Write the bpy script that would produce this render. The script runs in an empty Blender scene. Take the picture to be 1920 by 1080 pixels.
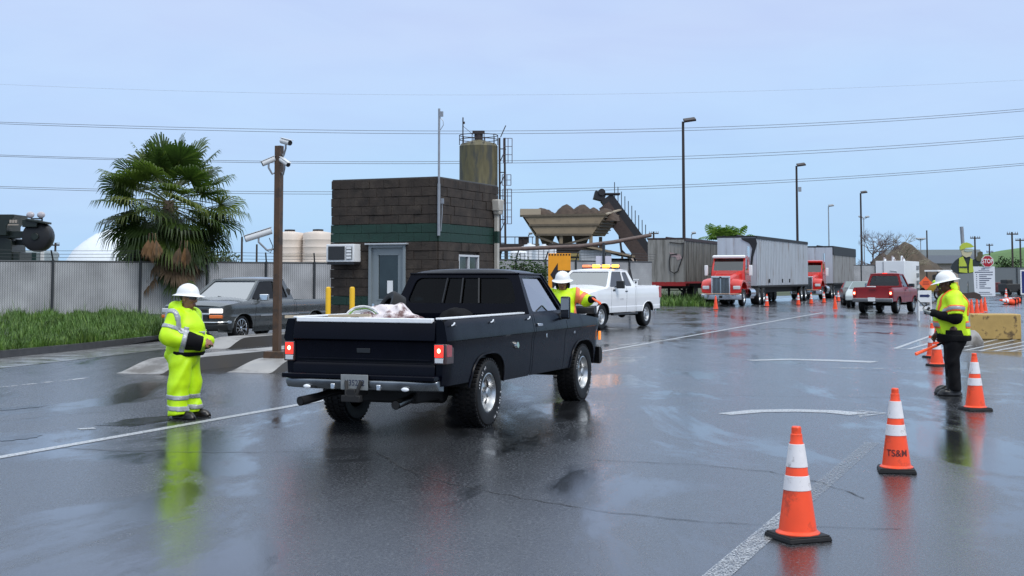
import bpy, bmesh, math, random
import numpy as np
from mathutils import Vector, Matrix
R = math.radians
sc = bpy.context.scene
COL = sc.collection

# ------------------------------------------------------------------ camera
FPX, HOR, PP, EYE = 2430.0, 519.4, 360.0, 1.665      # focal length and principal row in photo pixels, eye height in m
PITCH = math.atan((HOR - PP) / FPX)
cd = bpy.data.cameras.new('camera'); cam = bpy.data.objects.new('camera', cd); COL.objects.link(cam)
cam.location = (0, 0, EYE); cam.rotation_euler = (math.pi / 2 + PITCH, 0, 0)
cd.sensor_width = 36; cd.lens = FPX / 1920 * 36; cd.shift_y = -(540 - PP) / 1920
cd.clip_start = .05; cd.clip_end = 6000
sc.camera = cam

# ------------------------------------------------------------------ sky and light (overcast, rain)
SUN_EL, SUN_AZ = R(48), R(142)      # azimuth clockwise from straight ahead: behind the camera, to the right
w = bpy.data.worlds.new('World'); sc.world = w; w.use_nodes = True
nt = w.node_tree; nt.nodes.clear()
def wn(t): return nt.nodes.new(t)
out = wn('ShaderNodeOutputWorld')
sky = wn('ShaderNodeTexSky'); sky.sky_type = 'NISHITA'; sky.sun_disc = False
sky.sun_elevation = SUN_EL; sky.sun_rotation = SUN_AZ; sky.air_density = 1.2; sky.dust_density = 3
b1 = wn('ShaderNodeBackground'); b1.inputs[1].default_value = .08
nt.links.new(sky.outputs[0], b1.inputs[0])
tc = wn('ShaderNodeTexCoord'); sep = wn('ShaderNodeSeparateXYZ'); nt.links.new(tc.outputs['Generated'], sep.inputs[0])
ns = wn('ShaderNodeTexNoise'); ns.inputs['Scale'].default_value = 2.6; ns.inputs['Detail'].default_value = 5
mp = wn('ShaderNodeMapping'); mp.inputs['Scale'].default_value = (1, 1, 3.5)
nt.links.new(tc.outputs['Generated'], mp.inputs[0]); nt.links.new(mp.outputs[0], ns.inputs[0])
ad = wn('ShaderNodeMath'); ad.operation = 'MULTIPLY_ADD'; ad.inputs[1].default_value = .22; ad.inputs[2].default_value = -.11
nt.links.new(ns.outputs[0], ad.inputs[0])
a2 = wn('ShaderNodeMath'); a2.operation = 'ADD'; nt.links.new(sep.outputs[2], a2.inputs[0]); nt.links.new(ad.outputs[0], a2.inputs[1])
rp = wn('ShaderNodeValToRGB'); nt.links.new(a2.outputs[0], rp.inputs[0])
el = rp.color_ramp.elements
el[0].position = 0; el[0].color = (.46, .71, .99, 1)
el[1].position = .85; el[1].color = (1.34, 1.50, 1.62, 1)
for p, c_ in ((.06, (.48, .71, 1.0, 1)), (.13, (.52, .705, 1.0, 1)), (.21, (.56, .69, .97, 1)), (.33, (.60, .70, .90, 1))):
    e = el.new(p); e.color = c_
b2 = wn('ShaderNodeBackground'); b2.inputs[1].default_value = 1.0
cl = wn('ShaderNodeTexNoise'); cl.inputs['Scale'].default_value = 5.5; cl.inputs['Detail'].default_value = 7; cl.inputs['Roughness'].default_value = .55; cl.inputs['Distortion'].default_value = .6
mc = wn('ShaderNodeMapping'); mc.inputs['Scale'].default_value = (1, 1, 4); mc.inputs['Location'].default_value = (.3, .1, .4); nt.links.new(tc.outputs['Generated'], mc.inputs[0]); nt.links.new(mc.outputs[0], cl.inputs[0])
cr = wn('ShaderNodeMapRange'); cr.inputs[1].default_value = .42; cr.inputs[2].default_value = .72; cr.inputs[3].default_value = 0; cr.inputs[4].default_value = .55; nt.links.new(cl.outputs[0], cr.inputs[0])
cm = wn('ShaderNodeMix'); cm.data_type = 'RGBA'; cm.blend_type = 'MULTIPLY'; cm.inputs[7].default_value = (.90, .885, .955, 1); nt.links.new(cr.outputs[0], cm.inputs[0]); nt.links.new(rp.outputs[0], cm.inputs[6])   # thin lilac grey cloud veils
nt.links.new(cm.outputs[2], b2.inputs[0])
mx = wn('ShaderNodeMixShader'); mx.inputs[0].default_value = .88
nt.links.new(b1.outputs[0], mx.inputs[1]); nt.links.new(b2.outputs[0], mx.inputs[2]); nt.links.new(mx.outputs[0], out.inputs[0])
sl = bpy.data.lights.new('sun', 'SUN'); sl.energy = 1.5; sl.angle = R(25); sl.color = (1, .97, .93)
so = bpy.data.objects.new('sun', sl); COL.objects.link(so)
so.rotation_euler = Vector((math.sin(SUN_AZ) * math.cos(SUN_EL), math.cos(SUN_AZ) * math.cos(SUN_EL), math.sin(SUN_EL))).to_track_quat('Z', 'Y').to_euler()
sc.view_settings.view_transform = 'Standard'; sc.view_settings.look = 'None'
sc.view_settings.exposure = 0.12; sc.view_settings.gamma = 1
sc.cycles.max_bounces = 8; sc.cycles.transparent_max_bounces = 12; sc.cycles.use_denoising = True

# ------------------------------------------------------------------ helpers
def ray(px, py):
    x = (px - 960) / FPX; y = (PP - py) / FPX; c, s = math.cos(PITCH), math.sin(PITCH)
    return Vector((x, c - y * s, s + y * c))
def G(px, py, z=0):                       # point of the ground (height z) seen at a photo pixel
    d = ray(px, py); k = (z - EYE) / d.z
    return Vector((d.x * k, d.y * k, z))
def A(px, py, Y):                         # point at distance Y
    d = ray(px, py); k = Y / d.y
    return Vector((d.x * k, Y, EYE + d.z * k))
YAW = R(21.5)
RD = Vector((math.sin(YAW), math.cos(YAW), 0)); RT = Vector((math.cos(YAW), -math.sin(YAW), 0))
def ST(s, t, z=0): return RD * s + RT * t + Vector((0, 0, z))   # road coordinates: s along, t to the right

def bil(P, u, v):
    a, b, c, d = P
    return a * ((1 - u) * (1 - v)) + b * (u * (1 - v)) + c * (u * v) + d * ((1 - u) * v)

class MB:
    def __init__(s): s.v = []; s.f = []; s.m = []; s.cur = 0
    def add(s, vs, fs):
        o = len(s.v); s.v += [tuple(p) for p in vs]
        s.f += [tuple(i + o for i in f) for f in fs]; s.m += [s.cur] * len(fs); return s
    def mat(s, i): s.cur = i; return s
    def box(s, c, d, rz=0, rx=0, ry=0, taper=1.0):
        M = Matrix.Translation(c) @ Matrix.Rotation(rz, 4, 'Z') @ Matrix.Rotation(ry, 4, 'Y') @ Matrix.Rotation(rx, 4, 'X')
        vs = []
        for z in (-1, 1):
            k = taper if z > 0 else 1
            for x, y in ((-1, -1), (1, -1), (1, 1), (-1, 1)):
                vs.append(M @ Vector((x * d[0] / 2 * k, y * d[1] / 2 * k, z * d[2] / 2)))
        return s.add(vs, [(3, 2, 1, 0), (4, 5, 6, 7), (0, 1, 5, 4), (1, 2, 6, 5), (2, 3, 7, 6), (3, 0, 4, 7)])
    def bar(s, a, b, w, h=None, up=(0, 0, 1)):
        a, b = Vector(a), Vector(b); h = h or w
        d = (b - a).normalized(); u = Vector(up)
        if abs(d.dot(u)) > .98: u = Vector((0, 1, 0))
        x = d.cross(u).normalized(); y = x.cross(d)
        vs = []
        for p in (a, b):
            for i, j in ((-1, -1), (1, -1), (1, 1), (-1, 1)): vs.append(p + x * (i * w / 2) + y * (j * h / 2))
        return s.add(vs, [(0, 1, 2, 3), (7, 6, 5, 4), (4, 5, 1, 0), (5, 6, 2, 1), (6, 7, 3, 2), (7, 4, 0, 3)])
    def tube(s, pts, r, n=8, cap=True):
        pts = [Vector(p) for p in pts]; k = len(pts)
        rs = r if isinstance(r, (list, tuple)) else [r] * k
        T = [(pts[min(i + 1, k - 1)] - pts[max(i - 1, 0)]).normalized() for i in range(k)]
        up = Vector((0, 0, 1)) if abs(T[0].z) < .9 else Vector((1, 0, 0))
        x = T[0].cross(up).normalized(); vs = []; fs = []
        for i in range(k):
            x = (x - T[i] * x.dot(T[i])).normalized(); y = T[i].cross(x)
            for j in range(n):
                a = 2 * math.pi * j / n; vs.append(pts[i] + (x * math.cos(a) + y * math.sin(a)) * rs[i])
        for i in range(k - 1):
            for j in range(n):
                a = i * n + j; b = i * n + (j + 1) % n
                fs.append((a, b, b + n, a + n))
        if cap: fs += [tuple(range(n - 1, -1, -1)), tuple(range((k - 1) * n, k * n))]
        return s.add(vs, fs)
    def cyl(s, a, b, r0, r1=None, n=16, cap=True): return s.tube([a, b], [r0, r0 if r1 is None else r1], n, cap)
    def lathe(s, prof, n=24, c=(0, 0, 0), axis='z', sx=1, sy=1, a0=0, a1=None, flip=False):
        full = a1 is None; a1 = a0 + 2 * math.pi if full else a1
        m = n if full else n + 1; vs = []; fs = []; c = Vector(c)
        for r, h in prof:
            for j in range(m):
                a = a0 + (a1 - a0) * j / n; p, q = r * math.cos(a) * sx, r * math.sin(a) * sy
                vs.append(c + (Vector((p, q, h)) if axis == 'z' else Vector((h, p, q)) if axis == 'x' else Vector((q, h, p))))
        for i in range(len(prof) - 1):
            for j in range(n):
                a = i * m + j; b = i * m + (j + 1) % m
                f = (a, b, b + m, a + m); fs.append(f[::-1] if flip else f)
        return s.add(vs, fs)
    def prism(s, poly, fn, a, b):                  # poly of 2-D points, fn(u, v, w) -> 3-D, extruded from w=a to w=b
        n = len(poly); vs = [fn(u, v, a) for u, v in poly] + [fn(u, v, b) for u, v in poly]
        return s.add(vs, [tuple(range(n - 1, -1, -1)), tuple(range(n, 2 * n))] + [(i, (i + 1) % n, n + (i + 1) % n, n + i) for i in range(n)])
    def grid(s, fn, nu, nv):
        vs = [fn(i / nu, j / nv) for i in range(nu + 1) for j in range(nv + 1)]
        return s.add(vs, [(i * (nv + 1) + j, (i + 1) * (nv + 1) + j, (i + 1) * (nv + 1) + j + 1, i * (nv + 1) + j + 1) for i in range(nu) for j in range(nv)])
    def ball(s, c, r, n=12, m=8):
        r = r if isinstance(r, (list, tuple)) else (r, r, r); c = Vector(c)
        return s.grid(lambda u, v: c + Vector((r[0] * math.cos(2 * math.pi * u) * math.sin(math.pi * v), r[1] * math.sin(2 * math.pi * u) * math.sin(math.pi * v), -r[2] * math.cos(math.pi * v))), n, m)
    def build(s, name, mats, parent=None, smooth=True, bevel=0, ang=38, weld=True, seg=2):
        me = bpy.data.meshes.new(name)
        me.from_pydata([tuple(v) for v in s.v], [], s.f)
        mats = mats if isinstance(mats, (list, tuple)) else [mats]
        for m in mats: me.materials.append(m)
        me.polygons.foreach_set('material_index', s.m)
        bm = bmesh.new(); bm.from_mesh(me)
        if weld:
            bmesh.ops.remove_doubles(bm, verts=bm.verts, dist=.0004)
            bmesh.ops.dissolve_degenerate(bm, edges=bm.edges, dist=.0003)
            bmesh.ops.recalc_face_normals(bm, faces=bm.faces)
        bm.to_mesh(me); bm.free()
        if smooth:
            me.polygons.foreach_set('use_smooth', [True] * len(me.polygons)); me.set_sharp_from_angle(angle=R(ang))
        o = bpy.data.objects.new(name, me); COL.objects.link(o)
        if parent: o.parent = parent
        if bevel:
            b = o.modifiers.new('bevel', 'BEVEL'); b.width = bevel; b.segments = seg; b.limit_method = 'ANGLE'; b.angle_limit = R(40)
            if smooth: b.harden_normals = False
        return o

def tag(o, label, cat, group=None):
    o['label'] = label; o['category'] = cat
    if group: o['group'] = group
    return o
def thing(name, label, cat, loc=(0, 0, 0), rz=0, group=None):
    o = bpy.data.objects.new(name, None); COL.objects.link(o); o.empty_display_size = .2
    o.location = loc; o.rotation_euler = (0, 0, rz)
    return tag(o, label, cat, group)
def struct(o, kind='structure'): o['kind'] = kind; return o
def dup(root, loc, rz=None, label=None, scale=None):
    def cp(o, par):
        c = o.copy(); COL.objects.link(c)
        if par: c.parent = par
        for ch in list(o.children): cp(ch, c)
        return c
    r = cp(root, None); r.location = loc
    if rz is not None: r.rotation_euler = (0, 0, rz)
    if label: r['label'] = label
    if scale: r.scale = scale
    return r

# ------------------------------------------------------------------ materials
MATS = {}
def mat(name, col, rough=.5, metal=0., var=0., vscale=6., bump=0., bscale=60., emit=None, es=0., spec=.5, coat=0., alpha=None, rvar=0., stretch=None, dirt=None, dscale=2., dlo=.5, dhi=.62):
    if name in MATS: return MATS[name]
    m = bpy.data.materials.new(name); m.use_nodes = True; n = m.node_tree; b = n.nodes['Principled BSDF']
    b.inputs['Base Color'].default_value = (*col, 1); b.inputs['Roughness'].default_value = rough; b.inputs['Metallic'].default_value = metal
    b.inputs['Specular IOR Level'].default_value = spec; b.inputs['Coat Weight'].default_value = coat; b.inputs['Coat Roughness'].default_value = .06
    if emit: b.inputs['Emission Color'].default_value = (*emit, 1); b.inputs['Emission Strength'].default_value = es
    L = n.links.new; tcn = n.nodes.new('ShaderNodeTexCoord'); src = tcn.outputs['Object']
    if stretch:
        mpn = n.nodes.new('ShaderNodeMapping'); mpn.inputs['Scale'].default_value = stretch; L(src, mpn.inputs[0]); src = mpn.outputs[0]
    base = None
    if var or rvar:
        t = n.nodes.new('ShaderNodeTexNoise'); t.inputs['Scale'].default_value = vscale; t.inputs['Detail'].default_value = 6; L(src, t.inputs[0])
        if var:
            r = n.nodes.new('ShaderNodeMapRange'); r.inputs[1].default_value = .25; r.inputs[2].default_value = .75
            r.inputs[3].default_value = 1 - var; r.inputs[4].default_value = 1 + var; L(t.outputs[0], r.inputs[0])
            mm = n.nodes.new('ShaderNodeVectorMath'); mm.operation = 'SCALE'; mm.inputs[0].default_value = col; L(r.outputs[0], mm.inputs['Scale'])
            base = mm.outputs[0]
        if rvar:
            r = n.nodes.new('ShaderNodeMapRange'); r.inputs[1].default_value = .3; r.inputs[2].default_value = .7
            r.inputs[3].default_value = max(.02, rough - rvar); r.inputs[4].default_value = min(1, rough + rvar); L(t.outputs[0], r.inputs[0]); L(r.outputs[0], b.inputs['Roughness'])
    if dirt:
        t = n.nodes.new('ShaderNodeTexNoise'); t.inputs['Scale'].default_value = dscale; t.inputs['Detail'].default_value = 9; t.inputs['Roughness'].default_value = .65; L(src, t.inputs[0])
        r = n.nodes.new('ShaderNodeMapRange'); r.inputs[1].default_value = dlo; r.inputs[2].default_value = dhi; L(t.outputs[0], r.inputs[0])
        mm = n.nodes.new('ShaderNodeMix'); mm.data_type = 'RGBA'; mm.inputs[6].default_value = (*col, 1); mm.inputs[7].default_value = (*dirt, 1)
        L(r.outputs[0], mm.inputs[0])
        if base: L(base, mm.inputs[6])
        base = mm.outputs[2]
    if base: L(base, b.inputs['Base Color'])
    if bump:
        t = n.nodes.new('ShaderNodeTexNoise'); t.inputs['Scale'].default_value = bscale; t.inputs['Detail'].default_value = 4; L(src, t.inputs[0])
        bp = n.nodes.new('ShaderNodeBump'); bp.inputs['Strength'].default_value = bump; bp.inputs['Distance'].default_value = .02; L(t.outputs[0], bp.inputs['Height']); L(bp.outputs[0], b.inputs['Normal'])
    MATS[name] = m; return m
def glassmat(name, tint, glossc=(1, 1, 1), base=.06):
    m = bpy.data.materials.new(name); m.use_nodes = True; n = m.node_tree; n.nodes.clear(); L = n.links.new
    o = n.nodes.new('ShaderNodeOutputMaterial'); tr = n.nodes.new('ShaderNodeBsdfTransparent'); tr.inputs[0].default_value = (*tint, 1)
    g = n.nodes.new('ShaderNodeBsdfGlossy'); g.inputs['Roughness'].default_value = .03; g.inputs[0].default_value = (*glossc, 1)
    f = n.nodes.new('ShaderNodeLayerWeight'); f.inputs[0].default_value = .5
    f5 = n.nodes.new('ShaderNodeMath'); f5.operation = 'POWER'; f5.inputs[1].default_value = 4.5; L(f.outputs['Facing'], f5.inputs[0])
    a = n.nodes.new('ShaderNodeMath'); a.operation = 'ADD'; a.inputs[1].default_value = base; a.use_clamp = True; L(f5.outputs[0], a.inputs[0])
    x = n.nodes.new('ShaderNodeMixShader'); L(a.outputs[0], x.inputs[0]); L(tr.outputs[0], x.inputs[1]); L(g.outputs[0], x.inputs[2]); L(x.outputs[0], o.inputs[0])
    return m
def text_mb(mb, s, size, fn, thick=.004, font_w=1.0):       # lettering as flat extruded mesh; fn(u, v, w) places it, centred
    cu = bpy.data.curves.new('lettering', 'FONT'); cu.body = s; cu.size = size; cu.align_x = 'CENTER'; cu.align_y = 'CENTER'; cu.offset = size * .012
    o = bpy.data.objects.new('lettering', cu); COL.objects.link(o)
    dg = bpy.context.evaluated_depsgraph_get(); me = bpy.data.meshes.new_from_object(o.evaluated_get(dg))
    mb.add([fn(v.co.x * font_w, v.co.y, thick) for v in me.vertices], [tuple(p.vertices) for p in me.polygons])
    bpy.data.objects.remove(o); bpy.data.curves.remove(cu); bpy.data.meshes.remove(me)

BLACKRUB = mat('rubber', (.007, .007, .008), .55, spec=.3, var=.3, vscale=8, bump=.15, bscale=40)
DARK = mat('underbody dark', (.008, .008, .009), .7)
TRIM = mat('black plastic', (.015, .015, .017), .4)
CHROME = mat('chrome', (.75, .76, .78), .12, 1., rvar=.05)
ALU = mat('aluminium', (.55, .56, .57), .3, 1., rvar=.1)
STEEL = mat('galvanised steel', (.33, .34, .36), .45, .7, var=.15)
WHITEP = mat('white paint', (.78, .79, .80), .4, var=.04, vscale=2)
GLASS = glassmat('vehicle glass', (.16, .20, .20))
DGLASS = glassmat('dark tinted glass', (.035, .045, .045), base=.015)
SEAT = mat('seat cloth', (.02, .02, .022), .8)
CONC = mat('concrete', (.30, .29, .28), .55, var=.2, vscale=3, bump=.2, bscale=30, dirt=(.12, .11, .10), dscale=1.2, rvar=.2)
# ------------------------------------------------------------------ ground
def asphalt_mat():
    m = bpy.data.materials.new('wet asphalt'); m.use_nodes = True; n = m.node_tree; L = n.links.new; b = n.nodes['Principled BSDF']
    t = n.nodes.new('ShaderNodeTexCoord'); P = t.outputs['Object']
    def noise(sc_, det=5, rough=.55, vec=None, dist=0):
        x = n.nodes.new('ShaderNodeTexNoise'); x.inputs['Scale'].default_value = sc_; x.inputs['Detail'].default_value = det; x.inputs['Roughness'].default_value = rough; x.inputs['Distortion'].default_value = dist
        L(vec or P, x.inputs[0]); return x.outputs[0]
    def rng(v, a, c, d, e):
        x = n.nodes.new('ShaderNodeMapRange'); x.inputs[1].default_value = a; x.inputs[2].default_value = c; x.inputs[3].default_value = d; x.inputs[4].default_value = e; L(v, x.inputs[0]); return x.outputs[0]
    def math_(op, a, c):
        x = n.nodes.new('ShaderNodeMath'); x.operation = op
        for i, q in enumerate((a, c)):
            if isinstance(q, (int, float)): x.inputs[i].default_value = q
            else: L(q, x.inputs[i])
        return x.outputs[0]
    mp = n.nodes.new('ShaderNodeMapping'); mp.inputs['Rotation'].default_value = (0, 0, YAW); mp.inputs['Scale'].default_value = (1, .35, 1); L(P, mp.inputs[0])
    V = mp.outputs[0]
    big = noise(.55, 9, .66, V, .5)           # puddles lying along the lanes
    pud = rng(big, .505, .575, 0, 1)
    damp = noise(1.3, 7, .65, V)
    grain = noise(170, 2, .6); grain2 = noise(60, 4, .8)
    grain3 = noise(38, 3, .75)
    # colour: wet dark asphalt, aggregate speckle, patches
    c1 = rng(damp, .3, .7, .013, .034)
    sp = math_('ADD', rng(grain2, .52, .70, 0, .09), rng(grain3, .55, .70, 0, .07))
    c = math_('ADD', c1, sp)
    c = math_('MULTIPLY', c, rng(pud, 0, 1, 1, .55))
    cc = n.nodes.new('ShaderNodeCombineXYZ'); L(math_('MULTIPLY', c, .93), cc.inputs[0]); L(c, cc.inputs[1]); L(math_('MULTIPLY', c, 1.12), cc.inputs[2]); L(cc.outputs[0], b.inputs['Base Color'])
    r = math_('ADD', rng(damp, .3, .7, .12, .20), rng(grain3, .38, .62, -.07, .16))
    mixr = n.nodes.new('ShaderNodeMix'); L(pud, mixr.inputs[0]); L(r, mixr.inputs[2]); mixr.inputs[3].default_value = .10; L(mixr.outputs[0], b.inputs['Roughness'])
    b.inputs['IOR'].default_value = 1.8
    h = math_('ADD', math_('MULTIPLY', grain3, 1.0), math_('MULTIPLY', grain2, .7))
    bp = n.nodes.new('ShaderNodeBump'); bp.inputs['Distance'].default_value = .004; L(h, bp.inputs['Height']); L(rng(pud, 0, 1, .42, .10), bp.inputs['Strength']); L(bp.outputs[0], b.inputs['Normal'])
    return m
ASPH = asphalt_mat()
mb = MB()
xs = [-3000, -300, -80, -30, 0, 30, 80, 300, 3000]; ys = [-60, 0, 20, 40, 80, 160, 400, 1200, 5000]
mb.grid(lambda u, v: Vector((xs[round(u * 8)], ys[round(v * 8)], 0)), 8, 8)
struct(mb.build('ground', ASPH, smooth=False))

def paint_mat(name, col, wear, scale=3):
    m = bpy.data.materials.new(name); m.use_nodes = True; n = m.node_tree; L = n.links.new; b = n.nodes['Principled BSDF']
    b.inputs['Base Color'].default_value = (*col, 1); b.inputs['Roughness'].default_value = .3
    t = n.nodes.new('ShaderNodeTexCoord'); x = n.nodes.new('ShaderNodeTexNoise'); x.inputs['Scale'].default_value = scale; x.inputs['Detail'].default_value = 10; x.inputs['Roughness'].default_value = .75; L(t.outputs['Object'], x.inputs[0])
    r = n.nodes.new('ShaderNodeMapRange'); r.inputs[1].default_value = wear - .06; r.inputs[2].default_value = wear + .06; L(x.outputs[0], r.inputs[0])
    tr = n.nodes.new('ShaderNodeBsdfTransparent'); mxs = n.nodes.new('ShaderNodeMixShader'); L(r.outputs[0], mxs.inputs[0]); L(tr.outputs[0], mxs.inputs[1]); L(b.outputs[0], mxs.inputs[2])
    L(mxs.outputs[0], n.nodes['Material Output'].inputs[0]); return m
PAINT = paint_mat('road paint', (.46, .47, .48), .43, 40)
WORN = paint_mat('worn road paint', (.50, .51, .52), .525, 70)
FAINT = paint_mat('faint road paint', (.5, .51, .52), .53, 5)
def strip(mb, pts, wd, z=.004):
    pts = [Vector((p[0], p[1], z)) for p in pts]; k = len(pts); vs = []
    ww = wd if isinstance(wd, (list, tuple)) else [wd] * k
    for i in range(k):
        d = (pts[min(i + 1, k - 1)] - pts[max(0, i - 1)]).normalized(); nn = Vector((-d.y, d.x, 0)); vs += [pts[i] + nn * ww[i] / 2, pts[i] - nn * ww[i] / 2]
    mb.add(vs, [(2 * i, 2 * i + 1, 2 * i + 3, 2 * i + 2) for i in range(k - 1)])
m1 = MB(); strip(m1, [ST(5, -8.85), ST(62, -8.80)], .13); struct(m1.build('lane_line', PAINT, smooth=False))
m1 = MB(); strip(m1, [ST(4, -1.72), ST(9.6, -1.57)], .15); struct(m1.build('edge_line', WORN, smooth=False))
m1 = MB(); strip(m1, [ST(9.6, -1.57), ST(13.6, -1.46)], .14); struct(m1.build('faded_edge_line', paint_mat('rubbed out paint', (.33, .34, .35), .55, 60), smooth=False))
m1 = MB()
for a, b_ in ((10, 17.5), (18.3, 18.55)): strip(m1, [ST(a, -14.42), ST(b_, -14.42)], .12)
struct(m1.build('entry_line', FAINT, smooth=False))
# curved lane arrows seen edge on
m1 = MB()
pts = [G(x, y) for x, y in ((1358, 777), (1420, 771), (1490, 770), (1560, 772), (1610, 777))]
strip(m1, pts, [.22, .3, .32, .34, .36])
struct(m1.build('lane_arrow', PAINT, smooth=False)); m1 = MB()
a, b_, c_ = G(1600, 768), G(1612, 783), G(1664, 775); m1.add([Vector((p.x, p.y, .0045)) for p in (a, b_, c_)], [(0, 1, 2)])
struct(m1.build('arrow_head', FAINT, smooth=False))
m1 = MB(); strip(m1, [G(1405, 676), G(1480, 674), G(1560, 676), G(1640, 679)], [.3, .42, .5, .5]); struct(m1.build('far_lane_arrow', PAINT, smooth=False))
m1 = MB(); strip(m1, [G(1565, 690), G(1630, 691), G(1710, 690)], .18); struct(m1.build('faded_arrow', FAINT, smooth=False))
m1 = MB(); strip(m1, [G(1160, 648), G(1270, 636)], .25); struct(m1.build('faded_line', FAINT, smooth=False))
m1 = MB()
q = [G(1678, 654), G(1920, 660), G(2020, 640), G(1745, 630)]
for i in range(4): strip(m1, [q[i], q[(i + 1) % 4]], .12, .0045)
for k in range(1, 9):
    f = k / 9; strip(m1, [q[0].lerp(q[1], f), q[3].lerp(q[2], min(1, f + .06))], .11)
struct(m1.build('hatched_marking', PAINT, smooth=False))
m1 = MB(); strip(m1, [G(147, 805), G(178, 803)], .12); struct(m1.build('paint_fleck', PAINT, smooth=False))
# seams and cracks in the asphalt: narrow filled grooves
SEAM = mat('bitumen seam', (.008, .008, .009), .5)
rnd = random.Random(5)
def crack(px, wd, nm='asphalt_seam', jit=.02):
    P = [G(*p) for p in px]; q = []
    for i in range(len(P) - 1):
        n_ = max(2, int((P[i + 1] - P[i]).length / .12))
        for k in range(n_): q.append(P[i].lerp(P[i + 1], k / n_) + Vector((rnd.uniform(-1, 1), rnd.uniform(-1, 1), 0)) * jit)
    q.append(P[-1]); m = MB(); strip(m, q, [wd * .62 * rnd.uniform(.25, 1.4) for _ in q], .0035); struct(m.build(nm, SEAM, smooth=False))
crack([(92, 839), (230, 846), (480, 849), (640, 845), (705, 848), (770, 884), (850, 908), (1000, 938), (1150, 962), (1330, 980), (1500, 988), (1690, 992)], .022)
crack([(1110, 863), (1300, 871), (1440, 885), (1540, 905), (1620, 935)], .02)
crack([(1050, 739), (1300, 741), (1500, 744), (1750, 746), (1990, 750)], .018)
crack([(1540, 690), (1700, 697), (1930, 703)], .018)
crack([(0, 790), (120, 778), (260, 768), (420, 762)], .018)
crack([(1230, 645), (1500, 646), (1660, 640)], .03)
# wet puddle streaks: the dark things they mirror are put into the colour
STREAK = mat('dark puddle streak', (.012, .012, .013), .12, rvar=.08, vscale=3, bump=.05, bscale=80)
def patch(px, nm='puddle_streak', z=.003):
    c = [G(*p) for p in px]; k = len(c); q = []
    for i in range(k):
        a, b_ = c[i], c[(i + 1) % k]
        for j in range(6): q.append(a.lerp(b_, j / 6) + Vector((rnd.uniform(-1, 1), rnd.uniform(-1, 1), 0)) * .035)
    m = MB(); m.add([Vector((p.x, p.y, z)) for p in q], [tuple(range(len(q)))]); struct(m.build(nm, STREAK, smooth=False))
patch([(0, 819), (60, 814), (80, 816), (60, 822), (0, 828)])
patch([(180, 797), (250, 785), (318, 779), (320, 788), (240, 800)])
patch([(0, 765), (90, 760), (70, 764), (0, 770)])

# ------------------------------------------------------------------ verge, kerb, gutter on the left
K = [G(-260, 700), G(0, 672), G(150, 657), G(300, 640), G(352, 632)]
K += [K[-1] + Vector((-1.5, 4.5, 0)), K[-1] + Vector((-4, 9, 0)), K[-1] + Vector((-3, 13, 0))]
F0, F1 = Vector((-18.5, 46.8, 0)), Vector((-7.55, 54, 0)); FD = (F1 - F0).normalized()
far = [F0 - FD * 20, F0 - FD * 10, F0, F0 + FD * 2.5, F0 + FD * 5, F0 + FD * 7, F0 + FD * 8, F0 + FD * 9]
GRASSB = mat('verge soil', (.03, .05, .015), .9, var=.4, vscale=3)
m = MB(); k = len(K)
NV = 7
def verge(i, j):
    a, b_ = K[i] + Vector((-.12, .1, 0)), far[i]; f = j / NV
    p = a.lerp(b_ + FD.cross(Vector((0, 0, 1))) * -.6, f); p.z = .13 + .12 * f; return p
m.grid(lambda u, v: verge(round(u * (k - 1)), round(v * NV)), k - 1, NV)
struct(m.build('verge', GRASSB))
m = MB()
for i in range(k - 1):
    a, b_ = K[i], K[i + 1]; d = (b_ - a).normalized(); n_ = Vector((-d.y, d.x, 0))
    m.add([a, b_, b_ + n_ * .02 + Vector((0, 0, .15)), a + n_ * .02 + Vector((0, 0, .15)), a + n_ * .17 + Vector((0, 0, .152)), b_ + n_ * .17 + Vector((0, 0, .152))], [(0, 1, 2, 3), (3, 2, 5, 4)])
struct(m.build('kerb', mat('wet dark kerb', (.045, .045, .047), .35, var=.3, bump=.2)))
m = MB()
gk = [G(-260, 722), G(0, 691), G(150, 674), G(310, 655), G(370, 648)]
for i in range(4):
    m.add([K[i] + Vector((.02, 0, .004)), K[i + 1] + Vector((.02, 0, .004)), gk[i + 1] + Vector((0, 0, .004)), gk[i] + Vector((0, 0, .004))], [(0, 1, 2, 3)])
struct(m.build('gutter', mat('wet concrete gutter', (.20, .20, .20), .18, var=.2, vscale=2, rvar=.1), smooth=False))
GRASS1 = mat('grass blades', (.058, .125, .014), .6, var=.6, vscale=1.3)
GRASS2 = mat('pale grass blades', (.12, .20, .03), .6, var=.4, vscale=2)
def grass(name, pts, seed, hmin, hmax, wd=.02):
    m = MB(); rg = random.Random(seed)
    for p in pts:
        h = rg.uniform(hmin, hmax) * max(.35, 1 + .45 * math.sin(p.x * 1.9 + 1) * math.sin(p.y * 1.3) + .4 * math.sin(p.x * 5.3 + p.y * 2.2)) * (1 if rg.random() > .04 else 1.9); a = rg.uniform(0, 6.28); ln = rg.uniform(.1, .6) * h
        d = Vector((math.cos(a), math.sin(a), 0)); s_ = Vector((-d.y, d.x, 0)) * wd
        m.mat(1 if rg.random() < .13 + .12 * math.sin(p.x * 3) else 0)
        m.add([p - s_, p + s_, p + d * ln * .35 + s_ * .7 + Vector((0, 0, h * .6)), p + d * ln * .35 - s_ * .7 + Vector((0, 0, h * .6)), p + d * ln + Vector((0, 0, h))], [(0, 1, 2, 3), (3, 2, 4)])
    return struct(m.build(name, [GRASS1, GRASS2], weld=False, smooth=False), 'stuff')
rg = random.Random(3); gp = []
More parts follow.
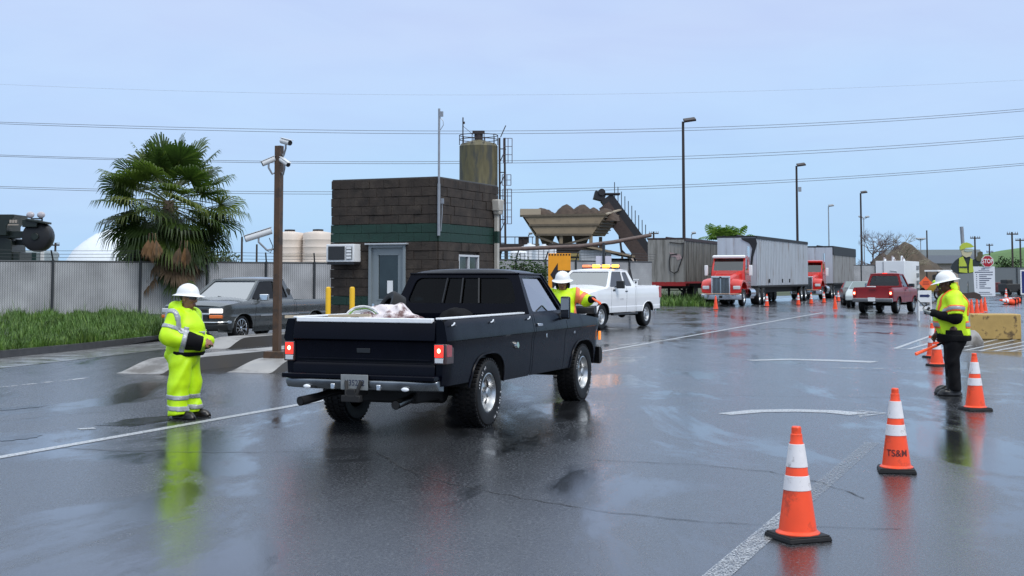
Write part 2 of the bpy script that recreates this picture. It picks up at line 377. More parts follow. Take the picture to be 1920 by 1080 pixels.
while len(gp) < 42000:
    u = rg.random() * 3.6 + .4; i = int(u); f = u - i; v = rg.random() ** 1.6
    if i >= 4: continue
    a = verge(i, 0).lerp(verge(i + 1, 0), f); b_ = verge(i, NV).lerp(verge(i + 1, NV), f); p = a.lerp(b_, v); gp.append(p)
grass('grass', gp, 4, .06, .27, .011)
gp = []
for _ in range(9000):
    p = G(rg.uniform(1232, 1345), rg.uniform(562, 574)); gp.append(p)
grass('far_grass', gp, 6, .10, .40, .03)

# ------------------------------------------------------------------ concrete islands with ramped noses
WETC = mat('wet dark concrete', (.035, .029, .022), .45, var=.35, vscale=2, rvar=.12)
def island(name, label, t0, t1, s0, s1, h=.22, ramp=.95, group=None):
    m = MB(); prof = []
    for i in range(9):
        f = i / 8; prof.append((s0 + ramp * f, max(.006, h * (1 - math.cos(math.pi * min(1, f ** .8))) / 2)))
    prof.append((s1, h))
    L_ = []
    for s_, z in prof:
        g = min(.1, z * .45)
        L_.append([ST(s_, t0, 0), ST(s_, t0 + g, z), ST(s_, t1 - g, z), ST(s_, t1, 0)])
    vs = [p for r_ in L_ for p in r_]; fs = []
    for i in range(len(L_) - 1):
        for j in range(3): fs.append((i * 4 + j, i * 4 + j + 1, i * 4 + 5 + j, i * 4 + 4 + j))
    fs += [(0, 1, 2, 3), tuple(4 * (len(L_) - 1) + j for j in (3, 2, 1, 0))]
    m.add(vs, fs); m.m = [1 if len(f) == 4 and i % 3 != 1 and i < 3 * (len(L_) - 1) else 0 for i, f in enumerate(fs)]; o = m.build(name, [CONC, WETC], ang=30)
    return tag(o, label, 'kerb island', group)
IG = 'concrete lane islands'
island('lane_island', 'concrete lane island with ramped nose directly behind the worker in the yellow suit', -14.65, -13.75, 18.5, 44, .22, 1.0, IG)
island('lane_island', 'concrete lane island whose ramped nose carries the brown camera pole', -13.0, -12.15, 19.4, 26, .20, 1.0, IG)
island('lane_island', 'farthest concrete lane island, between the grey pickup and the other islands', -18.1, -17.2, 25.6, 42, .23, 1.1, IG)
# ------------------------------------------------------------------ vehicles
def interp(pts):
    xs = [p[0] for p in pts]; ys = [p[1] for p in pts]
    return lambda x: float(np.interp(x, xs, ys))
def rrect(u0, u1, v0, v1, ru, rv, n=4):
    q = []
    for cx, cy, a in ((u1 - ru, v0 + rv, -90), (u1 - ru, v1 - rv, 0), (u0 + ru, v1 - rv, 90), (u0 + ru, v0 + rv, 180)):
        for i in range(n):
            t = R(a + 90 * i / (n - 1)); q.append((cx + ru * math.cos(t), cy + rv * math.sin(t)))
    return q
def ring(mf, mg, P, inner, nrm, outer=None, depth=.025, n=4):
    outer = outer or rrect(0, 1, 0, 1, 1e-4, 1e-4, n)
    k = len(inner); vo = [bil(P, *p) for p in outer]; vi = [bil(P, *p) for p in inner]; vd = [p - nrm * depth for p in vi]
    mf.add(vo + vi + vd, [(i, (i + 1) % k, k + (i + 1) % k, k + i) for i in range(k)] + [(k + i, k + (i + 1) % k, 2 * k + (i + 1) % k, 2 * k + i) for i in range(k)])
    mg.add(vd, [tuple(range(k))])

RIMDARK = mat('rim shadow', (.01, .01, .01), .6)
def wheel(par, c, r, wd, side, rim='slot', rimr=None, lugs=0, letters=False, rimmat=None, dual=False):
    """wheel > tyre, rim.  axis along x, side = +1 / -1 outward"""
    rimr = rimr or r * .56; S = side; cx, cy, cz = c; rm = rimmat or ALU
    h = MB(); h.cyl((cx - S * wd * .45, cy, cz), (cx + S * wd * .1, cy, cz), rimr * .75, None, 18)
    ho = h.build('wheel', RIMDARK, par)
    t = MB(); t.mat(0); o = wd / 2
    prof = [(rimr, -o * .8), (r * .75, -o), (r * .93, -o * .98), (r * .985, -o * .82), (r, -o * .6), (r, -o * .2), (r * .985, -o * .17), (r, -o * .14), (r, o * .14), (r * .985, o * .17), (r, o * .2), (r, o * .6), (r * .985, o * .82), (r * .93, o * .98), (r * .80, o * 1.03), (rimr * 1.06, o * .94), (rimr, o * .8)]
    t.lathe([(a, b * S) for a, b in prof], 40, c, 'x', flip=S < 0)
    for i in range(lugs):
        a = 2 * math.pi * i / lugs
        for xx in (-.72, -.3, .3, .72):
            aa = a + (.5 * 2 * math.pi / lugs if abs(xx) < .5 else 0)
            M = Matrix.Translation((cx + xx * o, cy + r * math.cos(aa) * 1.0, cz + r * math.sin(aa) * 1.0)) @ Matrix.Rotation(aa, 4, 'X')
            d = (wd * .17, .022, .03)
            t.add([M @ Vector((x * d[0] / 2, y * d[1] / 2, z * d[2] / 2)) for z in (-1, 1) for x, y in ((-1, -1), (1, -1), (1, 1), (-1, 1))], [(3, 2, 1, 0), (4, 5, 6, 7), (0, 1, 5, 4), (1, 2, 6, 5), (2, 3, 7, 6), (3, 0, 4, 7)])
    if letters:
        t.mat(1); rl = random.Random(9)
        for a0, n_ in ((-1.15, 12), (2.0, 10)):
            for i in range(n_):
                a = a0 + i * .1
                if rl.random() < .12: continue
                rr0, rr1 = r * .80, r * .80 + r * rl.uniform(.05, .085); da = .024
                t.add([(cx + S * o * 1.035, cy + q * math.cos(a + e), cz + q * math.sin(a + e)) for q, e in ((rr0, -da), (rr0, da), (rr1, da), (rr1, -da))], [(0, 1, 2, 3)])
    to = t.build('tyre', [BLACKRUB, mat('white tyre lettering', (.55, .56, .58), .5)], ho)
    m = MB(); e = o * .8
    if rim == 'slot':
        m.lathe([(a, b * S) for a, b in ((rimr, e), (rimr * 1.03, e + .012), (rimr * .97, e + .015), (rimr * .90, e - .02), (rimr * .84, e - .075), (rimr * .72, e - .07), (rimr * .45, e - .045), (rimr * .30, e - .04), (rimr * .27, e + .005), (rimr * .2, e + .018), (0, e + .02))], 36, c, 'x', flip=S < 0)
        m.mat(1)
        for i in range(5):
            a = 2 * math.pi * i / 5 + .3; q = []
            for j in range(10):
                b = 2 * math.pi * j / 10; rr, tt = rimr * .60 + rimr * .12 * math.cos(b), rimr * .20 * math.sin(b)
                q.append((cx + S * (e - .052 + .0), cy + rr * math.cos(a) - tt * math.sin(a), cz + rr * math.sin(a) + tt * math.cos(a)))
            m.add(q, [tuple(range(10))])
    elif rim == 'steel':
        m.lathe([(a, b * S) for a, b in ((rimr, e), (rimr * 1.04, e + .01), (rimr * .93, e), (rimr * .85, e - .04), (rimr * .70, e - .02), (rimr * .5, e + .0), (rimr * .36, e - .03), (rimr * .33, e + .03), (0, e + .04))], 30, c, 'x', flip=S < 0)
        m.mat(1)
        for i in range(8):
            a = 2 * math.pi * i / 8; q = []
            for j in range(8):
                b = 2 * math.pi * j / 8; rr, tt = rimr * .72 + rimr * .075 * math.cos(b), rimr * .1 * math.sin(b)
                q.append((cx + S * (e - .008), cy + rr * math.cos(a) - tt * math.sin(a), cz + rr * math.sin(a) + tt * math.cos(a)))
            m.add(q, [tuple(range(8))])
    else:                                   # spokes
        m.lathe([(a, b * S) for a, b in ((rimr, e), (rimr * 1.03, e + .012), (rimr * .95, e + .012), (rimr * .90, e - .03), (rimr * .9, -e * .2))], 40, c, 'x', flip=S < 0)
        m.lathe([(a, b * S) for a, b in ((rimr * .26, e - .05), (rimr * .24, e - .012), (rimr * .12, e), (0, e))], 20, c, 'x', flip=S < 0)
        ns_ = 10 if rim == 'multi' else 5
        for i in range(ns_):
            a = 2 * math.pi * i / ns_ + .1; u = Vector((0, math.cos(a), math.sin(a))); c_ = Vector(c)
            m.bar(c_ + Vector((S * (e - .02), 0, 0)) + u * rimr * .2, c_ + Vector((S * (e - .02), 0, 0)) + u * rimr * .93, rimr * (.12 if ns_ > 6 else .24), .025, up=(1, 0, 0))
        m.mat(1); m.cyl((cx + S * (e - .07), cy, cz), (cx + S * (e - .069), cy, cz), rimr * .9, None, 24)
    m.build('rim', [rm, RIMDARK], ho, ang=30)
    return ho

def pickup(c):
    t = thing(c['name'], c['label'], 'pickup truck', c['loc'], c['rz'], c.get('group'))
    wf = interp(c['prof']); wb = c['wb']; yr, yf = -c['ro'], wb + c['fo']; yB, yC = c['cab_rear'], c['cowl']
    ft, fl, fb = c.get('ft', .12), c.get('fl', .4), c.get('fb', .06); rk = c['rocker']; tr, tw = c['tr'], c['tw']
    rail, belt = c['rail'], c['belt']; hood = interp([(yC, belt), (yf - .25, c['hoodz']), (yf, c['hoodz'] - c.get('drop', .03))])
    PAINTM = c['paint']; IN = c.get('interior', SEAT)
    def pw(y):
        d = 0.
        if y > yf - fl: d -= ft * ((y - yf + fl) / fl) ** 2.4
        if y < yr + .18: d -= .025 * ((yr + .18 - y) / .18) ** 2
        return d
    ry, rz_, ap = c['arch']
    def zb(y):
        z = rk + max(0, (y - wb - ry) / c['fo']) * c.get('frise', .06)
        if y < -ry: z += c.get('rrise', .06)
        for ya in (0, wb):
            q = abs(y - ya) / ry
            if q < 1: z = max(z, tr * .96 + rz_ * (1 - q ** ap) ** (1 / ap))
        return z
    def zt(y):
        if y < yB - .001: return rail
        return belt if y <= yC else hood(y)
    lv = sorted(set([round(z, 3) for z, _ in c['prof']] + [round(x, 3) for x in np.linspace(rk, belt, 11)]))
    def side(mb, y0, y1, S, top=None, bot=None):
        ys = set(np.linspace(y0, y1, max(3, int((y1 - y0) / .09))))
        for ya in (0, wb):
            for q in (-1.001, -.999, -.97, -.9, -.8, -.65, -.45, -.2, .2, .45, .65, .8, .9, .97, .999, 1.001):
                if y0 < ya + q * ry < y1: ys.add(ya + q * ry)
        ys = sorted(ys); vs = []; n = len(lv)
        for y in ys:
            a, b = (zb(y) if bot is None else bot), (zt(min(max(y, y0 + 1e-4), y1 - 1e-4)) if top is None else top)
            for z in lv:
                zz = min(max(z, a), b)
                vs.append((S * (wf(zz) + pw(y)), y, zz))
        fs = []
        for i in range(len(ys) - 1):
            for j in range(n - 1):
                p = [i * n + j, i * n + j + 1, (i + 1) * n + j + 1, (i + 1) * n + j]
                u = []
                for k_ in p:
                    if all((Vector(vs[k_]) - Vector(vs[m_])).length > 1e-4 for m_ in u): u.append(k_)
                if len(u) > 2: fs.append(tuple(u))
        mb.add(vs, fs)
    g = .006; doors = c['doors']; yd0, yd1 = doors[0], doors[-1]
    body = MB()
    for S in (-1, 1):
        side(body, yr, yB - g, S); side(body, yB + g, yd0 - g, S); side(body, yd1 + g, yf, S)
        for ya in (0, wb):                       # arch lip and inner well
            pts = [(S * (wf(zb(ya + q * ry)) + pw(ya + q * ry) + c.get('lip', .004)), ya + q * ry, zb(ya + q * ry * .9995)) for q in (-.999, -.97, -.9, -.8, -.65, -.45, -.2, .2, .45, .65, .8, .9, .97, .999)]
            body.tube(pts, c.get('lipr', .014), 6)
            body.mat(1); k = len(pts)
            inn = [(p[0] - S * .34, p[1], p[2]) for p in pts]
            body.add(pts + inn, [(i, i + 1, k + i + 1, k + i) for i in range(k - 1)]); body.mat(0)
    # bed: floor, inner walls, rails, head board
    bw = wf(rail) - .085; fz = c['floor']
    body.add([(-bw, yr + .03, fz), (bw, yr + .03, fz), (bw, yB - .03, fz), (-bw, yB - .03, fz)], [(0, 1, 2, 3)])
    for S in (-1, 1):
        a, b = S * bw, S * (wf(rail) - .004)
        body.add([(a, yr + .03, fz), (a, yB - .03, fz), (a, yB - .03, rail), (a, yr + .03, rail), (b, yB - .03, rail + .004), (b, yr + .0, rail + .004)], [(0, 1, 2, 3), (3, 2, 4, 5)])
    body.box((0, yB - .03, (fz + rail) / 2), (2 * bw, .03, rail - fz))
    # rear corner posts beside the tailgate
    tg = c['tgw']
    for S in (-1, 1):
        q = []
        for z in np.linspace(rk + .06, rail, 8): q += [(S * (wf(z) + pw(yr)), yr, z), (S * tg, yr, z), (S * tg, yr + .07, z)]
        body.add(q, [f for i in range(7) for f in ((i * 3, i * 3 + 1, i * 3 + 4, i * 3 + 3), (i * 3 + 1, i * 3 + 2, i * 3 + 5, i * 3 + 4))])
    # cab back, cowl, front fascia
    wbt = wf(belt) - c.get('shoulder', .0)
    body.add([(-wf(fz), yB, fz), (wf(fz), yB, fz), (wf(belt), yB, belt), (-wf(belt), yB, belt)], [(0, 1, 2, 3)])
    def hoodpt(u, y, crown):
        x = u * (wf(hood(y)) + pw(y)); f = max(0, (y - yC) / (yf - yC))
        return Vector((x, y + fb * (1 - u * u) * f ** 2, hood(y) + crown * (1 - abs(u) ** 2.6) * min(1, .35 + 1.2 * (1 - f ** 3))))
    zf0 = c.get('fasc0', .5)
    body.grid(lambda u, v: (lambda z: Vector(((2 * u - 1) * (wf(z) + pw(yf)), yf + fb * (1 - (2 * u - 1) ** 2), z)))(zf0 + (hood(yf) - zf0) * v), 12, 6)
    body.mat(1)
    body.box((0, wb / 2, rk + .13), (1.1, wb + 1.4, .12)); body.box((0, yr + .5, rk + .11), (1.2, .9, .12))
    body.box((0, wb + .1, rk + .2), (1.0, 1.2, .3)); body.box((0, yB + .7, rk + .09), (2 * wf(rk) - .12, yC - yB + .2, .06))
    for ya, rr in ((0, .05), (wb, .05)): body.cyl((-wf(.5) + .2, ya, tr), (wf(.5) - .2, ya, tr), rr, None, 8)
    body.ball((0, 0, tr), (.14, .16, .14)); body.cyl((0, 0, tr), (0, wb, tr + .08), .04)
    body.mat(0)
    # greenhouse
    xr, zr = c['roofw'], c['roof']; yRr, yRf = c['roofy']
    xb = wf(belt) - .012; zB = belt
    q = {'BL': Vector((-xb, yB, zB)), 'BR': Vector((xb, yB, zB)), 'FL': Vector((-xb, yC, zB)), 'FR': Vector((xb, yC, zB)), 'bl': Vector((-xr, yRr, zr)), 'br': Vector((xr, yRr, zr)), 'fl': Vector((-xr + .01, yRf, zr - .01)), 'fr': Vector((xr - .01, yRf, zr - .01))}
    gr, gf = MB(), MB(); G_ = c.get('glass', GLASS)
    P = [q['BL'], q['BR'], q['br'], q['bl']]; n_ = (P[1] - P[0]).cross(P[3] - P[0]).normalized()
    ring(body, gr, P, rrect(*c['rwin'], .05, .14), n_)
    P = [q['FR'], q['FL'], q['fl'], q['fr']]; n_ = (P[1] - P[0]).cross(P[3] - P[0]).normalized()
    ring(body, gf, P, rrect(*c['wwin'], .03, .08), n_)
    ro_ = gr.build('rear_window', c.get('rglass', G_), t, smooth=False); fo_ = gf.build('windshield', c.get('wglass', G_), t, smooth=False)
    sg = {}
    for S in (-1, 1):
        if S > 0: P = [q['BR'], q['FR'], q['fr'], q['br']]
        else: P = [q['FL'], q['BL'], q['bl'], q['fl']]
        n_ = (P[1] - P[0]).cross(P[3] - P[0]).normalized(); wins = c['swin']; sg[S] = []
        cuts = [0.] + [(wins[i][1] + wins[i + 1][0]) / 2 for i in range(len(wins) - 1)] + [1.]
        for i, (a, b, v0, v1) in enumerate(wins):
            o0, o1 = cuts[i], cuts[i + 1]
            inn = rrect(a, b, v0, v1, .035, .10); out_ = rrect(o0, o1, 0, 1, 1e-4, 1e-4)
            if S < 0: inn = rrect(1 - b, 1 - a, v0, v1, .035, .10); out_ = rrect(1 - o1, 1 - o0, 0, 1, 1e-4, 1e-4)
            gs = MB(); ring(body, gs, P, inn, n_, out_); sg[S].append(gs)
    rc_ = c.get('rcrown', .07)
    def roofpt(u, v):
        a, b = q['bl'].lerp(q['br'], u), q['fl'].lerp(q['fr'], u); p = a.lerp(b, v)
        e = (1 - abs(2 * u - 1) ** 3) * (1 - abs(2 * v - 1) ** 4); p.z += rc_ * e ** .6; return p
    ro = MB(); ro.grid(roofpt, 14, 10); roof = ro.build('roof', c.get('roofpaint', PAINTM), t, ang=60)
    for S in (-1, 1): body.tube([q['bl' if S < 0 else 'br'], q['fl' if S < 0 else 'fr'], q['FL' if S < 0 else 'FR']], .016, 6)
    body.tube([q['bl'], q['br']], .016, 6); body.tube([q['fl'], q['fr']], .016, 6)
    bo = body.build('body', [PAINTM, DARK], t, ang=32)
    ho = MB(); ho.grid(lambda u, v: hoodpt(2 * u - 1, yC + .02 + (yf - yC - .02) * v, c.get('crown', .07)), 14, 12); ho.build('hood', PAINTM, t, ang=50)
    # doors with their glass and handle
    hm = c.get('handlemat', TRIM); dl = []
    for S in (-1, 1):
        dd = []
        for i in range(len(doors) - 1):
            d = MB(); side(d, doors[i] + g, doors[i + 1] - g, S, top=belt); dm = d.build('door', PAINTM, t, ang=32); dd.append(dm)
        for i, gs in enumerate(sg[S]):
            gs.build('window_pane', c.get('sglass', G_), dd[-1] if i == len(sg[S]) - 1 else (dd[0] if len(dd) > 1 else t) if True else t, smooth=False)
        hz = c['handle'][1]; hy = c['handle'][0]; h = MB(); h.box((S * (wf(hz) + .014), hy, hz), (.025, .16, .035)); h.build('handle', hm, dd[-1], bevel=.006)
        dl.append(dd)
    # interior
    m = MB(); m.box((0, yB + .42, .78), (2 * wf(.8) - .25, .5, .3)); m.box((0, yB + .2, 1.08), (2 * wf(.8) - .25, .16, .55), rx=R(8)); m.build('bench_seat', IN, t, bevel=.05)
    m = MB(); m.box((0, yC - .22, belt - .12), (2 * wf(.8) - .15, .4, .22)); db = m.build('dashboard', TRIM, t, bevel=.04)
    m = MB(); ctr = Vector((-.42, yC - .52, belt - .02)); m.tube([ctr + Vector((.19 * math.cos(a), .08 * math.sin(a), .17 * math.sin(a))) for a in np.linspace(0, 2 * math.pi, 25)], .014, 6); m.build('steering_wheel', TRIM, t)
    # tailgate
    m = MB(); prof = c['tgprof']
    yz = [(yr - o, z) for z, o in prof]
    poly = yz + [(yr + .045, prof[-1][0]), (yr + .045, prof[0][0])]
    m.prism(poly, lambda u, v, w_: Vector((w_, u, v)), -tg + .008, tg - .008)
    tgo = m.build('tailgate', PAINTM, t, bevel=.006)
    # wheels
    for ya in (wb, 0):
        for S in (-1, 1):
            wheel(t, (S * (wf(.5) - tw / 2 - c.get('inset', .03)), ya, tr), tr, tw, S, c['rim'], c.get('rimr'), c.get('lugs', 0), c.get('letters', False), c.get('rimmat'))
    info = dict(t=t, wf=wf, pw=pw, yr=yr, yf=yf, body=bo, doors=dl, tailgate=tgo, hoodf=hoodpt, q=q, fb=fb, zt=zt, tg=tg)
    return info

REDLAMP = mat('red lamp lens', (.35, .01, .01), .2, coat=1)
LITRED = mat('lit red lamp', (.8, .03, .02), .2, emit=(1, .035, .02), es=1.3)
HOTRED = mat('lit bulb glow', (1, .3, .2), .2, emit=(1, .22, .12), es=14)
WHITELENS = mat('clear lamp lens', (.6, .62, .64), .08, coat=1, spec=1)
LITWHITE = mat('lit headlamp', (.9, .9, .9), .2, emit=(1, .95, .9), es=.9)
AMBERLENS = mat('amber lamp lens', (.75, .16, .01), .2, coat=1)
LITAMBER = mat('lit amber lamp', (1, .4, .02), .2, emit=(1, .33, .03), es=7)
PLATE = mat('licence plate', (.22, .235, .24), .5, var=.15, vscale=20)
INK = mat('dark lettering', (.02, .025, .06), .5)

def mirror(info, S, y, z, d, m, off=.16):
    wf = info['wf']; x = S * (wf(1.1) + off); mb = MB(); mb.box((x, y, z), d, rz=-S * R(8)); mo = mb.build('side_mirror', m, info['t'], bevel=.02)
    a = MB(); a.bar((S * (wf(1.1) - .03), y + .03, z - d[2] * .3), (x, y + .02, z - d[2] * .2), .03)
    a.build('bracket', TRIM, mo)
    g = MB(); g.box((x, y - d[1] / 2 - .003, z), (d[0] * .86, .004, d[2] * .84), rz=-S * R(8)); g.build('mirror_glass', mat('mirror glass', (.5, .55, .6), .03, 1.), mo)

def bumper(t, prof, hw, y0, m, ends=.12, yb=.0, n=16, name='bumper', sgn=1, thick=None):
    """profile (dy, z) swept across x with swept-back ends; sgn=+1 front, -1 rear"""
    mb = MB(); k = len(prof); vs = []
    for i in range(n + 1):
        u = 2 * i / n - 1; back = ends * abs(u) ** 6 + yb * u * u
        for dy, z in prof: vs.append((u * hw, y0 + sgn * (dy - back), z))
    fs = [(i * k + j, (i + 1) * k + j, (i + 1) * k + (j + 1) % k, i * k + (j + 1) % k) for i in range(n) for j in range(k)]
    fs += [tuple(range(k)), tuple(n * k + j for j in reversed(range(k)))]
    mb.add(vs, fs); return mb.build(name, m, t, bevel=.008)

# ---- the black pickup in the foreground
NAVY = mat('matte black navy paint', (.002, .0025, .0065), .25, rvar=.06, var=.25, vscale=3, spec=.13)
TX, TY, TYAW = -1.143, 14.957, .375
BT = pickup(dict(name='black_pickup', label='old black pickup truck with white bed rails and glowing tail lights in the foreground', loc=(TX, TY, 0), rz=-TYAW,
    prof=[(.42, .90), (.5, .925), (.62, .945), (.9, .965), (.985, .985), (1.0, 1.0), (1.02, .998), (1.10, .982), (1.16, .97), (1.19, .962), (1.215, .945)],
    wb=3.34, ro=1.19, fo=.80, cab_rear=1.33, cowl=2.62, ft=.10, fl=.3, fb=.03, rocker=.47, tr=.375, tw=.27, rail=1.215, belt=1.215, hoodz=1.10, drop=.05,
    arch=(.50, .46, 2.9), floor=.72, tgw=.85, roofw=.735, roof=1.705, roofy=(1.47, 2.28), rwin=(.075, .925, .25, .90), wwin=(.05, .95, .06, .94), swin=[(.10, .93, .05, .92)],
    rcrown=.07, crown=.06, doors=[1.40, 2.56], handle=(1.52, 1.08), tgprof=[(.60, .02), (.72, .02), (.745, .012), (.76, -.006), (.965, -.006), (.985, .0), (1.0, .03), (1.03, .028), (1.19, .006), (1.20, 0)],
    paint=NAVY, glass=DGLASS, sglass=glassmat('side window glass', (.5, .55, .55), base=.34), rim='slot', rimr=.215, lugs=44, letters=True, inset=-.035, lip=.004, lipr=.013, handlemat=CHROME, frise=.08, rrise=.06))
t = BT['t']; wf = BT['wf']
BRIGHT = mat('white bed rail cap', (.85, .87, .9), .25, var=.05, vscale=15)
for S in (-1, 1):
    m = MB(); m.box((S * .855, .07, 1.228), (.075, 2.42, .022)); m.build('bed_rail_cap', BRIGHT, t, bevel=.006)
m = MB(); m.box((0, -1.178, 1.208), (1.62, .065, .05)); m.build('tailgate_cap', BRIGHT, BT['tailgate'], bevel=.008)
m = MB(); m.box((0, -1.197, .795), (1.58, .012, .02)); m.build('trim_strip', NAVY, BT['tailgate'], bevel=.004)
for y in (-1.05, .02, 1.18):
    m = MB(); x = wf(1.16) + .012
    m.tube([(x, y - .06, 1.155), (x + .012, y - .02, 1.165), (x + .014, y, 1.185), (x + .012, y + .02, 1.165), (x, y + .06, 1.155)], .009, 6); m.build('tie_down_cleat', CHROME, t)
for S in (-1, 1):
    m = MB(); m.mat(0); m.box((S * .892, -1.19, .865), (.115, .05, .21)); m.box((S * .955, -1.10, .865), (.03, .19, .21))
    lo = m.build('tail_light', mat('chrome lamp bezel', (.14, .10, .10), .3, .7), t, bevel=.008)
    m = MB(); m.box((S * .893, -1.211, .895), (.098, .016, .125)); m.build('brake_lens', LITRED, lo, bevel=.004); m = MB(); m.box((S * .962, -1.12, .895), (.022, .13, .125)); m.build('side_lens', REDLAMP, lo, bevel=.004)
    m = MB(); m.ball((S * .893, -1.217, .90), (.02, .010, .024)); m.build('bulb', HOTRED, lo)
    m = MB(); m.box((S * .893, -1.211, .798), (.095, .014, .05)); m.build('reverse_lens', WHITELENS, lo, bevel=.004)
DCHROME = mat('dark wet bumper chrome', (.22, .24, .26), .28, .9, var=.3, vscale=4, rvar=.12)
m = MB(); m.box((0, -1.192, 1.075), (.20, .02, .07)); m.build('latch_handle', TRIM, BT['tailgate'], bevel=.006)
m = MB(); m.box((0, -1.188, .885), (.16, .01, .05)); m.build('emblem', mat('dull dark emblem', (.03, .032, .036), .35, .5), BT['tailgate'], bevel=.004)
b = bumper(t, [(0, .47), (.13, .485), (.165, .53), (.165, .578), (.15, .59), (.0, .59)], .90, -1.20, DCHROME, .10, sgn=-1, name='rear_bumper')
m = MB(); m.box((0, -1.275, .617), (1.80, .17, .052)); m.build('step_pad', NAVY, b, bevel=.012)
for S in (-1, 1):
    m = MB(); m.ball((S * .58, -1.365, .505), (.045, .015, .022)); m.build('bumper_bolt', BRIGHT, b)
    m = MB(); m.box((S * .27, -1.358, .515), (.05, .025, .06)); m.build('bumper_notch', CHROME, b, bevel=.008)
m = MB(); m.box((0, -1.385, .565), (.32, .012, .16)); pl = m.build('licence_plate', PLATE, t, bevel=.004)
m = MB(); text_mb(m, '1J35272', .085, lambda u, v, w_: Vector((u, -1.3925, .557 + v)), font_w=.9); m.build('plate_number', INK, pl, smooth=False)
m = MB(); m.box((0, -1.32, .46), (.1, .3, .08)); m.box((0, -1.44, .40), (.22, .07, .07)); m.bar((-.09, -1.40, .58), (-.05, -1.46, .42), .035); m.bar((.09, -1.40, .58), (.05, -1.46, .42), .035); m.build('tow_hitch', DARK, t, bevel=.008)
for S, x0 in ((-1, -.57), (1, .50)):
    m = MB(); pr = [(x0 * .75, -.5, .44), (x0 * .95, -.95, .40), (x0, -1.15, .375), (x0 + S * (.06 if S < 0 else 0), -1.42, .35)]
    m.tube(pr, [.04, .04, .045, .05], 14, cap=False); m.mat(1); m.tube([pr[-1], Vector(pr[-1]) * .97 + Vector(pr[-2]) * .03], [.043, .04], 14)
    m.build('exhaust_pipe', [TRIM if S < 0 else mat('dull exhaust chrome', (.2, .2, .2), .25, 1.), DARK], t)
m = MB(); m.cyl((wf(.86) + .0, .80, .865), (wf(.86) + .03, .80, .868), .042, .036, 16); m.build('fuel_cap', CHROME, t)
m = MB(); m.box((wf(.92) + .004, 1.83, .94), (.012, .03, .06)); m.build('door_lock', CHROME, BT['doors'][1][0], bevel=.004)
m = MB(); m.box((wf(.9) + .006, 2.92, .955), (.012, .06, .075)); m.build('fender_badge', mat('dull badge', (.3, .32, .36), .4, .5), t, bevel=.004)
mirror(BT, 1, 2.36, 1.27, (.13, .06, .29), TRIM, .06); mirror(BT, -1, 2.36, 1.27, (.13, .06, .29), TRIM, .06)
for o in t.children:
    if o.name.startswith('side_mirror') and o.data.vertices[0].co.x > 0: o['label'] = 'tall passenger side mirror on a bright bracket'
m = MB(); m.bar((.96, 2.37, 1.20), (1.03, 2.37, 1.16), .06, .12); m.build('mirror_foot', mat('dull grey metal', (.2, .2, .2), .4, .8), t, bevel=.02)
bumper(t, [(0, .45), (.10, .46), (.14, .52), (.14, .62), (.10, .68), (0, .69)], .97, 4.15, DARK, .14, sgn=1, name='front_bumper')
m = MB(); m.box((.965, 4.04, .845), (.02, .07, .12)); m.build('side_marker_lamp', mat('amber marker lit', (.9, .25, .03), .3, emit=(1, .25, .02), es=.8), t, bevel=.005)
m = MB(); m.box((0, 4.155, .84), (1.5, .03, .2)); m.build('grille', TRIM, t)
for y in (0.0,):
    m = MB(); m.box((-.05, 1.36, 1.245), (1.45, .012, .012)); m.build('window_trim', CHROME, t)
m = MB(); m.box((.12, -.62, .42), (.85, .7, .2)); m.cyl((-.2, -.3, .40), (.55, -.3, .40), .13, None, 12); m.build('muffler', DARK, t, bevel=.03)
# rear slider frame
m = MB()
qa, qb, qc, qd = BT['q']['BL'], BT['q']['BR'], BT['q']['br'], BT['q']['bl']
for u in (.36, .64, .50):
    m = MB(); m.bar(bil([qa, qb, qc, qd], u, .26) + Vector((0, -.0, 0)), bil([qa, qb, qc, qd], u, .89), .018)
    m.build('slider_frame', TRIM, t)

# ---- grey pickup behind the kerb, facing the camera
GREY = mat('dark grey metallic paint', (.075, .085, .09), .28, .3, coat=.7, rvar=.04, var=.1)
SY = math.pi - YAW
def place(front_left_wheel, yaw, wb, half):
    # world location of the rear axle centre for a vehicle facing the camera (heading = -RD rotated)
    pass
def veh_loc(pt, local, rz):
    c, s = math.cos(rz), math.sin(rz); return (pt[0] - (local[0] * c - local[1] * s), pt[1] - (local[0] * s + local[1] * c), 0)
rz = math.pi - YAW
SV = pickup(dict(name='grey_pickup', label='dark grey pickup truck with lit headlights and big chrome rims by the slatted fence', loc=veh_loc((-6.95, 33.5), (-.92, 3.64), rz), rz=rz,
    prof=[(.28, .93), (.36, .95), (.6, .965), (.66, .98), (.70, .965), (.86, .985), (.95, .975), (1.02, .94), (1.06, .90)],
    wb=3.64, ro=1.12, fo=.86, cab_rear=1.05, cowl=3.32, ft=.16, fl=.45, fb=.10, rocker=.25, tr=.345, tw=.25, rail=1.04, belt=1.06, hoodz=.97, drop=.05,
    arch=(.46, .40, 2.3), floor=.62, tgw=.80, roofw=.705, roof=1.60, roofy=(1.32, 2.55), rwin=(.08, .92, .15, .88), wwin=(.04, .96, .04, .95), swin=[(.12, .38, .08, .90), (.42, .94, .05, .92)],
    rcrown=.07, crown=.09, doors=[1.15, 1.85, 3.08], handle=(1.87, .93), tgprof=[(.52, .02), (.7, .02), (1.02, 0)], paint=GREY, glass=DGLASS, wglass=glassmat('windscreen glass', (.25, .3, .3), base=.40), rim='multi', rimr=.245, rimmat=CHROME, handlemat=GREY))
t = SV['t']; wf = SV['wf']; yf = SV['yf']
bumper(t, [(0, .30), (.16, .33), (.20, .42), (.20, .47), (.10, .50), (0, .50)], .95, yf - .05, mat('grey valance', (.02, .022, .025), .35), .25, .06, sgn=1, name='front_bumper')
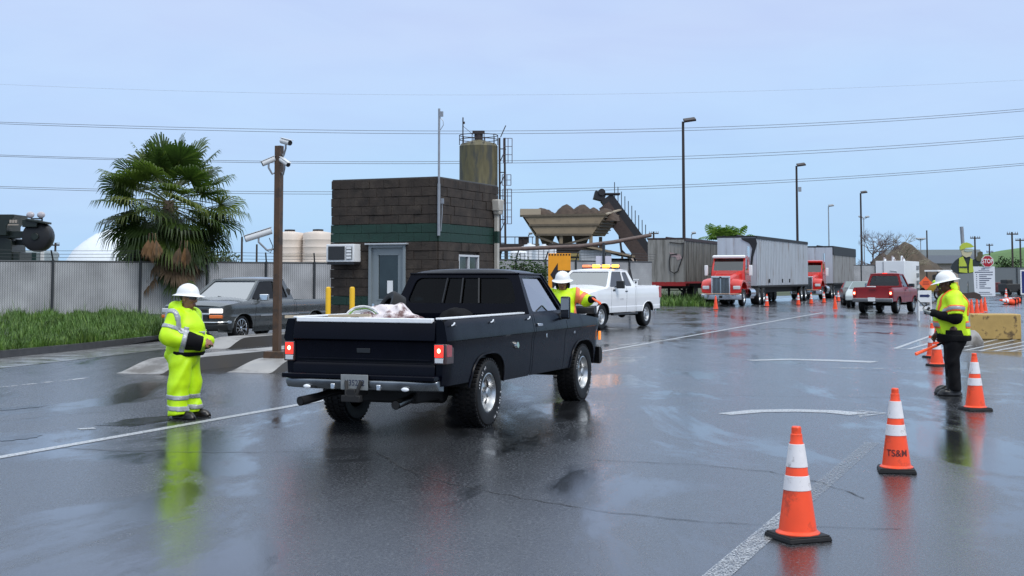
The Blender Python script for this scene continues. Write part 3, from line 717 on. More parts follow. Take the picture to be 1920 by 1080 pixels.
bumper(t, [(0, .485), (.15, .49), (.205, .51), (.205, .535), (.15, .56), (0, .56)], .955, yf - .045, CHROME, .25, .06, sgn=1, name='bumper_strip')
m = MB(); m.box((0, yf + .085, .73), (1.10, .05, .27)); gq = m.build('grille', TRIM, t, bevel=.02)
m = MB(); m.box((0, yf + .115, .735), (1.22, .03, .045)); m.build('grille_bar', CHROME, gq, bevel=.01)
for S in (-1, 1):
    m = MB(); m.box((S * .735, yf + .03, .81), (.34, .10, .115), rz=-S * R(16)); m.build('headlight', LITWHITE if S < 0 else WHITELENS, t, bevel=.02)
    m = MB(); m.box((S * .74, yf + .03, .665), (.34, .10, .085), rz=-S * R(16)); m.build('turn_signal', AMBERLENS, t, bevel=.015)
    mirror(SV, S, 2.82, 1.13, (.24, .12, .17), CHROME)
    m = MB(); m.box((S * (wf(.66) + .004), 1.9, .655), (.014, 1.9, .035)); m.build('side_moulding', mat('bright moulding', (.5, .5, .5), .3, .8), t, bevel=.005)
for x in (-.45, .2):
    m = MB(); m.bar((x, 3.33, 1.08), (x + .55, 3.22, 1.15), .03); m.build('wiper', TRIM, t)
for S in (-1, 1):
    m = MB(); m.box((S * .88, -1.10, .85), (.08, .05, .28)); m.build('tail_light', REDLAMP, t)

# ---- white pickup with amber light bar
WP = mat('wet white paint', (.80, .81, .83), .25, coat=.5, var=.03, vscale=1.5)
f1, r1 = Vector((2.82, 41.2)), Vector((4.56, 44.4)); hd = (f1 - r1).normalized(); rz = math.atan2(-hd.x, hd.y)
WT = pickup(dict(name='white_pickup', label='white extended cab pickup truck with amber roof light bar flashing', loc=veh_loc(f1, (-.90, 3.68), rz), rz=rz,
    prof=[(.48, .95), (.54, .97), (.70, .985), (.72, .975), (.98, 1.0), (1.14, .998), (1.30, .98), (1.37, .955), (1.40, .93)],
    wb=3.68, ro=1.12, fo=.84, cab_rear=1.0, cowl=3.26, ft=.18, fl=.45, fb=.10, rocker=.52, tr=.41, tw=.27, rail=1.36, belt=1.32, hoodz=1.21, drop=.06,
    arch=(.50, .46, 2.4), floor=.85, tgw=.82, roofw=.72, roof=1.885, roofy=(1.22, 2.50), rwin=(.08, .92, .15, .88), wwin=(.04, .96, .04, .95), swin=[(.12, .38, .08, .90), (.42, .945, .04, .93)],
    rcrown=.07, crown=.10, doors=[1.12, 1.85, 3.06], handle=(1.88, 1.20), tgprof=[(.62, .02), (.9, .02), (1.38, 0)], paint=WP, glass=DGLASS, wglass=glassmat('pale windscreen glass', (.3, .38, .36), base=.30), sglass=glassmat('grey side glass', (.12, .14, .15), base=.1), rim='steel', rimr=.235, rimmat=mat('silver wheel', (.55, .56, .57), .35, .7)))
t = WT['t']; wf = WT['wf']; yf = WT['yf']
bumper(t, [(0, .50), (.14, .52), (.20, .60), (.20, .72), (.12, .77), (0, .78)], .98, yf - .05, TRIM, .25, .05, sgn=1, name='front_bumper')
m = MB(); m.box((0, yf + .10, 1.0), (1.16, .06, .34)); gq = m.build('grille', TRIM, t, bevel=.02)
m = MB(); m.box((0, yf + .13, .95), (1.10, .02, .06)); m.build('grille_bar', mat('grey grille bar', (.3, .3, .31), .4), gq, bevel=.01)
for S in (-1, 1):
    m = MB(); m.box((S * .79, yf + .02, 1.02), (.30, .16, .28), rz=-S * R(22)); m.build('headlight', WHITELENS, t, bevel=.03)
    mirror(WT, S, 2.72, 1.42, (.26, .15, .25), TRIM)
    m = MB(); m.box((S * (wf(1.1) + .002), -1.04, 1.15), (.03, .17, .38)); m.build('tail_light', REDLAMP, t, bevel=.01)
    m = MB(); m.box((S * (wf(1.16) + .004), 2.86, 1.24), (.014, .16, .06)); m.build('fender_badge', TRIM, t, bevel=.005)
    m = MB(); m.box((S * (wf(.9) + .004), 2.25, .98), (.006, .26, .10)); m.build('door_seal_emblem', mat('faded emblem', (.5, .5, .52), .5, var=.5, vscale=18), WT['doors'][0 if S < 0 else 1][-1])
m = MB(); m.box((0, 1.72, 1.965), (1.30, .22, .05)); lb = m.build('light_bar', TRIM, t, bevel=.01)
for i, (x, w_, mm) in enumerate(((-.53, .17, LITAMBER), (-.19, .2, LITAMBER), (.17, .2, LITAMBER), (.52, .24, mat('dim amber dome', (.5, .10, .03), .2, coat=1, emit=(1, .25, .1), es=1.2)))):
    m = MB(); m.box((x, 1.72, 2.03), (w_, .24, .085)); m.build('beacon', mm, lb, bevel=.02)
m = MB(); m.box((0, .78, 1.45), (1.70, .40, .24)); m.box((0, .78, 1.58), (1.76, .46, .03)); tb = m.build('tool_box', WHITEP, t, bevel=.01)
m = MB(); m.box((-.86, .78, 1.49), (.03, .1, .06)); m.build('latch', TRIM, tb)
for S in (-1, 1):
    m = MB(); m.bar((S * .85, .98, 1.38), (S * .75, 1.08, 2.0), .05); m.build('rack_post', TRIM, t)
m = MB(); m.bar((-.4, 3.27, 1.36), (.2, 3.18, 1.41), .035); m.bar((.2, 3.27, 1.36), (.75, 3.18, 1.41), .035); m.build('wiper', TRIM, t)
m = MB(); m.box((0, -1.2, .62), (1.8, .14, .16)); m.build('rear_bumper', TRIM, t, bevel=.02)
for S in (-1, 1):
    m = MB(); m.box((S * .93, 1.9, .46), (.12, 2.0, .06)); m.build('running_board', TRIM, t, bevel=.015)

# ---- red pickup driving away on the right
RED = mat('dark red paint', (.20, .004, .007), .3, coat=.15, spec=.3, var=.08)
rz = -R(30); RL = A(1649, 583, 60.5); RL.z = 0
RG = pickup(dict(name='red_pickup', label='dark red pickup truck with brake lights on, driving away beyond the white sign stand', loc=(RL.x, RL.y, 0), rz=rz,
    prof=[(.42, .83), (.5, .845), (.68, .855), (.72, .865), (.9, .87), (1.0, .86), (1.06, .83), (1.09, .80)],
    wb=2.84, ro=1.10, fo=.74, cab_rear=.86, cowl=2.15, ft=.14, fl=.35, fb=.06, rocker=.46, tr=.355, tw=.25, rail=1.10, belt=1.09, hoodz=.99, drop=.05,
    arch=(.43, .40, 2.3), floor=.7, tgw=.70, roofw=.62, roof=1.67, roofy=(1.02, 1.75), rwin=(.07, .93, .12, .88), wwin=(.05, .95, .05, .95), swin=[(.12, .92, .06, .92)],
    rcrown=.06, crown=.06, doors=[.96, 2.0], handle=(1.1, .98), tgprof=[(.58, .03), (.66, .03), (.69, .01), (1.08, 0)], paint=RED, glass=DGLASS, rglass=glassmat('back glass', (.35, .4, .4), base=.05), rim='five', rimr=.2))
t = RG['t']; wf = RG['wf']; t.scale = (1.08, 1.08, 1.08)
for S in (-1, 1):
    m = MB(); m.box((S * .765, -1.10, .90), (.12, .05, .30)); lo = m.build('tail_light', REDLAMP, t, bevel=.01)
    m = MB(); m.box((S * .765, -1.128, .86), (.105, .02, .15)); m.build('brake_lens', LITRED, lo)
    m = MB(); m.ball((S * .765, -1.135, .86), (.04, .012, .05)); m.build('bulb', HOTRED, lo)
    mirror(RG, S, 1.82, 1.17, (.24, .14, .17), TRIM)
m = MB(); m.box((0, 1.02, 1.70), (.2, .03, .035)); m.build('high_brake_light', LITRED, t)
b = bumper(t, [(0, .48), (.12, .49), (.15, .54), (.15, .64), (0, .66)], .84, -1.12, mat('bumper chrome grey', (.35, .36, .37), .3, .8), .08, sgn=-1, name='rear_bumper')
m = MB(); m.box((0, -1.28, .60), (.31, .012, .16)); m.build('licence_plate', WHITEP, t)
m = MB(); m.box((0, -1.14, 1.0), (.3, .02, .03)); m.build('tailgate_handle', TRIM, RG['tailgate'])
m = MB(); m.box((-.1, -.9, 1.13), (.35, .2, .04)); m.build('bed_load', WHITEP, t, bevel=.01)
# ------------------------------------------------------------------ people: smooth-union distance fields meshed as one surface
def net(D, org, h):
    """surface nets of the zero level of D (numpy)"""
    S = D < 0; nx, ny, nz = D.shape
    c = np.stack([S[i:nx - 1 + i, j:ny - 1 + j, k:nz - 1 + k] for i in (0, 1) for j in (0, 1) for k in (0, 1)])
    cnt = c.sum(0); act = (cnt > 0) & (cnt < 8); idx = np.full(act.shape, -1, int); cells = np.argwhere(act); idx[act] = np.arange(len(cells))
    acc = np.zeros((len(cells), 3)); num = np.zeros(len(cells))
    offs = [(i, j, k) for i in (0, 1) for j in (0, 1) for k in (0, 1)]
    for a in offs:
        for ax in range(3):
            if a[ax]: continue
            b = list(a); b[ax] = 1
            da = D[cells[:, 0] + a[0], cells[:, 1] + a[1], cells[:, 2] + a[2]]; db = D[cells[:, 0] + b[0], cells[:, 1] + b[1], cells[:, 2] + b[2]]
            x = (da < 0) != (db < 0); t = np.where(x, da / np.where(x, da - db, 1), 0)
            p = np.array(a)[None] + t[:, None] * np.eye(3)[ax][None]; acc[x] += p[x]; num[x] += 1
    V = (cells + acc / num[:, None]) * h + org; F = []
    for ax in range(3):
        u, v = [(1, 2), (2, 0), (0, 1)][ax]
        sl0 = [slice(None)] * 3; sl1 = [slice(None)] * 3; sl0[ax] = slice(0, -1); sl1[ax] = slice(1, None)
        e = S[tuple(sl0)] != S[tuple(sl1)]
        P = np.argwhere(e); P = P[(P[:, u] > 0) & (P[:, v] > 0) & (P[:, u] < D.shape[u] - 1) & (P[:, v] < D.shape[v] - 1)]
        if not len(P): continue
        q = []
        for du, dv in ((-1, -1), (0, -1), (0, 0), (-1, 0)):
            Q = P.copy(); Q[:, u] += du; Q[:, v] += dv; q.append(idx[Q[:, 0], Q[:, 1], Q[:, 2]])
        q = np.stack(q, 1); fl = ~S[P[:, 0], P[:, 1], P[:, 2]]; q[fl] = q[fl][:, ::-1]; F.append(q)
    return V, np.concatenate(F)
class SDF:
    def __init__(s, lo, hi, h):
        s.h = h; s.org = np.array(lo, float); n = np.ceil((np.array(hi) - s.org) / h).astype(int) + 1; s.D = np.full(n, .5); s.M = np.zeros(n, int)
    def sub(s, lo, hi):
        a = np.clip(np.floor((np.array(lo) - s.org) / s.h).astype(int), 0, s.D.shape); b = np.clip(np.ceil((np.array(hi) - s.org) / s.h).astype(int) + 1, 0, s.D.shape)
        sl = tuple(slice(i, j) for i, j in zip(a, b))
        g = np.meshgrid(*[s.org[i] + s.h * np.arange(a[i], b[i]) for i in range(3)], indexing='ij'); return sl, np.stack(g, -1)
    def join(s, sl, d, k, m):
        o = s.D[sl]
        if k > 0:
            hh = np.clip(.5 + .5 * (o - d) / k, 0, 1); r = o * (1 - hh) + d * hh - k * hh * (1 - hh)
        else: r = np.minimum(o, d)
        s.M[sl] = np.where(d < o, m, s.M[sl]); s.D[sl] = r
    def cap(s, a, b, ra, rb=None, k=.03, m=0, sc_=(1, 1, 1)):
        a, b = np.array(a, float), np.array(b, float); rb = ra if rb is None else rb; q = np.array(sc_, float); mg = k + .04
        lo = np.minimum(a - ra / q.min() * 1., b - rb / q.min()) - mg; hi = np.maximum(a + ra / q.min(), b + rb / q.min()) + mg
        sl, P = s.sub(lo, hi); A_, B_ = a * q, b * q; P = P * q; ab = B_ - A_; t = np.clip(((P - A_) @ ab) / max(ab @ ab, 1e-9), 0, 1)
        d = np.linalg.norm(P - A_ - t[..., None] * ab, axis=-1) - (ra + (rb - ra) * t); s.join(sl, d, k, m); return s
    def ell(s, c, r, k=.03, m=0, rot=None):
        c = np.array(c, float); r = np.array(r, float); mg = k + .04; sl, P = s.sub(c - r.max() - mg, c + r.max() + mg); P = P - c
        if rot is not None: P = P @ np.array(rot)
        k0 = np.linalg.norm(P / r, axis=-1); k1 = np.linalg.norm(P / (r * r), axis=-1); d = np.where(k1 > 1e-9, k0 * (k0 - 1) / np.maximum(k1, 1e-9), -r.min()); s.join(sl, d, k, m); return s
    def pts(s):
        g = np.meshgrid(*[s.org[i] + s.h * np.arange(s.D.shape[i]) for i in range(3)], indexing='ij'); return np.stack(g, -1)
    def cut(s, p, n):                        # keep the side the normal points away from
        P = s.pts(); n = np.array(n, float); n /= np.linalg.norm(n); s.D = np.maximum(s.D, (P - np.array(p)) @ n); return s
    def folds(s, amp, f=18, seed=0, vert=.5):
        P = s.pts(); r = np.random.RandomState(seed); w_ = np.zeros(s.D.shape)
        for i in range(5):
            d = r.normal(size=3); d[2] *= vert + r.rand(); d /= np.linalg.norm(d); g_ = r.normal(size=3); ff = f * (.6 + r.rand() * 1.2)
            w_ += np.sin(ff * (P @ d) + 1.7 * np.sin(ff * .45 * (P @ g_) + r.rand() * 6) + r.rand() * 6) / (1 + i * .3)
        s.D = s.D + amp * w_; return s
    def copy(s):
        o = SDF.__new__(SDF); o.h, o.org, o.D, o.M = s.h, s.org, s.D.copy(), s.M.copy(); return o
    def mesh(s): 
        D = np.pad(s.D, 1, constant_values=.5); return net(D, s.org - s.h, s.h)
    def build(s, name, mats, parent, smooth_iter=1):
        V, F = s.mesh(); me = bpy.data.meshes.new(name); me.from_pydata(V.tolist(), [], F.tolist())
        mats = mats if isinstance(mats, (list, tuple)) else [mats]
        for m in mats: me.materials.append(m)
        if len(mats) > 1:
            c = V[F].mean(1); i = np.clip(np.round((c - s.org) / s.h).astype(int), 0, np.array(s.D.shape) - 1); me.polygons.foreach_set('material_index', s.M[i[:, 0], i[:, 1], i[:, 2]].astype(np.int32))
        me.polygons.foreach_set('use_smooth', [True] * len(me.polygons)); o = bpy.data.objects.new(name, me); COL.objects.link(o); o.parent = parent
        if smooth_iter:
            b = o.modifiers.new('smooth', 'SMOOTH'); b.iterations = smooth_iter; b.factor = .5
        return o
def V3(*a): return np.array(a, float)
def head_sdf(H, c, skin=0, hair=1, lip=2, eye=3, yaw=0., pitch=0., hairl=0.):
    """c = head centre; local face direction +y turned by yaw and pitch"""
    cy, sy, cp, sp = math.cos(yaw), math.sin(yaw), math.cos(pitch), math.sin(pitch)
    Rm = np.array([[cy, -sy, 0], [sy, cy, 0], [0, 0, 1]]) @ np.array([[1, 0, 0], [0, cp, -sp], [0, sp, cp]])
    def w(x, y, z): return c + Rm @ V3(x, y, z)
    H.ell(w(0, -.01, .03), (.076, .094, .085), .01, skin, Rm); H.ell(w(0, .025, -.045), (.060, .066, .075), .03, skin, Rm); H.ell(w(0, .055, -.085), (.035, .032, .028), .025, skin, Rm)
    H.cap(w(0, .09, .005), w(0, .112, -.032), .010, .015, .012, skin); H.ell(w(.018, .098, -.036), (.011, .011, .009), .008, skin); H.ell(w(-.018, .098, -.036), (.011, .011, .009), .008, skin)
    H.cap(w(-.04, .075, .022), w(.04, .075, .022), .016, .016, .015, skin)
    H.ell(w(-.042, .072, -.03), (.024, .02, .024), .02, skin); H.ell(w(.042, .072, -.03), (.024, .02, .024), .02, skin)
    for sg in (-1, 1):
        H.ell(w(sg * .078, -.005, -.01), (.012, .024, .034), .008, skin, Rm)
        H.ell(w(sg * .031, .083, .004), (.013, .009, .008), .004, eye)
    H.cap(w(-.022, .088, -.067), w(.022, .088, -.067), .008, .008, .006, lip); H.cap(w(-.018, .088, -.078), w(.018, .088, -.078), .008, .008, .006, lip)
    if hair is not None:
        H.ell(w(0, -.03, .04), (.083, .088, .085), .01, hair, Rm)
        if hairl: H.ell(w(0, -.07, -.05), (.065, .05, .07 + hairl), .02, hair, Rm)
    return w
def hand_sdf(H, wrist, d, nrm, S, skin, curl=.8, spread=.0, sc_=1.):
    """d finger direction, nrm palm normal (palm side), S +1 thumb to the right of d x nrm"""
    d = d / np.linalg.norm(d); nrm = nrm - d * (nrm @ d); nrm /= np.linalg.norm(nrm); x = np.cross(d, nrm) * S
    H.cap(wrist - d * .03, wrist + d * .02, .026 * sc_, .024 * sc_, .015, skin)
    for i, o in enumerate((-.028, -.009, .010, .028)):
        H.cap(wrist + d * .015 + x * o * .6 * sc_, wrist + (d * .075 + x * o) * sc_, .014 * sc_, .0115 * sc_, .008, skin)
        p = wrist + (d * .082 + x * o * 1.05) * sc_; l = (.030, .038, .042, .038)[i] if S > 0 else (.030, .038, .042, .038)[i]; a = 0.
        for j in range(3):
            a += curl * (.75 if j == 0 else 1.0); dd = d * math.cos(a) + nrm * math.sin(a); q = p + dd * l * sc_ * (1, .75, .6)[j]
            H.cap(p, q, (.0092 - j * .0007) * sc_, (.0086 - j * .0007) * sc_, .003, skin); p = q
    p = wrist + (d * .022 + x * .026) * sc_; q = p + (x * .028 + d * .026 + nrm * .012) * sc_; r_ = q + (d * .026 + nrm * .016 - x * .002) * sc_
    H.cap(p, q, .0135 * sc_, .011 * sc_, .008, skin); H.cap(q, r_, .0105 * sc_, .009 * sc_, .004, skin)

def hard_hat(par, w, sc_=1., m=None, full=True, name='hard_hat'):
    """dome with brim, ribs and headband sitting on the head frame w"""
    o_, ex, ey, ez = w(0, 0, 0), w(1, 0, 0) - w(0, 0, 0), w(0, 1, 0) - w(0, 0, 0), w(0, 0, 1) - w(0, 0, 0)
    def P(x, y, z): return Vector(o_ + (ex * x + ey * (y - .005) + ez * (z + .042)) * sc_)
    mb = MB(); prof = [(0, .118), (.03, .116), (.06, .105), (.085, .084), (.102, .055), (.110, .025), (.113, .006), (.118, .0)]
    br = [(.150, -.010), (.155, -.014), (.150, -.015), (.112, -.004)] if full else [(.128, -.004), (.129, -.008), (.112, -.006)]
    n = 28; vs = []
    for r, z in prof + br:
        for j in range(n):
            a = 2 * math.pi * j / n; fr = 1 + (.12 * max(0, math.sin(a)) if r > .12 else 0); vs.append(P(r * math.cos(a) * .97, r * math.sin(a) * 1.18 * fr, z - (.008 * math.sin(a) ** 2 if r > .13 else 0)))
    k = len(prof + br); mb.add(vs, [(i * n + j, i * n + (j + 1) % n, (i + 1) * n + (j + 1) % n, (i + 1) * n + j) for i in range(k - 1) for j in range(n)])
    for x in (-.028, 0, .028): mb.tube([P(x, 1.12 * math.sqrt(max(0, .112 ** 2 - x * x)) * math.cos(a), .119 * math.sin(a) * (1 - abs(x) * 1.2)) for a in np.linspace(.35, math.pi - .35, 12)], .005 * sc_, 6)
    ho = mb.build(name, m, par, ang=50)
    return ho, P
HIVIS = mat('fluorescent yellow fabric', (.56, .90, .004), .55, var=.10, vscale=9, bump=.12, bscale=45)
HIVEST = mat('fluorescent yellow vest', (.62, .92, .01), .55, var=.08, vscale=9, bump=.1, bscale=60)
SILVER = mat('reflective tape', (.36, .38, .40), .35, .15, var=.1, vscale=30)
ORANGET = mat('orange tape', (.95, .17, .03), .5)
BLACKF = mat('black fabric', (.0045, .0045, .006), .8, spec=.2, var=.3, vscale=12, bump=.15, bscale=50)
SKIN1 = mat('tan skin', (.30, .14, .09), .45, var=.08); SKIN2 = mat('deep brown skin', (.085, .036, .022), .42, var=.1)
LIP = mat('lips', (.20, .065, .05), .4); HAIR = mat('dark hair', (.010, .007, .006), .5); EYEW = mat('eye', (.35, .33, .30), .2)
HATW = mat('white hard hat shell', (.80, .80, .79), .28, coat=.4)
BOOT = mat('wet dark boots', (.012, .009, .007), .3, bump=.1)
GREYF = mat('grey glove', (.33, .36, .36), .7)
def stripe(src, name, m, par, slabs, off=.010, bnd=None):
    """reflective bands: the garment grown a little, cut to slabs (point, normal, half width)"""
    o = src.copy(); P = o.pts(); sl = np.full(o.D.shape, .5)
    for p, n, w_ in slabs:
        n = np.array(n, float); n /= np.linalg.norm(n); sl = np.minimum(sl, np.abs((P - np.array(p)) @ n) - w_)
    o.D = np.maximum(np.maximum(o.D - off, -(o.D + .006)), sl)
    if bnd is not None: o.D = np.maximum(o.D, bnd(P))
    return o.build(name, m, par, 0)

def boots(par, feet, m, yaw=0, toe=.20):
    for (x, y, a) in feet:
        B = SDF((x - .25, y - .25, -.0), (x + .25, y + .25, .26), .009); d = V3(-math.sin(a), math.cos(a), 0)
        p = V3(x, y, 0); B.cap(p + V3(0, 0, .10), p + V3(0, 0, .22), .058, .065, .02); B.cap(p - d * .05 + V3(0, 0, .045), p + d * toe * .8 + V3(0, 0, .038), .046, .042, .03); B.ell(p + d * toe * .6 + V3(0, 0, .05), (.05, .05, .045), .03)
        B.cap(p - d * .06 + V3(0, 0, .012), p + d * toe * .85 + V3(0, 0, .012), .052, .050, .006); B.cut((0, 0, .003), (0, 0, -1)); B.build('boot', m, par)

# ---- worker in the full yellow rain suit, left
def worker_suit(loc, rz):
    t = thing('person', 'worker in full yellow rain suit and white hard hat, hands held at the belly', 'person', loc, rz)
    lo, hi = (-.50, -.42, -.01), (.50, .50, 1.66)
    hc = V3(0, .03, 1.415)
    sh = [V3(-.205, -.02, 1.215), V3(.205, -.02, 1.215)]; el = [V3(-.295, -.05, .965), V3(.295, -.05, .965)]; wr = [V3(-.10, .235, .905), V3(.085, .25, .89)]
    B = SDF((-.42, -.3, .06), (.42, .42, 1.58), .0075)
    w = head_sdf(B, hc, yaw=.02, pitch=-.05)
    B.cap((0, 0, 1.22), hc + V3(0, -.01, -.06), .062, .055, .03, 0)
    B.cap((0, .0, .85), (0, .0, 1.15), .12, .13, .05, 0, ); B.cap((-.12, 0, 1.2), (.12, 0, 1.2), .06, .06, .05, 0)
    for i in (0, 1):
        B.cap(sh[i], el[i], .045, .038, .03, 0); B.cap(el[i], wr[i], .038, .026, .02, 0)
        B.cap((.09 * (2 * i - 1), 0, .80), (.10 * (2 * i - 1), 0, .45), .08, .06, .03, 0); B.cap((.10 * (2 * i - 1), 0, .45), (.10 * (2 * i - 1), -.01, .12), .055, .04, .03, 0)
        S = 2 * i - 1
        hand_sdf(B, wr[i] + V3(-S * .02, .02, 0), V3(-S * .75, .65, .05), V3(-S * .3, -.6, -.5), -S, 0, .55)
    B.build('body', [SKIN1, HAIR, LIP, EYEW], t)
    # jacket
    J = SDF((-.48, -.40, .60), (.48, .46, 1.42), .011)
    J.cap((0, -.01, .78), (0, .0, 1.12), .215, .20, .06, sc_=(1, 1.08, 1)); J.ell((0, .055, .90), (.225, .20, .20), .08); J.ell((0, .05, 1.08), (.21, .165, .12), .06); J.cap((-.19, -.02, 1.20), (.19, -.02, 1.20), .085, .085, .06); J.cap((0, -.005, 1.20), (0, .0, 1.295), .105, .10, .04)
    for i in (0, 1):
        J.cap(sh[i], el[i], .098, .098, .05); J.cap(el[i], wr[i], .102, .080, .04)
    J.cap((0, -.10, 1.275), (0, -.115, 1.30), .09, .085, .03, sc_=(.75, 1.1, 1))          # hood rolled behind the neck
    J.ell((-.07, .07, 1.27), (.05, .05, .045), .02); J.ell((.07, .07, 1.27), (.05, .05, .045), .02)
    P = J.pts(); nk = np.linalg.norm((P - V3(0, .03, 1.33)) / V3(.082, .095, .10), axis=-1); J.D = np.maximum(J.D, (1 - nk) * .07)
    J.folds(.007, 15, 3, .8); J.cut((0, 0, .735), (0, .06, -1)); 
    Pz = J.pts()
    J.build('jacket', HIVIS, t)
    def arm_d(P):      # True where the point is nearer to an arm
        d = np.full(P.shape[:-1], 9.)
        for i in (0, 1):
            for a, b in ((sh[i], el[i]), (el[i], wr[i])):
                ab = b - a; tt = np.clip(((P - a) @ ab) / (ab @ ab), 0, 1); d = np.minimum(d, np.linalg.norm(P - a - tt[..., None] * ab, axis=-1))
        return d
    stripe(J, 'reflective_band', SILVER, t, [((0, 0, 1.0), (0, 0, 1), .027)], bnd=lambda P: .125 - arm_d(P))
    stripe(J, 'reflective_brace', SILVER, t, [((-.125, 0, 0), (1, 0, .12), .026), ((.125, 0, 0), (1, 0, -.12), .026)], bnd=lambda P: np.maximum(1.0 - P[..., 2], .085 - arm_d(P)))
    for i in (0, 1):
        a = (el[i] - sh[i]) / np.linalg.norm(el[i] - sh[i]); m_ = sh[i] * .42 + el[i] * .58; S = 2 * i - 1
        stripe(J, 'sleeve_band', SILVER, t, [(m_, a, .026)], bnd=lambda P, S=S: .17 - S * P[..., 0])
        f = wr[i] - el[i]; fl = f / np.linalg.norm(f); c_ = el[i] + f * .50
        stripe(J, 'cuff_band', SILVER, t, [(c_, fl, .03)], off=.011, bnd=lambda P, c_=c_: np.linalg.norm(P - c_, axis=-1) - .16)
        K_ = SDF(tuple(np.minimum(c_, wr[i]) - .16), tuple(np.maximum(c_, wr[i]) + .16), .010); K_.cap(c_ + f * .05, wr[i] - fl * .0, .112, .092, .0); K_.folds(.004, 24, 5 + i); K_.cut(c_ + fl * .03, -fl); K_.cut(wr[i] + fl * .03, fl); K_.build('dark_sleeve', BLACKF, t)
    Hm = J.copy(); Hm.D = np.maximum(np.maximum(Hm.D - .012, -(Hm.D + .01)), np.abs(Pz[..., 2] - .758 + .06 * Pz[..., 1]) - .035); Hm.D = np.maximum(Hm.D, -.03 - Pz[..., 1]); Hm.build('jacket_hem', BLACKF, t)
    # trousers
    T = SDF((-.40, -.34, .02), (.40, .36, .98), .011)
    T.cap((0, -.01, .72), (0, .01, .88), .18, .195, .06, sc_=(1, 1.05, 1)); T.ell((0, -.07, .74), (.19, .15, .16), .06)
    for S in (-1, 1): T.cap((S * .10, .0, .72), (S * .125, .01, .40), .138, .126, .012); T.cap((S * .128, .01, .40), (S * .14, .01, .08), .126, .122, .01)
    T.folds(.009, 13, 8, .35); T.cut((0, 0, .045), (0, .15, -1)); T.cut((0, 0, .93), (0, 0, 1)); T.build('trousers', HIVIS, t)
    for S in (-1, 1):
        for z in (.255, .13): stripe(T, 'leg_band', SILVER, t, [((0, 0, z), (0, .06, 1), .029)], bnd=lambda P, S=S: .002 - S * P[..., 0])
    boots(t, [(-.135, .02, .25), (.135, .03, -.2)], BOOT, toe=.22)
    hh, Pp = hard_hat(t, w, 1.06, HATW)
    g = MB()
    for S in (-1, 1):
        g.grid(lambda u, v: Vector(w(S * (.006 + .066 * u), .108 - .050 * u ** 2.2, .022 - .036 * v + .004 * u)), 8, 3)
        g.tube([Vector(w(S * .072, .062, .012)), Vector(w(S * .082, .02, .012)), Vector(w(S * .08, -.02, .002))], .004, 5)
    g.tube([Vector(w(-.07, .066, .02)), Vector(w(-.03, .104, .022)), Vector(w(.03, .104, .022)), Vector(w(.07, .066, .02))], .004, 5)
    g.build('sunglasses', mat('sunglass lens', (.012, .008, .008), .1, coat=1), t)
    return t
p = G(345, 783); worker_suit((p.x, p.y, 0), -R(108))

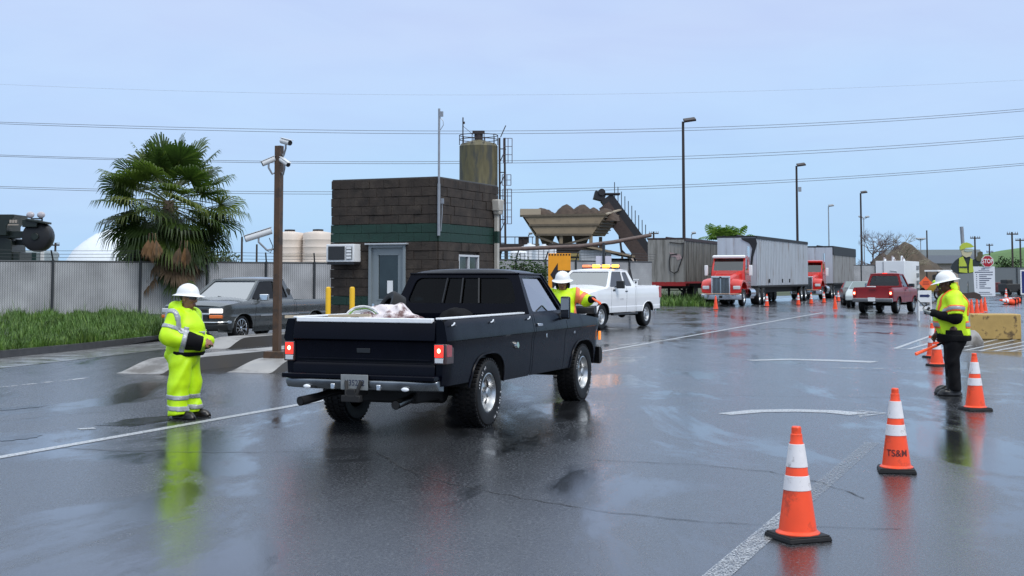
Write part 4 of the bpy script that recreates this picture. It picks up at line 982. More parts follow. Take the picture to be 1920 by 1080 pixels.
# ---- worker with vest, right, looking at a hand-held device
def vest_bands(J, t, arm_d, zb, ob=.02):
    stripe(J, 'vest_band_edge', ORANGET, t, [((0, 0, zb), (0, 0, 1), .052)], off=.009, bnd=lambda P: .10 - arm_d(P))
    stripe(J, 'vest_band', SILVER, t, [((0, 0, zb), (0, 0, 1), .030)], off=.014, bnd=lambda P: .115 - arm_d(P))
def worker_vest(loc, rz):
    t = thing('person', 'worker in yellow vest and black trousers looking down at a radio beside the cones', 'person', loc, rz)
    hc = V3(0, .065, 1.575)
    sh = [V3(-.205, -.02, 1.375), V3(.205, -.02, 1.375)]; el = [V3(-.275, -.02, 1.09), V3(.275, .0, 1.09)]; wr = [V3(-.14, .255, 1.15), V3(.13, .25, 1.16)]
    B = SDF((-.42, -.3, .06), (.42, .48, 1.74), .0075)
    w = head_sdf(B, hc, pitch=-.22)
    B.cap((0, 0, 1.36), hc + V3(0, -.03, -.06), .066, .060, .03, 0); B.cap((0, 0, .98), (0, 0, 1.3), .13, .14, .05, 0); B.cap((-.13, 0, 1.36), (.13, 0, 1.36), .06, .06, .05, 0)
    for i in (0, 1):
        S = 2 * i - 1; B.cap(sh[i], el[i], .048, .04, .03, 0); B.cap(el[i], wr[i], .04, .028, .02, 0)
        B.cap((.09 * S, 0, .92), (.095 * S, 0, .50), .085, .06, .03, 0); B.cap((.095 * S, 0, .5), (.09 * S, -.01, .12), .058, .04, .03, 0)
        hand_sdf(B, wr[i] + V3(-S * .012, .03, .005), V3(-S * .45, .85, .12), V3(-S * .6, -.1, .6), -S, 4 if S < 0 else 0, .55)
    B.build('body', [SKIN2, HAIR, mat('dark lips', (.10, .035, .03), .4), EYEW, GREYF], t)
    J = SDF((-.46, -.42, .78), (.46, .46, 1.52), .011)
    J.cap((0, -.03, .86), (0, -.01, 1.28), .222, .205, .06, sc_=(1, 1.02, 1)); J.ell((0, .07, 1.06), (.215, .185, .2), .08); J.ell((0, -.07, 1.25), (.19, .16, .16), .06); J.cap((-.19, -.02, 1.36), (.19, -.02, 1.36), .09, .09, .06); J.cap((0, -.02, 1.36), (0, .01, 1.44), .11, .095, .04)
    for i in (0, 1): J.cap(sh[i], sh[i] * .2 + el[i] * .8, .105, .118, .05)
    P = J.pts(); nk = np.linalg.norm((P - V3(0, .05, 1.49)) / V3(.08, .09, .09), axis=-1); J.D = np.maximum(J.D, (1 - nk) * .07)
    J.folds(.005, 16, 21, .8); J.cut((0, 0, .85), (0, .06, -1))
    for i in (0, 1):
        a = (el[i] - sh[i]) / np.linalg.norm(el[i] - sh[i]); e = sh[i] * .15 + el[i] * .85; P = J.pts(); S = 2 * i - 1
        J.D = np.where((S * P[..., 0] > .16), np.maximum(J.D, (P - e) @ a), J.D)
    J.build('safety_vest', HIVEST, t)
    def arm_d(P):
        d = np.full(P.shape[:-1], 9.)
        for i in (0, 1):
            ab = el[i] - sh[i]; tt = np.clip(((P - sh[i]) @ ab) / (ab @ ab), 0, 1); d = np.minimum(d, np.linalg.norm(P - sh[i] - tt[..., None] * ab, axis=-1))
        return d
    vest_bands(J, t, arm_d, .995)
    stripe(J, 'vest_brace', ORANGET, t, [((-.11, 0, 0), (1, 0, 0), .020), ((.11, 0, 0), (1, 0, 0), .020)], bnd=lambda P: np.maximum(1.12 - P[..., 2], .08 - arm_d(P)))
    for i in (0, 1):
        a = (el[i] - sh[i]) / np.linalg.norm(el[i] - sh[i]); m_ = sh[i] * .42 + el[i] * .58; S = 2 * i - 1
        stripe(J, 'sleeve_band_edge', ORANGET, t, [(m_, a, .045)], off=.009, bnd=lambda P, S=S: .175 - S * P[..., 0])
        stripe(J, 'sleeve_band', SILVER, t, [(m_, a, .026)], off=.014, bnd=lambda P, S=S: .175 - S * P[..., 0])
        K_ = SDF((min(.05, -.36) if S < 0 else .02, -.2, .95), (-.02 if S < 0 else .36, .36, 1.3), .010); K_.cap(sh[i] * .2 + el[i] * .8, el[i], .085, .082, .02); K_.cap(el[i], wr[i] + V3(0, .0, 0), .082, .052, .03); K_.folds(.004, 26, 31 + i); K_.build('black_sleeve', BLACKF, t)
    U = SDF((-.36, -.36, .68), (.36, .36, 1.02), .011); U.cap((0, -.03, .82), (0, -.02, 1.0), .235, .215, .05, sc_=(1, 1.02, 1)); U.ell((0, .05, .95), (.225, .19, .2), .06); U.folds(.005, 16, 5, .5); U.cut((0, 0, .755), (0, -.05, -1)); U.cut((0, 0, .855), (0, -.06, 1)); U.build('black_jacket', BLACKF, t)
    T = SDF((-.34, -.3, .04), (.34, .3, .92), .010); T.cap((0, -.02, .80), (0, 0, .9), .185, .19, .06)
    for S in (-1, 1): T.cap((S * .095, -.01, .80), (S * .10, .01, .48), .128, .092, .035); T.cap((S * .10, .01, .48), (S * .095, -.02, .11), .092, .085, .02)
    T.folds(.005, 20, 12, .9); T.cut((0, 0, .07), (0, .1, -1)); T.build('trousers', BLACKF, t)
    boots(t, [(-.10, .0, .1), (.10, .02, -.12)], mat('black boots', (.010, .010, .012), .35), toe=.22)
    hh, Pp = hard_hat(t, w, 1.10, HATW)
    m = SDF(tuple(hc - .2), tuple(hc + .2), .008); m.ell(w(0, -.05, -.05), (.092, .085, .085), .0); m.ell(w(0, -.08, -.10), (.085, .06, .06), .02)
    P = m.pts(); m.D = np.maximum(m.D, -(np.linalg.norm((P - w(0, -.03, -.04)) / V3(.082, .085, .2), axis=-1) - 1) * .08); q = np.array(w(0, 1, 0)) - np.array(w(0, 0, 0)); m.D = np.maximum(m.D, (P - w(0, .02, 0)) @ q); m.build('neck_shade', HIVEST, t)
    return t, wr
p = G(1788, 741); PVR = -R(-82)
pv, wr_ = worker_vest((p.x, p.y, 0), R(78))
def held(par_loc, rz, q):
    c, s = math.cos(rz), math.sin(rz); return Vector((par_loc[0] + q[0] * c - q[1] * s, par_loc[1] + q[0] * s + q[1] * c, q[2]))
hp = held(p, R(78), (-.06, .34, 1.19))
rd = thing('hand_radio', 'small black two-way radio with long antenna held by the worker on the right', 'radio', hp, R(78))
m = MB(); m.box((0, 0, 0), (.055, .035, .12), rx=R(35)); m.build('radio_body', TRIM, rd, bevel=.008)
m = MB(); m.cyl((.015, .03, .05), (.02, .16, .19), .008, .005, 8); m.build('antenna', TRIM, rd)

# ---- second flagger standing just behind, mostly hidden by the first
def worker_rear(loc, rz):
    t = thing('person', 'worker in lime rain hood, mostly hidden behind the vest worker at the cones', 'person', loc, rz)
    hc = V3(0, .085, 1.50); B = SDF((-.40, -.3, .06), (.40, .40, 1.66), .009); w = head_sdf(B, hc, pitch=-.1)
    sh = [V3(-.19, -.02, 1.30), V3(.19, -.02, 1.30)]; el = [V3(-.25, -.02, 1.04), V3(.25, .0, 1.04)]; wr = [V3(-.23, .12, .86), V3(.20, .14, .86)]
    B.cap((0, 0, 1.3), hc + V3(0, -.02, -.06), .06, .055, .03, 0); B.cap((0, 0, .9), (0, 0, 1.25), .11, .13, .05, 0)
    for i in (0, 1):
        S = 2 * i - 1; B.cap(sh[i], el[i], .06, .05, .03, 5); B.cap(el[i], wr[i], .05, .032, .02, 5); B.cap((.09 * S, 0, .88), (.095 * S, 0, .48), .10, .075, .03, 5); B.cap((.095 * S, 0, .48), (.09 * S, 0, .10), .075, .06, .03, 5)
        hand_sdf(B, wr[i] + V3(0, .02, -.02), V3(0, .5, -.8), V3(-S, 0, 0), -S, 0, .8)
    B.build('body', [SKIN2, HAIR, LIP, EYEW, GREYF, BLACKF], t)
    J = SDF((-.36, -.3, .70), (.36, .32, 1.45), .012); J.cap((0, 0, .85), (0, 0, 1.2), .16, .17, .05); J.cap((-.17, -.01, 1.28), (.17, -.01, 1.28), .085, .085, .05)
    for i in (0, 1): J.cap(sh[i], el[i], .085, .085, .03)
    J.folds(.004, 17, 2); J.cut((0, 0, .80), (0, 0, -1)); J.build('jacket', HIVEST, t)
    Hd = SDF(tuple(hc - .24), tuple(hc + .24), .009); Hd.ell(w(0, -.02, .02), (.115, .135, .135), 0); Hd.cap(w(-.06, .10, .10), w(.06, .10, .10), .03, .03, .03); P = Hd.pts(); Hd.D = np.maximum(Hd.D, -(np.linalg.norm((P - w(0, .05, -.03)) / V3(.09, .14, .125), axis=-1) - 1) * .09); Hd.build('rain_hood', HIVEST, t)
    boots(t, [(-.09, 0, .1), (.09, 0, -.1)], BOOT)
    return t
p2 = A(1780, 560, 18.9); p2.z = 0
worker_rear((p2.x, p2.y, 0), R(80))
wp = held(p2, R(80), (-.20, .30, .98))
LITWAND = mat('orange flagger wand', (.95, .13, .04), .3, emit=(1, .1, .03), es=.25)
ow = thing('traffic_wand', 'long orange wand pointing down to the left from the hidden worker on the right', 'wand', A(1756, 648, 18.6))
a_ = ow.location.copy()
m = MB(); m.tube([Vector((0, 0, 0)), A(1717, 664, 18.5) - a_], [.018, .024], 10); m.build('wand_tube', LITWAND, ow)
m = MB(); m.tube([Vector((0, 0, 0)), Vector((.12, .03, .055))], .017, 10); m.build('grip', TRIM, ow)

# ---- flagger with outstretched arm ahead of the black pickup
def worker_mid(loc, rz):
    t = thing('person', 'flagger with outstretched arm and wide brimmed white hard hat between the two pickups', 'person', loc, rz)
    hc = V3(-.01, .05, 1.50); sh = [V3(-.20, 0, 1.315), V3(.20, 0, 1.315)]; el = [V3(-.27, .05, 1.06), V3(.36, .06, 1.215)]; wr = [V3(-.14, .24, .98), V3(.47, .22, 1.235)]
    B = SDF((-.42, -.3, .06), (.82, .50, 1.68), .009); w = head_sdf(B, hc, pitch=-.15, yaw=.1, hairl=.05)
    B.cap((0, 0, 1.3), hc + V3(0, -.03, -.06), .062, .058, .03, 0); B.cap((0, 0, .92), (0, 0, 1.25), .12, .135, .05, 0); B.cap((-.13, 0, 1.3), (.13, 0, 1.3), .06, .06, .05, 0)
    for i in (0, 1):
        S = 2 * i - 1; B.cap(sh[i], el[i], .048, .04, .03, 0); B.cap(el[i], wr[i], .04, .028, .02, 0)
        B.cap((.09 * S, 0, .88), (.095 * S, 0, .48), .10, .075, .03, 5); B.cap((.095 * S, 0, .48), (.09 * S, 0, .10), .075, .06, .03, 5)
    hand_sdf(B, wr[0] + V3(.02, .02, 0), V3(.8, .5, 0), V3(0, -.6, -.3), 1, 0, .6)
    hand_sdf(B, wr[1] + V3(.02, .02, -.01), V3(.7, .5, -.2), V3(0, .2, -1), 1, 0, .9)
    B.build('body', [SKIN1, HAIR, LIP, EYEW, GREYF, BLACKF], t)
    J = SDF((-.42, -.32, .70), (.80, .44, 1.46), .011); J.cap((0, -.01, .90), (0, 0, 1.2), .19, .195, .06); J.ell((0, .05, 1.0), (.19, .17, .18), .06); J.cap((-.18, -.01, 1.30), (.18, -.01, 1.30), .09, .09, .05); J.cap((0, 0, 1.3), (0, .01, 1.39), .10, .09, .04)
    for i in (0, 1): J.cap(sh[i], el[i], .095, .10, .05)
    J.cap(el[1], el[1] * .6 + wr[1] * .4, .098, .085, .03); J.cap(el[0], el[0] * .5 + wr[0] * .5, .095, .08, .03)
    P = J.pts(); nk = np.linalg.norm((P - V3(0, .05, 1.43)) / V3(.075, .09, .08), axis=-1); J.D = np.maximum(J.D, (1 - nk) * .07); J.folds(.005, 17, 41, .8); J.cut((0, 0, .80), (0, 0, -1)); J.build('jacket', HIVEST, t)
    def arm_d(P):
        d = np.full(P.shape[:-1], 9.)
        for i in (0, 1):
            ab = el[i] - sh[i]; tt = np.clip(((P - sh[i]) @ ab) / (ab @ ab), 0, 1); d = np.minimum(d, np.linalg.norm(P - sh[i] - tt[..., None] * ab, axis=-1))
        return d
    ORB = mat('broad orange tape', (.95, .22, .10), .5)
    stripe(J, 'vest_brace', ORB, t, [((-.125, 0, 0), (1, 0, .08), .036), ((.125, 0, 0), (1, 0, -.08), .036)], bnd=lambda P: .07 - arm_d(P))
    stripe(J, 'vest_band', SILVER, t, [((0, 0, .93), (0, 0, 1), .03)], bnd=lambda P: .11 - arm_d(P))
    a = (el[1] - sh[1]) / np.linalg.norm(el[1] - sh[1]); stripe(J, 'sleeve_band', ORB, t, [(sh[1] * .3 + el[1] * .7, a, .035)], bnd=lambda P: .19 - P[..., 0])
    K_ = SDF((.28, .0, 1.0), (.66, .50, 1.42), .010); K_.cap(el[1] * .6 + wr[1] * .4, wr[1], .07, .052, .0); K_.build('black_sleeve', BLACKF, t)
    hard_hat(t, w, 1.13, HATW); boots(t, [(-.1, 0, .1), (.1, 0, -.1)], BOOT)
    nb = SDF(tuple(hc - .25), tuple(hc + .22), .010); nb.ell(w(0, -.03, -.05), (.118, .105, .11), 0); P = nb.pts(); q = np.array(w(0, 1, 0)) - np.array(w(0, 0, 0)); nb.D = np.maximum(nb.D, (P - w(0, .03, 0)) @ q); nb.D = np.maximum(nb.D, -(np.linalg.norm((P - w(0, .0, -.02)) / V3(.085, .12, .17), axis=-1) - 1) * .08); nb.build('neck_shade', BLACKF, t)
    return t, wr
p = A(1056, 560, 21.8); p.z = 0; MZ = R(180) + R(8)
mid, wr_ = worker_mid((p.x, p.y, 0), R(178))
mid.scale = (-1.05, 1.05, 1.05)
wa = A(1113, 560, 21.5); ow = thing('traffic_wand', 'short orange wand in the hand of the flagger with outstretched arm', 'wand', wa)
m = MB(); m.tube([Vector((-.02, 0, .01)), A(1126, 569, 21.3) - wa], [.014, .018], 10); m.build('wand_tube', LITWAND, ow); m = MB(); m.tube([Vector((-.06, 0, .035)), Vector((-.01, 0, .005))], .017, 8); m.build('grip', TRIM, ow)
# ------------------------------------------------------------------ load in the black pickup's bed
def inbed(x, y, z):
    c, s = math.cos(TYAW), math.sin(TYAW); return Vector((TX + x * c + y * s, TY - x * s + y * c, z))
sp_ = thing('spare_tyre', 'used black tyre leaning in the bed of the black pickup', 'tyre', inbed(-.46, .35, 1.27), -TYAW + .5)
m = MB(); m.lathe([(.19, -.09), (.22, -.11), (.30, -.115), (.335, -.09), (.34, 0), (.335, .09), (.30, .115), (.22, .11), (.19, .09)], 36, (0, 0, 0), 'z')
o = m.build('tyre_casing', BLACKRUB, sp_); sp_.rotation_euler = (R(58), R(-25), -TYAW - .5); sp_.scale = (.66, .66, .8)
m = MB(); rl = random.Random(4)
for i in range(9):
    a = -2.1 + i * .075; m.add([(q * math.cos(a + e), q * math.sin(a + e), .1165) for q, e in ((.25, -.025), (.25, .025), (.285, .02), (.285, -.02))], [(0, 1, 2, 3)])
m.build('sidewall_lettering', MATS['white tyre lettering'], sp_)
S_ = SDF((-.62, -.42, -.4), (.62, .42, .42), .014); S_.ell((0, 0, -.02), (.36, .26, .24), .0); S_.ell((-.2, -.05, -.03), (.24, .22, .2), .06); S_.ell((.22, .0, -.06), (.26, .2, .17), .05); S_.ell((.02, .05, .12), (.16, .13, .12), .06); S_.folds(.016, 13, 6); S_.folds(.006, 34, 9)
o = S_.build('load_bundle', mat('pale wrapped cloth', (.72, .65, .66), .5, dirt=(.13, .06, .06), dscale=5, dlo=.5, dhi=.6, bump=.2, bscale=30), None)
o.location = inbed(-.20, -.1, 1.12); o.rotation_euler = (0, 0, -TYAW); tag(o, 'pale pink and white wrapped bundle heaped in the black pickup bed', 'bundle')
cw = thing('cable_coil', 'coil of white and green cable lying in the black pickup bed', 'cable', inbed(-.46, -.35, 1.19), 0)
m = MB(); rl = random.Random(2)
for k in range(5):
    r_ = .15 + .012 * k; tl = .9 + .12 * k; m.mat(1 if k == 2 else 0)
    m.tube([Vector((r_ * math.cos(a), r_ * math.sin(a) * math.cos(tl) * .6 + rl.uniform(-.01, .01), r_ * math.sin(a) * math.sin(tl) * .75)) for a in np.linspace(0, 2 * math.pi, 26)], .009, 5)
m.build('cable_loop', [WHITEP, mat('green cable', (.25, .5, .08), .5)], cw)
m = MB(); m.bar((-.9, .15, .02), (.1, -.12, .045), .05, .03); m.build('cable_end', mat('pale timber', (.6, .5, .36), .6), cw)
sp2 = thing('bed_bag', 'black bag at the front of the black pickup bed', 'bag', inbed(.12, 1.0, 1.12), -TYAW)
S_ = SDF((-.3, -.25, -.3), (.3, .25, .3), .015); S_.ell((0, 0, 0), (.24, .17, .17), 0); S_.folds(.01, 16, 3); S_.build('bag_cloth', BLACKF, sp2)
# driver and passenger seen through the back glass
for nm, lx, lab in (('driver', -.42, 'driver as a dark silhouette behind the wheel of the black pickup'), ('passenger', .40, 'passenger as a dark silhouette on the right seat of the black pickup')):
    t = thing('person', lab, 'person', inbed(lx, 1.85, .85), -TYAW)
    B = SDF((-.34, -.34, -.12), (.34, .62, .80), .012); hc = V3(0, .04, .62); w_ = head_sdf(B, hc, hair=1)
    B.cap((0, 0, .05), (0, -.02, .36), .14, .15, .05, 4); B.cap((-.15, -.02, .40), (.15, -.02, .40), .075, .075, .05, 4); B.cap((0, 0, .4), (0, .02, .55), .058, .055, .03, 0)
    for S in (-1, 1):
        B.cap((S * .2, 0, .38), (S * .24, .16, .16), .055, .05, .03, 4); B.cap((S * .24, .16, .16), (S * .14, .36, .24), .046, .034, .02, 4)
        hand_sdf(B, V3(S * .14, .38, .25), V3(-S * .3, .8, .3), V3(0, .3, -1), -S, 0, .9)
        B.cap((S * .09, .05, 0), (S * .1, .45, .02), .085, .07, .04, 4)
    B.build('body', [SKIN1, HAIR, LIP, EYEW, BLACKF], t)

# ------------------------------------------------------------------ traffic cones
ORNG = mat('orange cone plastic', (.95, .082, .02), .38, var=.08, vscale=8, dirt=(.20, .035, .018), dscale=7, dlo=.52, dhi=.72)
CWHITE = mat('white cone sleeve', (.74, .72, .74), .45, var=.06, vscale=12, dirt=(.36, .34, .34), dscale=16, dlo=.56, dhi=.7)
def cone(label, loc, rz=0, bands=True, text=None, h=.71, base=True, group='large striped traffic cones'):
    t = thing('traffic_cone', label, 'traffic cone', loc, rz, group); k = h / .71
    rr = lambda z: (.128 - (.128 - .032) * (z / .71))
    m = MB(); m.lathe([(0, 0.71), (.026, .71), (.031, .702), (.032, .665), (.037, .66), (.040, .615), (rr(.60), .60), (rr(.3), .30), (rr(.06), .06), (.140, .045), (.142, .03), (.10, .028)], 28)
    for v in range(len(m.v)): m.v[v] = tuple(x * k for x in m.v[v])
    co = m.build('cone_body', ORNG, t, ang=30)
    if bands:
        for z0, z1 in ((.455, .60), (.31, .402)):
            m = MB(); m.lathe([((rr(z0) + .0005) * k, z0 * k), ((rr(z0) + .0035) * k, (z0 + .002) * k), ((rr(z1) + .0035) * k, (z1 - .002) * k), ((rr(z1) + .0005) * k, z1 * k)], 28); m.build('reflective_sleeve', CWHITE, co, ang=30)
    if base:
        m = MB(); q = []
        for x, y in ((-1, -1), (1, -1), (1, 1), (-1, 1)): q += [(x * .185 + .03 * (1 if y * x > 0 else -1) * x * 0, y * .185)]
        m.box((0, 0, .016 * k), (.315 * k, .315 * k, .030 * k), taper=.95); m.box((0, 0, .034 * k), (.29 * k, .29 * k, .012 * k)); m.build('rubber_base', BLACKRUB, t, bevel=.008)
    if text:
        m = MB()
        def f(u, v, w_):
            z = .165 + v * .95; r_ = rr(z) + .003; a = -math.pi / 2 + u / r_ * .95; return Vector((r_ * math.cos(a), r_ * math.sin(a), z))
        text_mb(m, text, .082, f, .0, 1.0); m.build('stencilled_letters', mat('stencil ink', (.10, .012, .012), .6), co, smooth=False)
    return t
p = G(1496, 1010); c1 = cone('nearest striped orange traffic cone, standing on the worn edge line', p, R(20))
p = G(1681, 884); cone('striped orange traffic cone with dark stencilled letters, second from the camera', p, R(4) - math.atan2(p.x, p.y), text='TS&M')
p = G(1829, 769); dup(c1, p, R(8), 'striped orange traffic cone beside the feet of the vest worker')
p = G(1757, 686); dup(c1, p, R(12), 'striped orange traffic cone standing behind the legs of the vest worker')
p = G(1750, 668); p = A(1748, 642, 27.0); p.z = 0; dup(c1, p, R(15), 'striped orange traffic cone farther back, half hidden by the vest worker at the waist')
# plain cones gathered behind the concrete block
pc = cone('small plain orange cone behind the yellow block, leftmost of the cluster', G(1822, 592) , 0, bands=False, h=.71, base=False, group='plain orange cones behind the yellow block')
for px, py, lab in ((1832, 590, 'small plain orange cone in the cluster behind the yellow block, second from left'), (1840, 588, 'small plain orange cone in the cluster behind the yellow block, third from left'), (1847, 585, 'small plain orange cone in the cluster behind the yellow block, rightmost')):
    p = G(px, py); dup(pc, p, 0, lab)
G2 = 'cones along the parked trucks'
for i, (px, py, lab, bd) in enumerate(((1342, 580, 'plain orange cone in front of the red truck grille', 0), (1566, 581, 'plain orange cone alone on the lane line left of the red pickup', 0), (1438, 575, 'striped cone beside the first red truck rear wheels', 1), (1497, 572, 'striped cone beside the middle of the pale trailer', 1), (1521, 570, 'striped cone at the rear wheels of the pale trailer', 1), (1545, 568, 'striped cone in front of the second red truck', 1), (1572, 565, 'striped cone beside the farthest trailer', 1), (1592, 562, 'striped cone nearest the open car door beyond the trucks', 1), (1886, 571, 'striped cone on the open tarmac right of the notice board', 1), (1886, 531, 'tiny striped cone far off by the low fence', 1))):
    p = G(px, py) if py > 540 else A(px, 531, 110); p.z = 0
    s_ = 1.0 if py > 540 else 1.0
    if bd:
        o = dup(c1, p, .2 * i, lab)
    else: o = dup(pc, p, 0, lab)
    o['group'] = G2
for o in list(COL.objects):
    pass
# lying stacks of cones at the right edge
for i, (px, py, Y) in enumerate(((1899, 549, 78), (1904, 545, 80), (1910, 541, 84))):
    o = dup(c1, A(px, py, Y) , R(-60), ('fallen orange cone lying in the row by the blue sign, nearest', 'fallen orange cone in the row by the blue sign, the middle one', 'fallen orange cone in the row by the blue sign, farthest')[i])
    o.location.z = .14; o.rotation_euler = (R(82), 0, R(-62)); o.scale = (1.5, 1.5, 1.6); o['group'] = 'fallen cones by the blue sign'

# ------------------------------------------------------------------ camera pole, bollards, ramps
BROWN = mat('brown painted steel', (.085, .045, .022), .45, var=.15, vscale=5, dirt=(.04, .025, .015), dscale=4)
cp = thing('camera_pole', 'brown square post with white security cameras standing on the lane island', 'camera pole', ST(0, 0) + Vector((A(519, 665, 23.8).x, 23.8, .18)), -YAW)
m = MB(); m.box((0, 0, 1.95), (.125, .125, 3.9)); m.build('post', BROWN, cp, bevel=.008)
m = MB(); m.box((.05, 0, .06), (.42, .42, .16)); m.build('base_plinth', BROWN, cp, bevel=.01)
CAMW = mat('camera housing', (.62, .63, .64), .35)
def seccam(a, b, r, br):
    a, b = Vector(a), Vector(b); m = MB(); m.tube([a, b], r, 14); d = (b - a).normalized(); m.mat(1); m.tube([b, b + d * .012], r * .93, 14)
    o = m.build('security_camera', [CAMW, TRIM], cp); m = MB(); m.bar(a + Vector((0, 0, r * 1.15)), b + d * .05 + Vector((0, 0, r * 1.15)), r * 1.7, .008); m.build('sun_hood', CAMW, o)
    m = MB(); m.tube([(a + b) / 2 - Vector((0, 0, r)), (a + b) / 2 - Vector((0, 0, r + .07)), ((a + b) / 2 + Vector(br)) / 2 - Vector((0, 0, r + .09)), Vector(br)], .018, 6); m.build('bracket', STEEL, o)
seccam((.08, -.05, 3.985), (.30, -.12, 3.93), .05, (.05, 0, 3.74)); seccam((-.06, -.05, 3.66), (-.24, -.18, 3.56), .05, (-.06, 0, 3.42)); seccam((.07, -.05, 3.64), (.28, -.14, 3.53), .045, (.06, 0, 3.40))
seccam((-.08, -.10, 2.33), (-.50, -.30, 2.18), .06, (-.06, 0, 2.0))
m = MB(); m.tube([(-.28, -.18, 2.12), (-.2, -.1, 1.98), (-.12, -.06, 1.93), (-.1, -.02, 2.05), (-.16, -.05, 2.2)], .008, 5); m.build('cable', TRIM, cp)
YEL = mat('yellow bollard paint', (.80, .47, .012), .4, var=.06, dirt=(.35, .2, .02), dscale=5, dlo=.58, dhi=.75)
bl = []
for px, lab in ((615, 'yellow bollard at the left corner of the block booth beside the grey pickup'), (660, 'yellow bollard in front of the booth wall left of the door')):
    t = thing('bollard', lab, 'bollard', A(px, 600, 28.4), 0, 'yellow bollards at the booth'); t.location.z = .1
    m = MB(); m.lathe([(.055, 0), (.058, 1.30), (.05, 1.335), (.03, 1.35), (0, 1.352)], 20); m.build('pipe', YEL, t); m = MB(); m.lathe([(.11, 0), (.11, .03), (.06, .04)], 20); m.build('collar', CONC, t)

# ------------------------------------------------------------------ block booth
bc = A(820, 560, 30.0); bc.z = 0                     # nearest corner
BO = thing('block_booth', 'brown split face block booth with green stripes and grey door', 'booth', bc, -YAW - R(2))
# local: x to the right along the door face is -x, y into depth along the window face
LW, LD, BH, PB = 2.82, 3.35, 3.97, .15
BLK = mat('brown split face block', (.030, .0215, .0165), .8, var=.55, vscale=4, bump=.55, bscale=22, dirt=(.06, .046, .035), dscale=2.2, dlo=.52, dhi=.7)
GREENB = mat('dark green painted block', (.004, .030, .020), .6, var=.2, vscale=5, bump=.4, bscale=22)
MORT = mat('mortar', (.055, .045, .038), .9)
rb = random.Random(8); wl = MB()
wl.mat(2); wl.box((-LW / 2, LD / 2, (BH + PB) / 2 - .02), (LW - .06, LD - .06, BH - PB - .06)); 
rows = int(round((BH - PB) / .2122)); rh = (BH - PB) / rows
door = (-1.78, -.80, 2.42); win = (1.05, 2.20, 1.42, 2.20)
for r_ in range(rows):
    z0 = PB + r_ * rh; zc = z0 + rh / 2; g_ = (2.52 < zc < 2.82) or (.98 < zc < 1.25); wl.mat(1 if g_ else 0)
    def course(L_, f, holes):
        x = -(.2 if r_ % 2 else 0); 
        while x < L_:
            a, b = max(0, x + .002), min(L_, x + .398); x += .4
            if b - a < .03: continue
            segs = [(a, b)]
            for h0, h1, hz0, hz1 in holes:
                if hz0 < zc < hz1:
                    ns_ = []
                    for s0, s1 in segs:
                        if s1 <= h0 or s0 >= h1: ns_.append((s0, s1)); continue
                        if s0 < h0: ns_.append((s0, h0))
                        if s1 > h1: ns_.append((h1, s1))
                    segs = ns_
            for s0, s1 in segs:
                if s1 - s0 > .015: f(s0, s1)
    def fd(a, b):
        e = .012 if g_ else rb.uniform(.004, .028); wl.box((-(a + b) / 2, .035 - e / 2 - .02, zc), (b - a, .09 + e, rh - .008))
    course(LW, fd, [(-door[1], -door[0], 0, door[2])])
    def fw(a, b):
        e = .012 if g_ else rb.uniform(.004, .028); wl.box((-.035 + e / 2 + .02, (a + b) / 2, zc), (.09 + e, b - a, rh - .008))
    course(LD, fw, [(win[0], win[1], win[2], win[3])])
    def fl_(a, b):
        e = rb.uniform(.004, .03); wl.box((-LW + .035 - e / 2 - .02, (a + b) / 2, zc), (.09 + e, b - a, rh - .008))
    course(LD, fl_, [])
wl.build('wall', [BLK, GREENB, MORT], BO, smooth=False, bevel=.006, weld=False, seg=1)
m = MB(); m.box((-LW / 2, LD / 2, BH + .012), (LW + .02, LD + .02, .03)); m.build('roof_cap', mat('dark roof edge', (.05, .05, .05), .5), BO, bevel=.006)
m = MB(); m.box((-LW / 2, LD / 2, .075), (LW + .9, LD + .8, .15)); m.build('pad', CONC, BO, bevel=.02)
DOORG = mat('grey door paint', (.20, .235, .255), .42, var=.06, vscale=3)
m = MB()
for x in (door[0] + .035, door[1] - .035): m.box((x, -.03, (PB + door[2]) / 2), (.07, .12, door[2] - PB))
m.box(((door[0] + door[1]) / 2, -.03, door[2] - .035), (door[1] - door[0] - .14, .12, .07)); df = m.build('door_frame', DOORG, BO, bevel=.006)
m = MB(); m.box(((door[0] + door[1]) / 2, -.09, door[2] + .02), (1.12, .14, .035)); m.build('drip_cap', mat('pale metal flashing', (.5, .52, .54), .4, .3), df, bevel=.005)
dx0, dx1, dz0, dz1 = door[0] + .07, door[1] - .07, PB, door[2] - .07; gx0, gx1, gz0, gz1 = dx0 + .17, dx1 - .15, PB + 1.0, dz1 - .17
m = MB()
for x0, x1, z0, z1 in ((dx0, gx0, dz0, dz1), (gx1, dx1, dz0, dz1), (gx0, gx1, dz0, gz0), (gx0, gx1, gz1, dz1)): m.box(((x0 + x1) / 2, 0.0, (z0 + z1) / 2), (x1 - x0, .05, z1 - z0))
dr = m.build('door', DOORG, BO, bevel=.0); 
m = MB(); m.box(((gx0 + gx1) / 2, 0.005, (gz0 + gz1) / 2), (gx1 - gx0, .012, gz1 - gz0)); m.build('door_glass', mat('dark booth glass', (.010, .016, .017), .06, var=.5, vscale=3, spec=.8), dr, smooth=False)
m = MB(); m.box((gx0 + .30, -.006, gz0 + .28), (.15, .004, .30)); m.build('paper_notice', WHITEP, dr, smooth=False)
m = MB(); m.cyl((dx0 + .07, -.03, PB + .86), (dx0 + .07, -.10, PB + .86), .025, .035, 14); m.build('door_knob', CHROME, dr)
for z in (gz0 - .012, gz1 + .012):
    m = MB(); m.box(((gx0 + gx1) / 2, -.03, z), (gx1 - gx0 + .05, .015, .024)); m.build('glazing_bead', DOORG, dr)
m = MB()
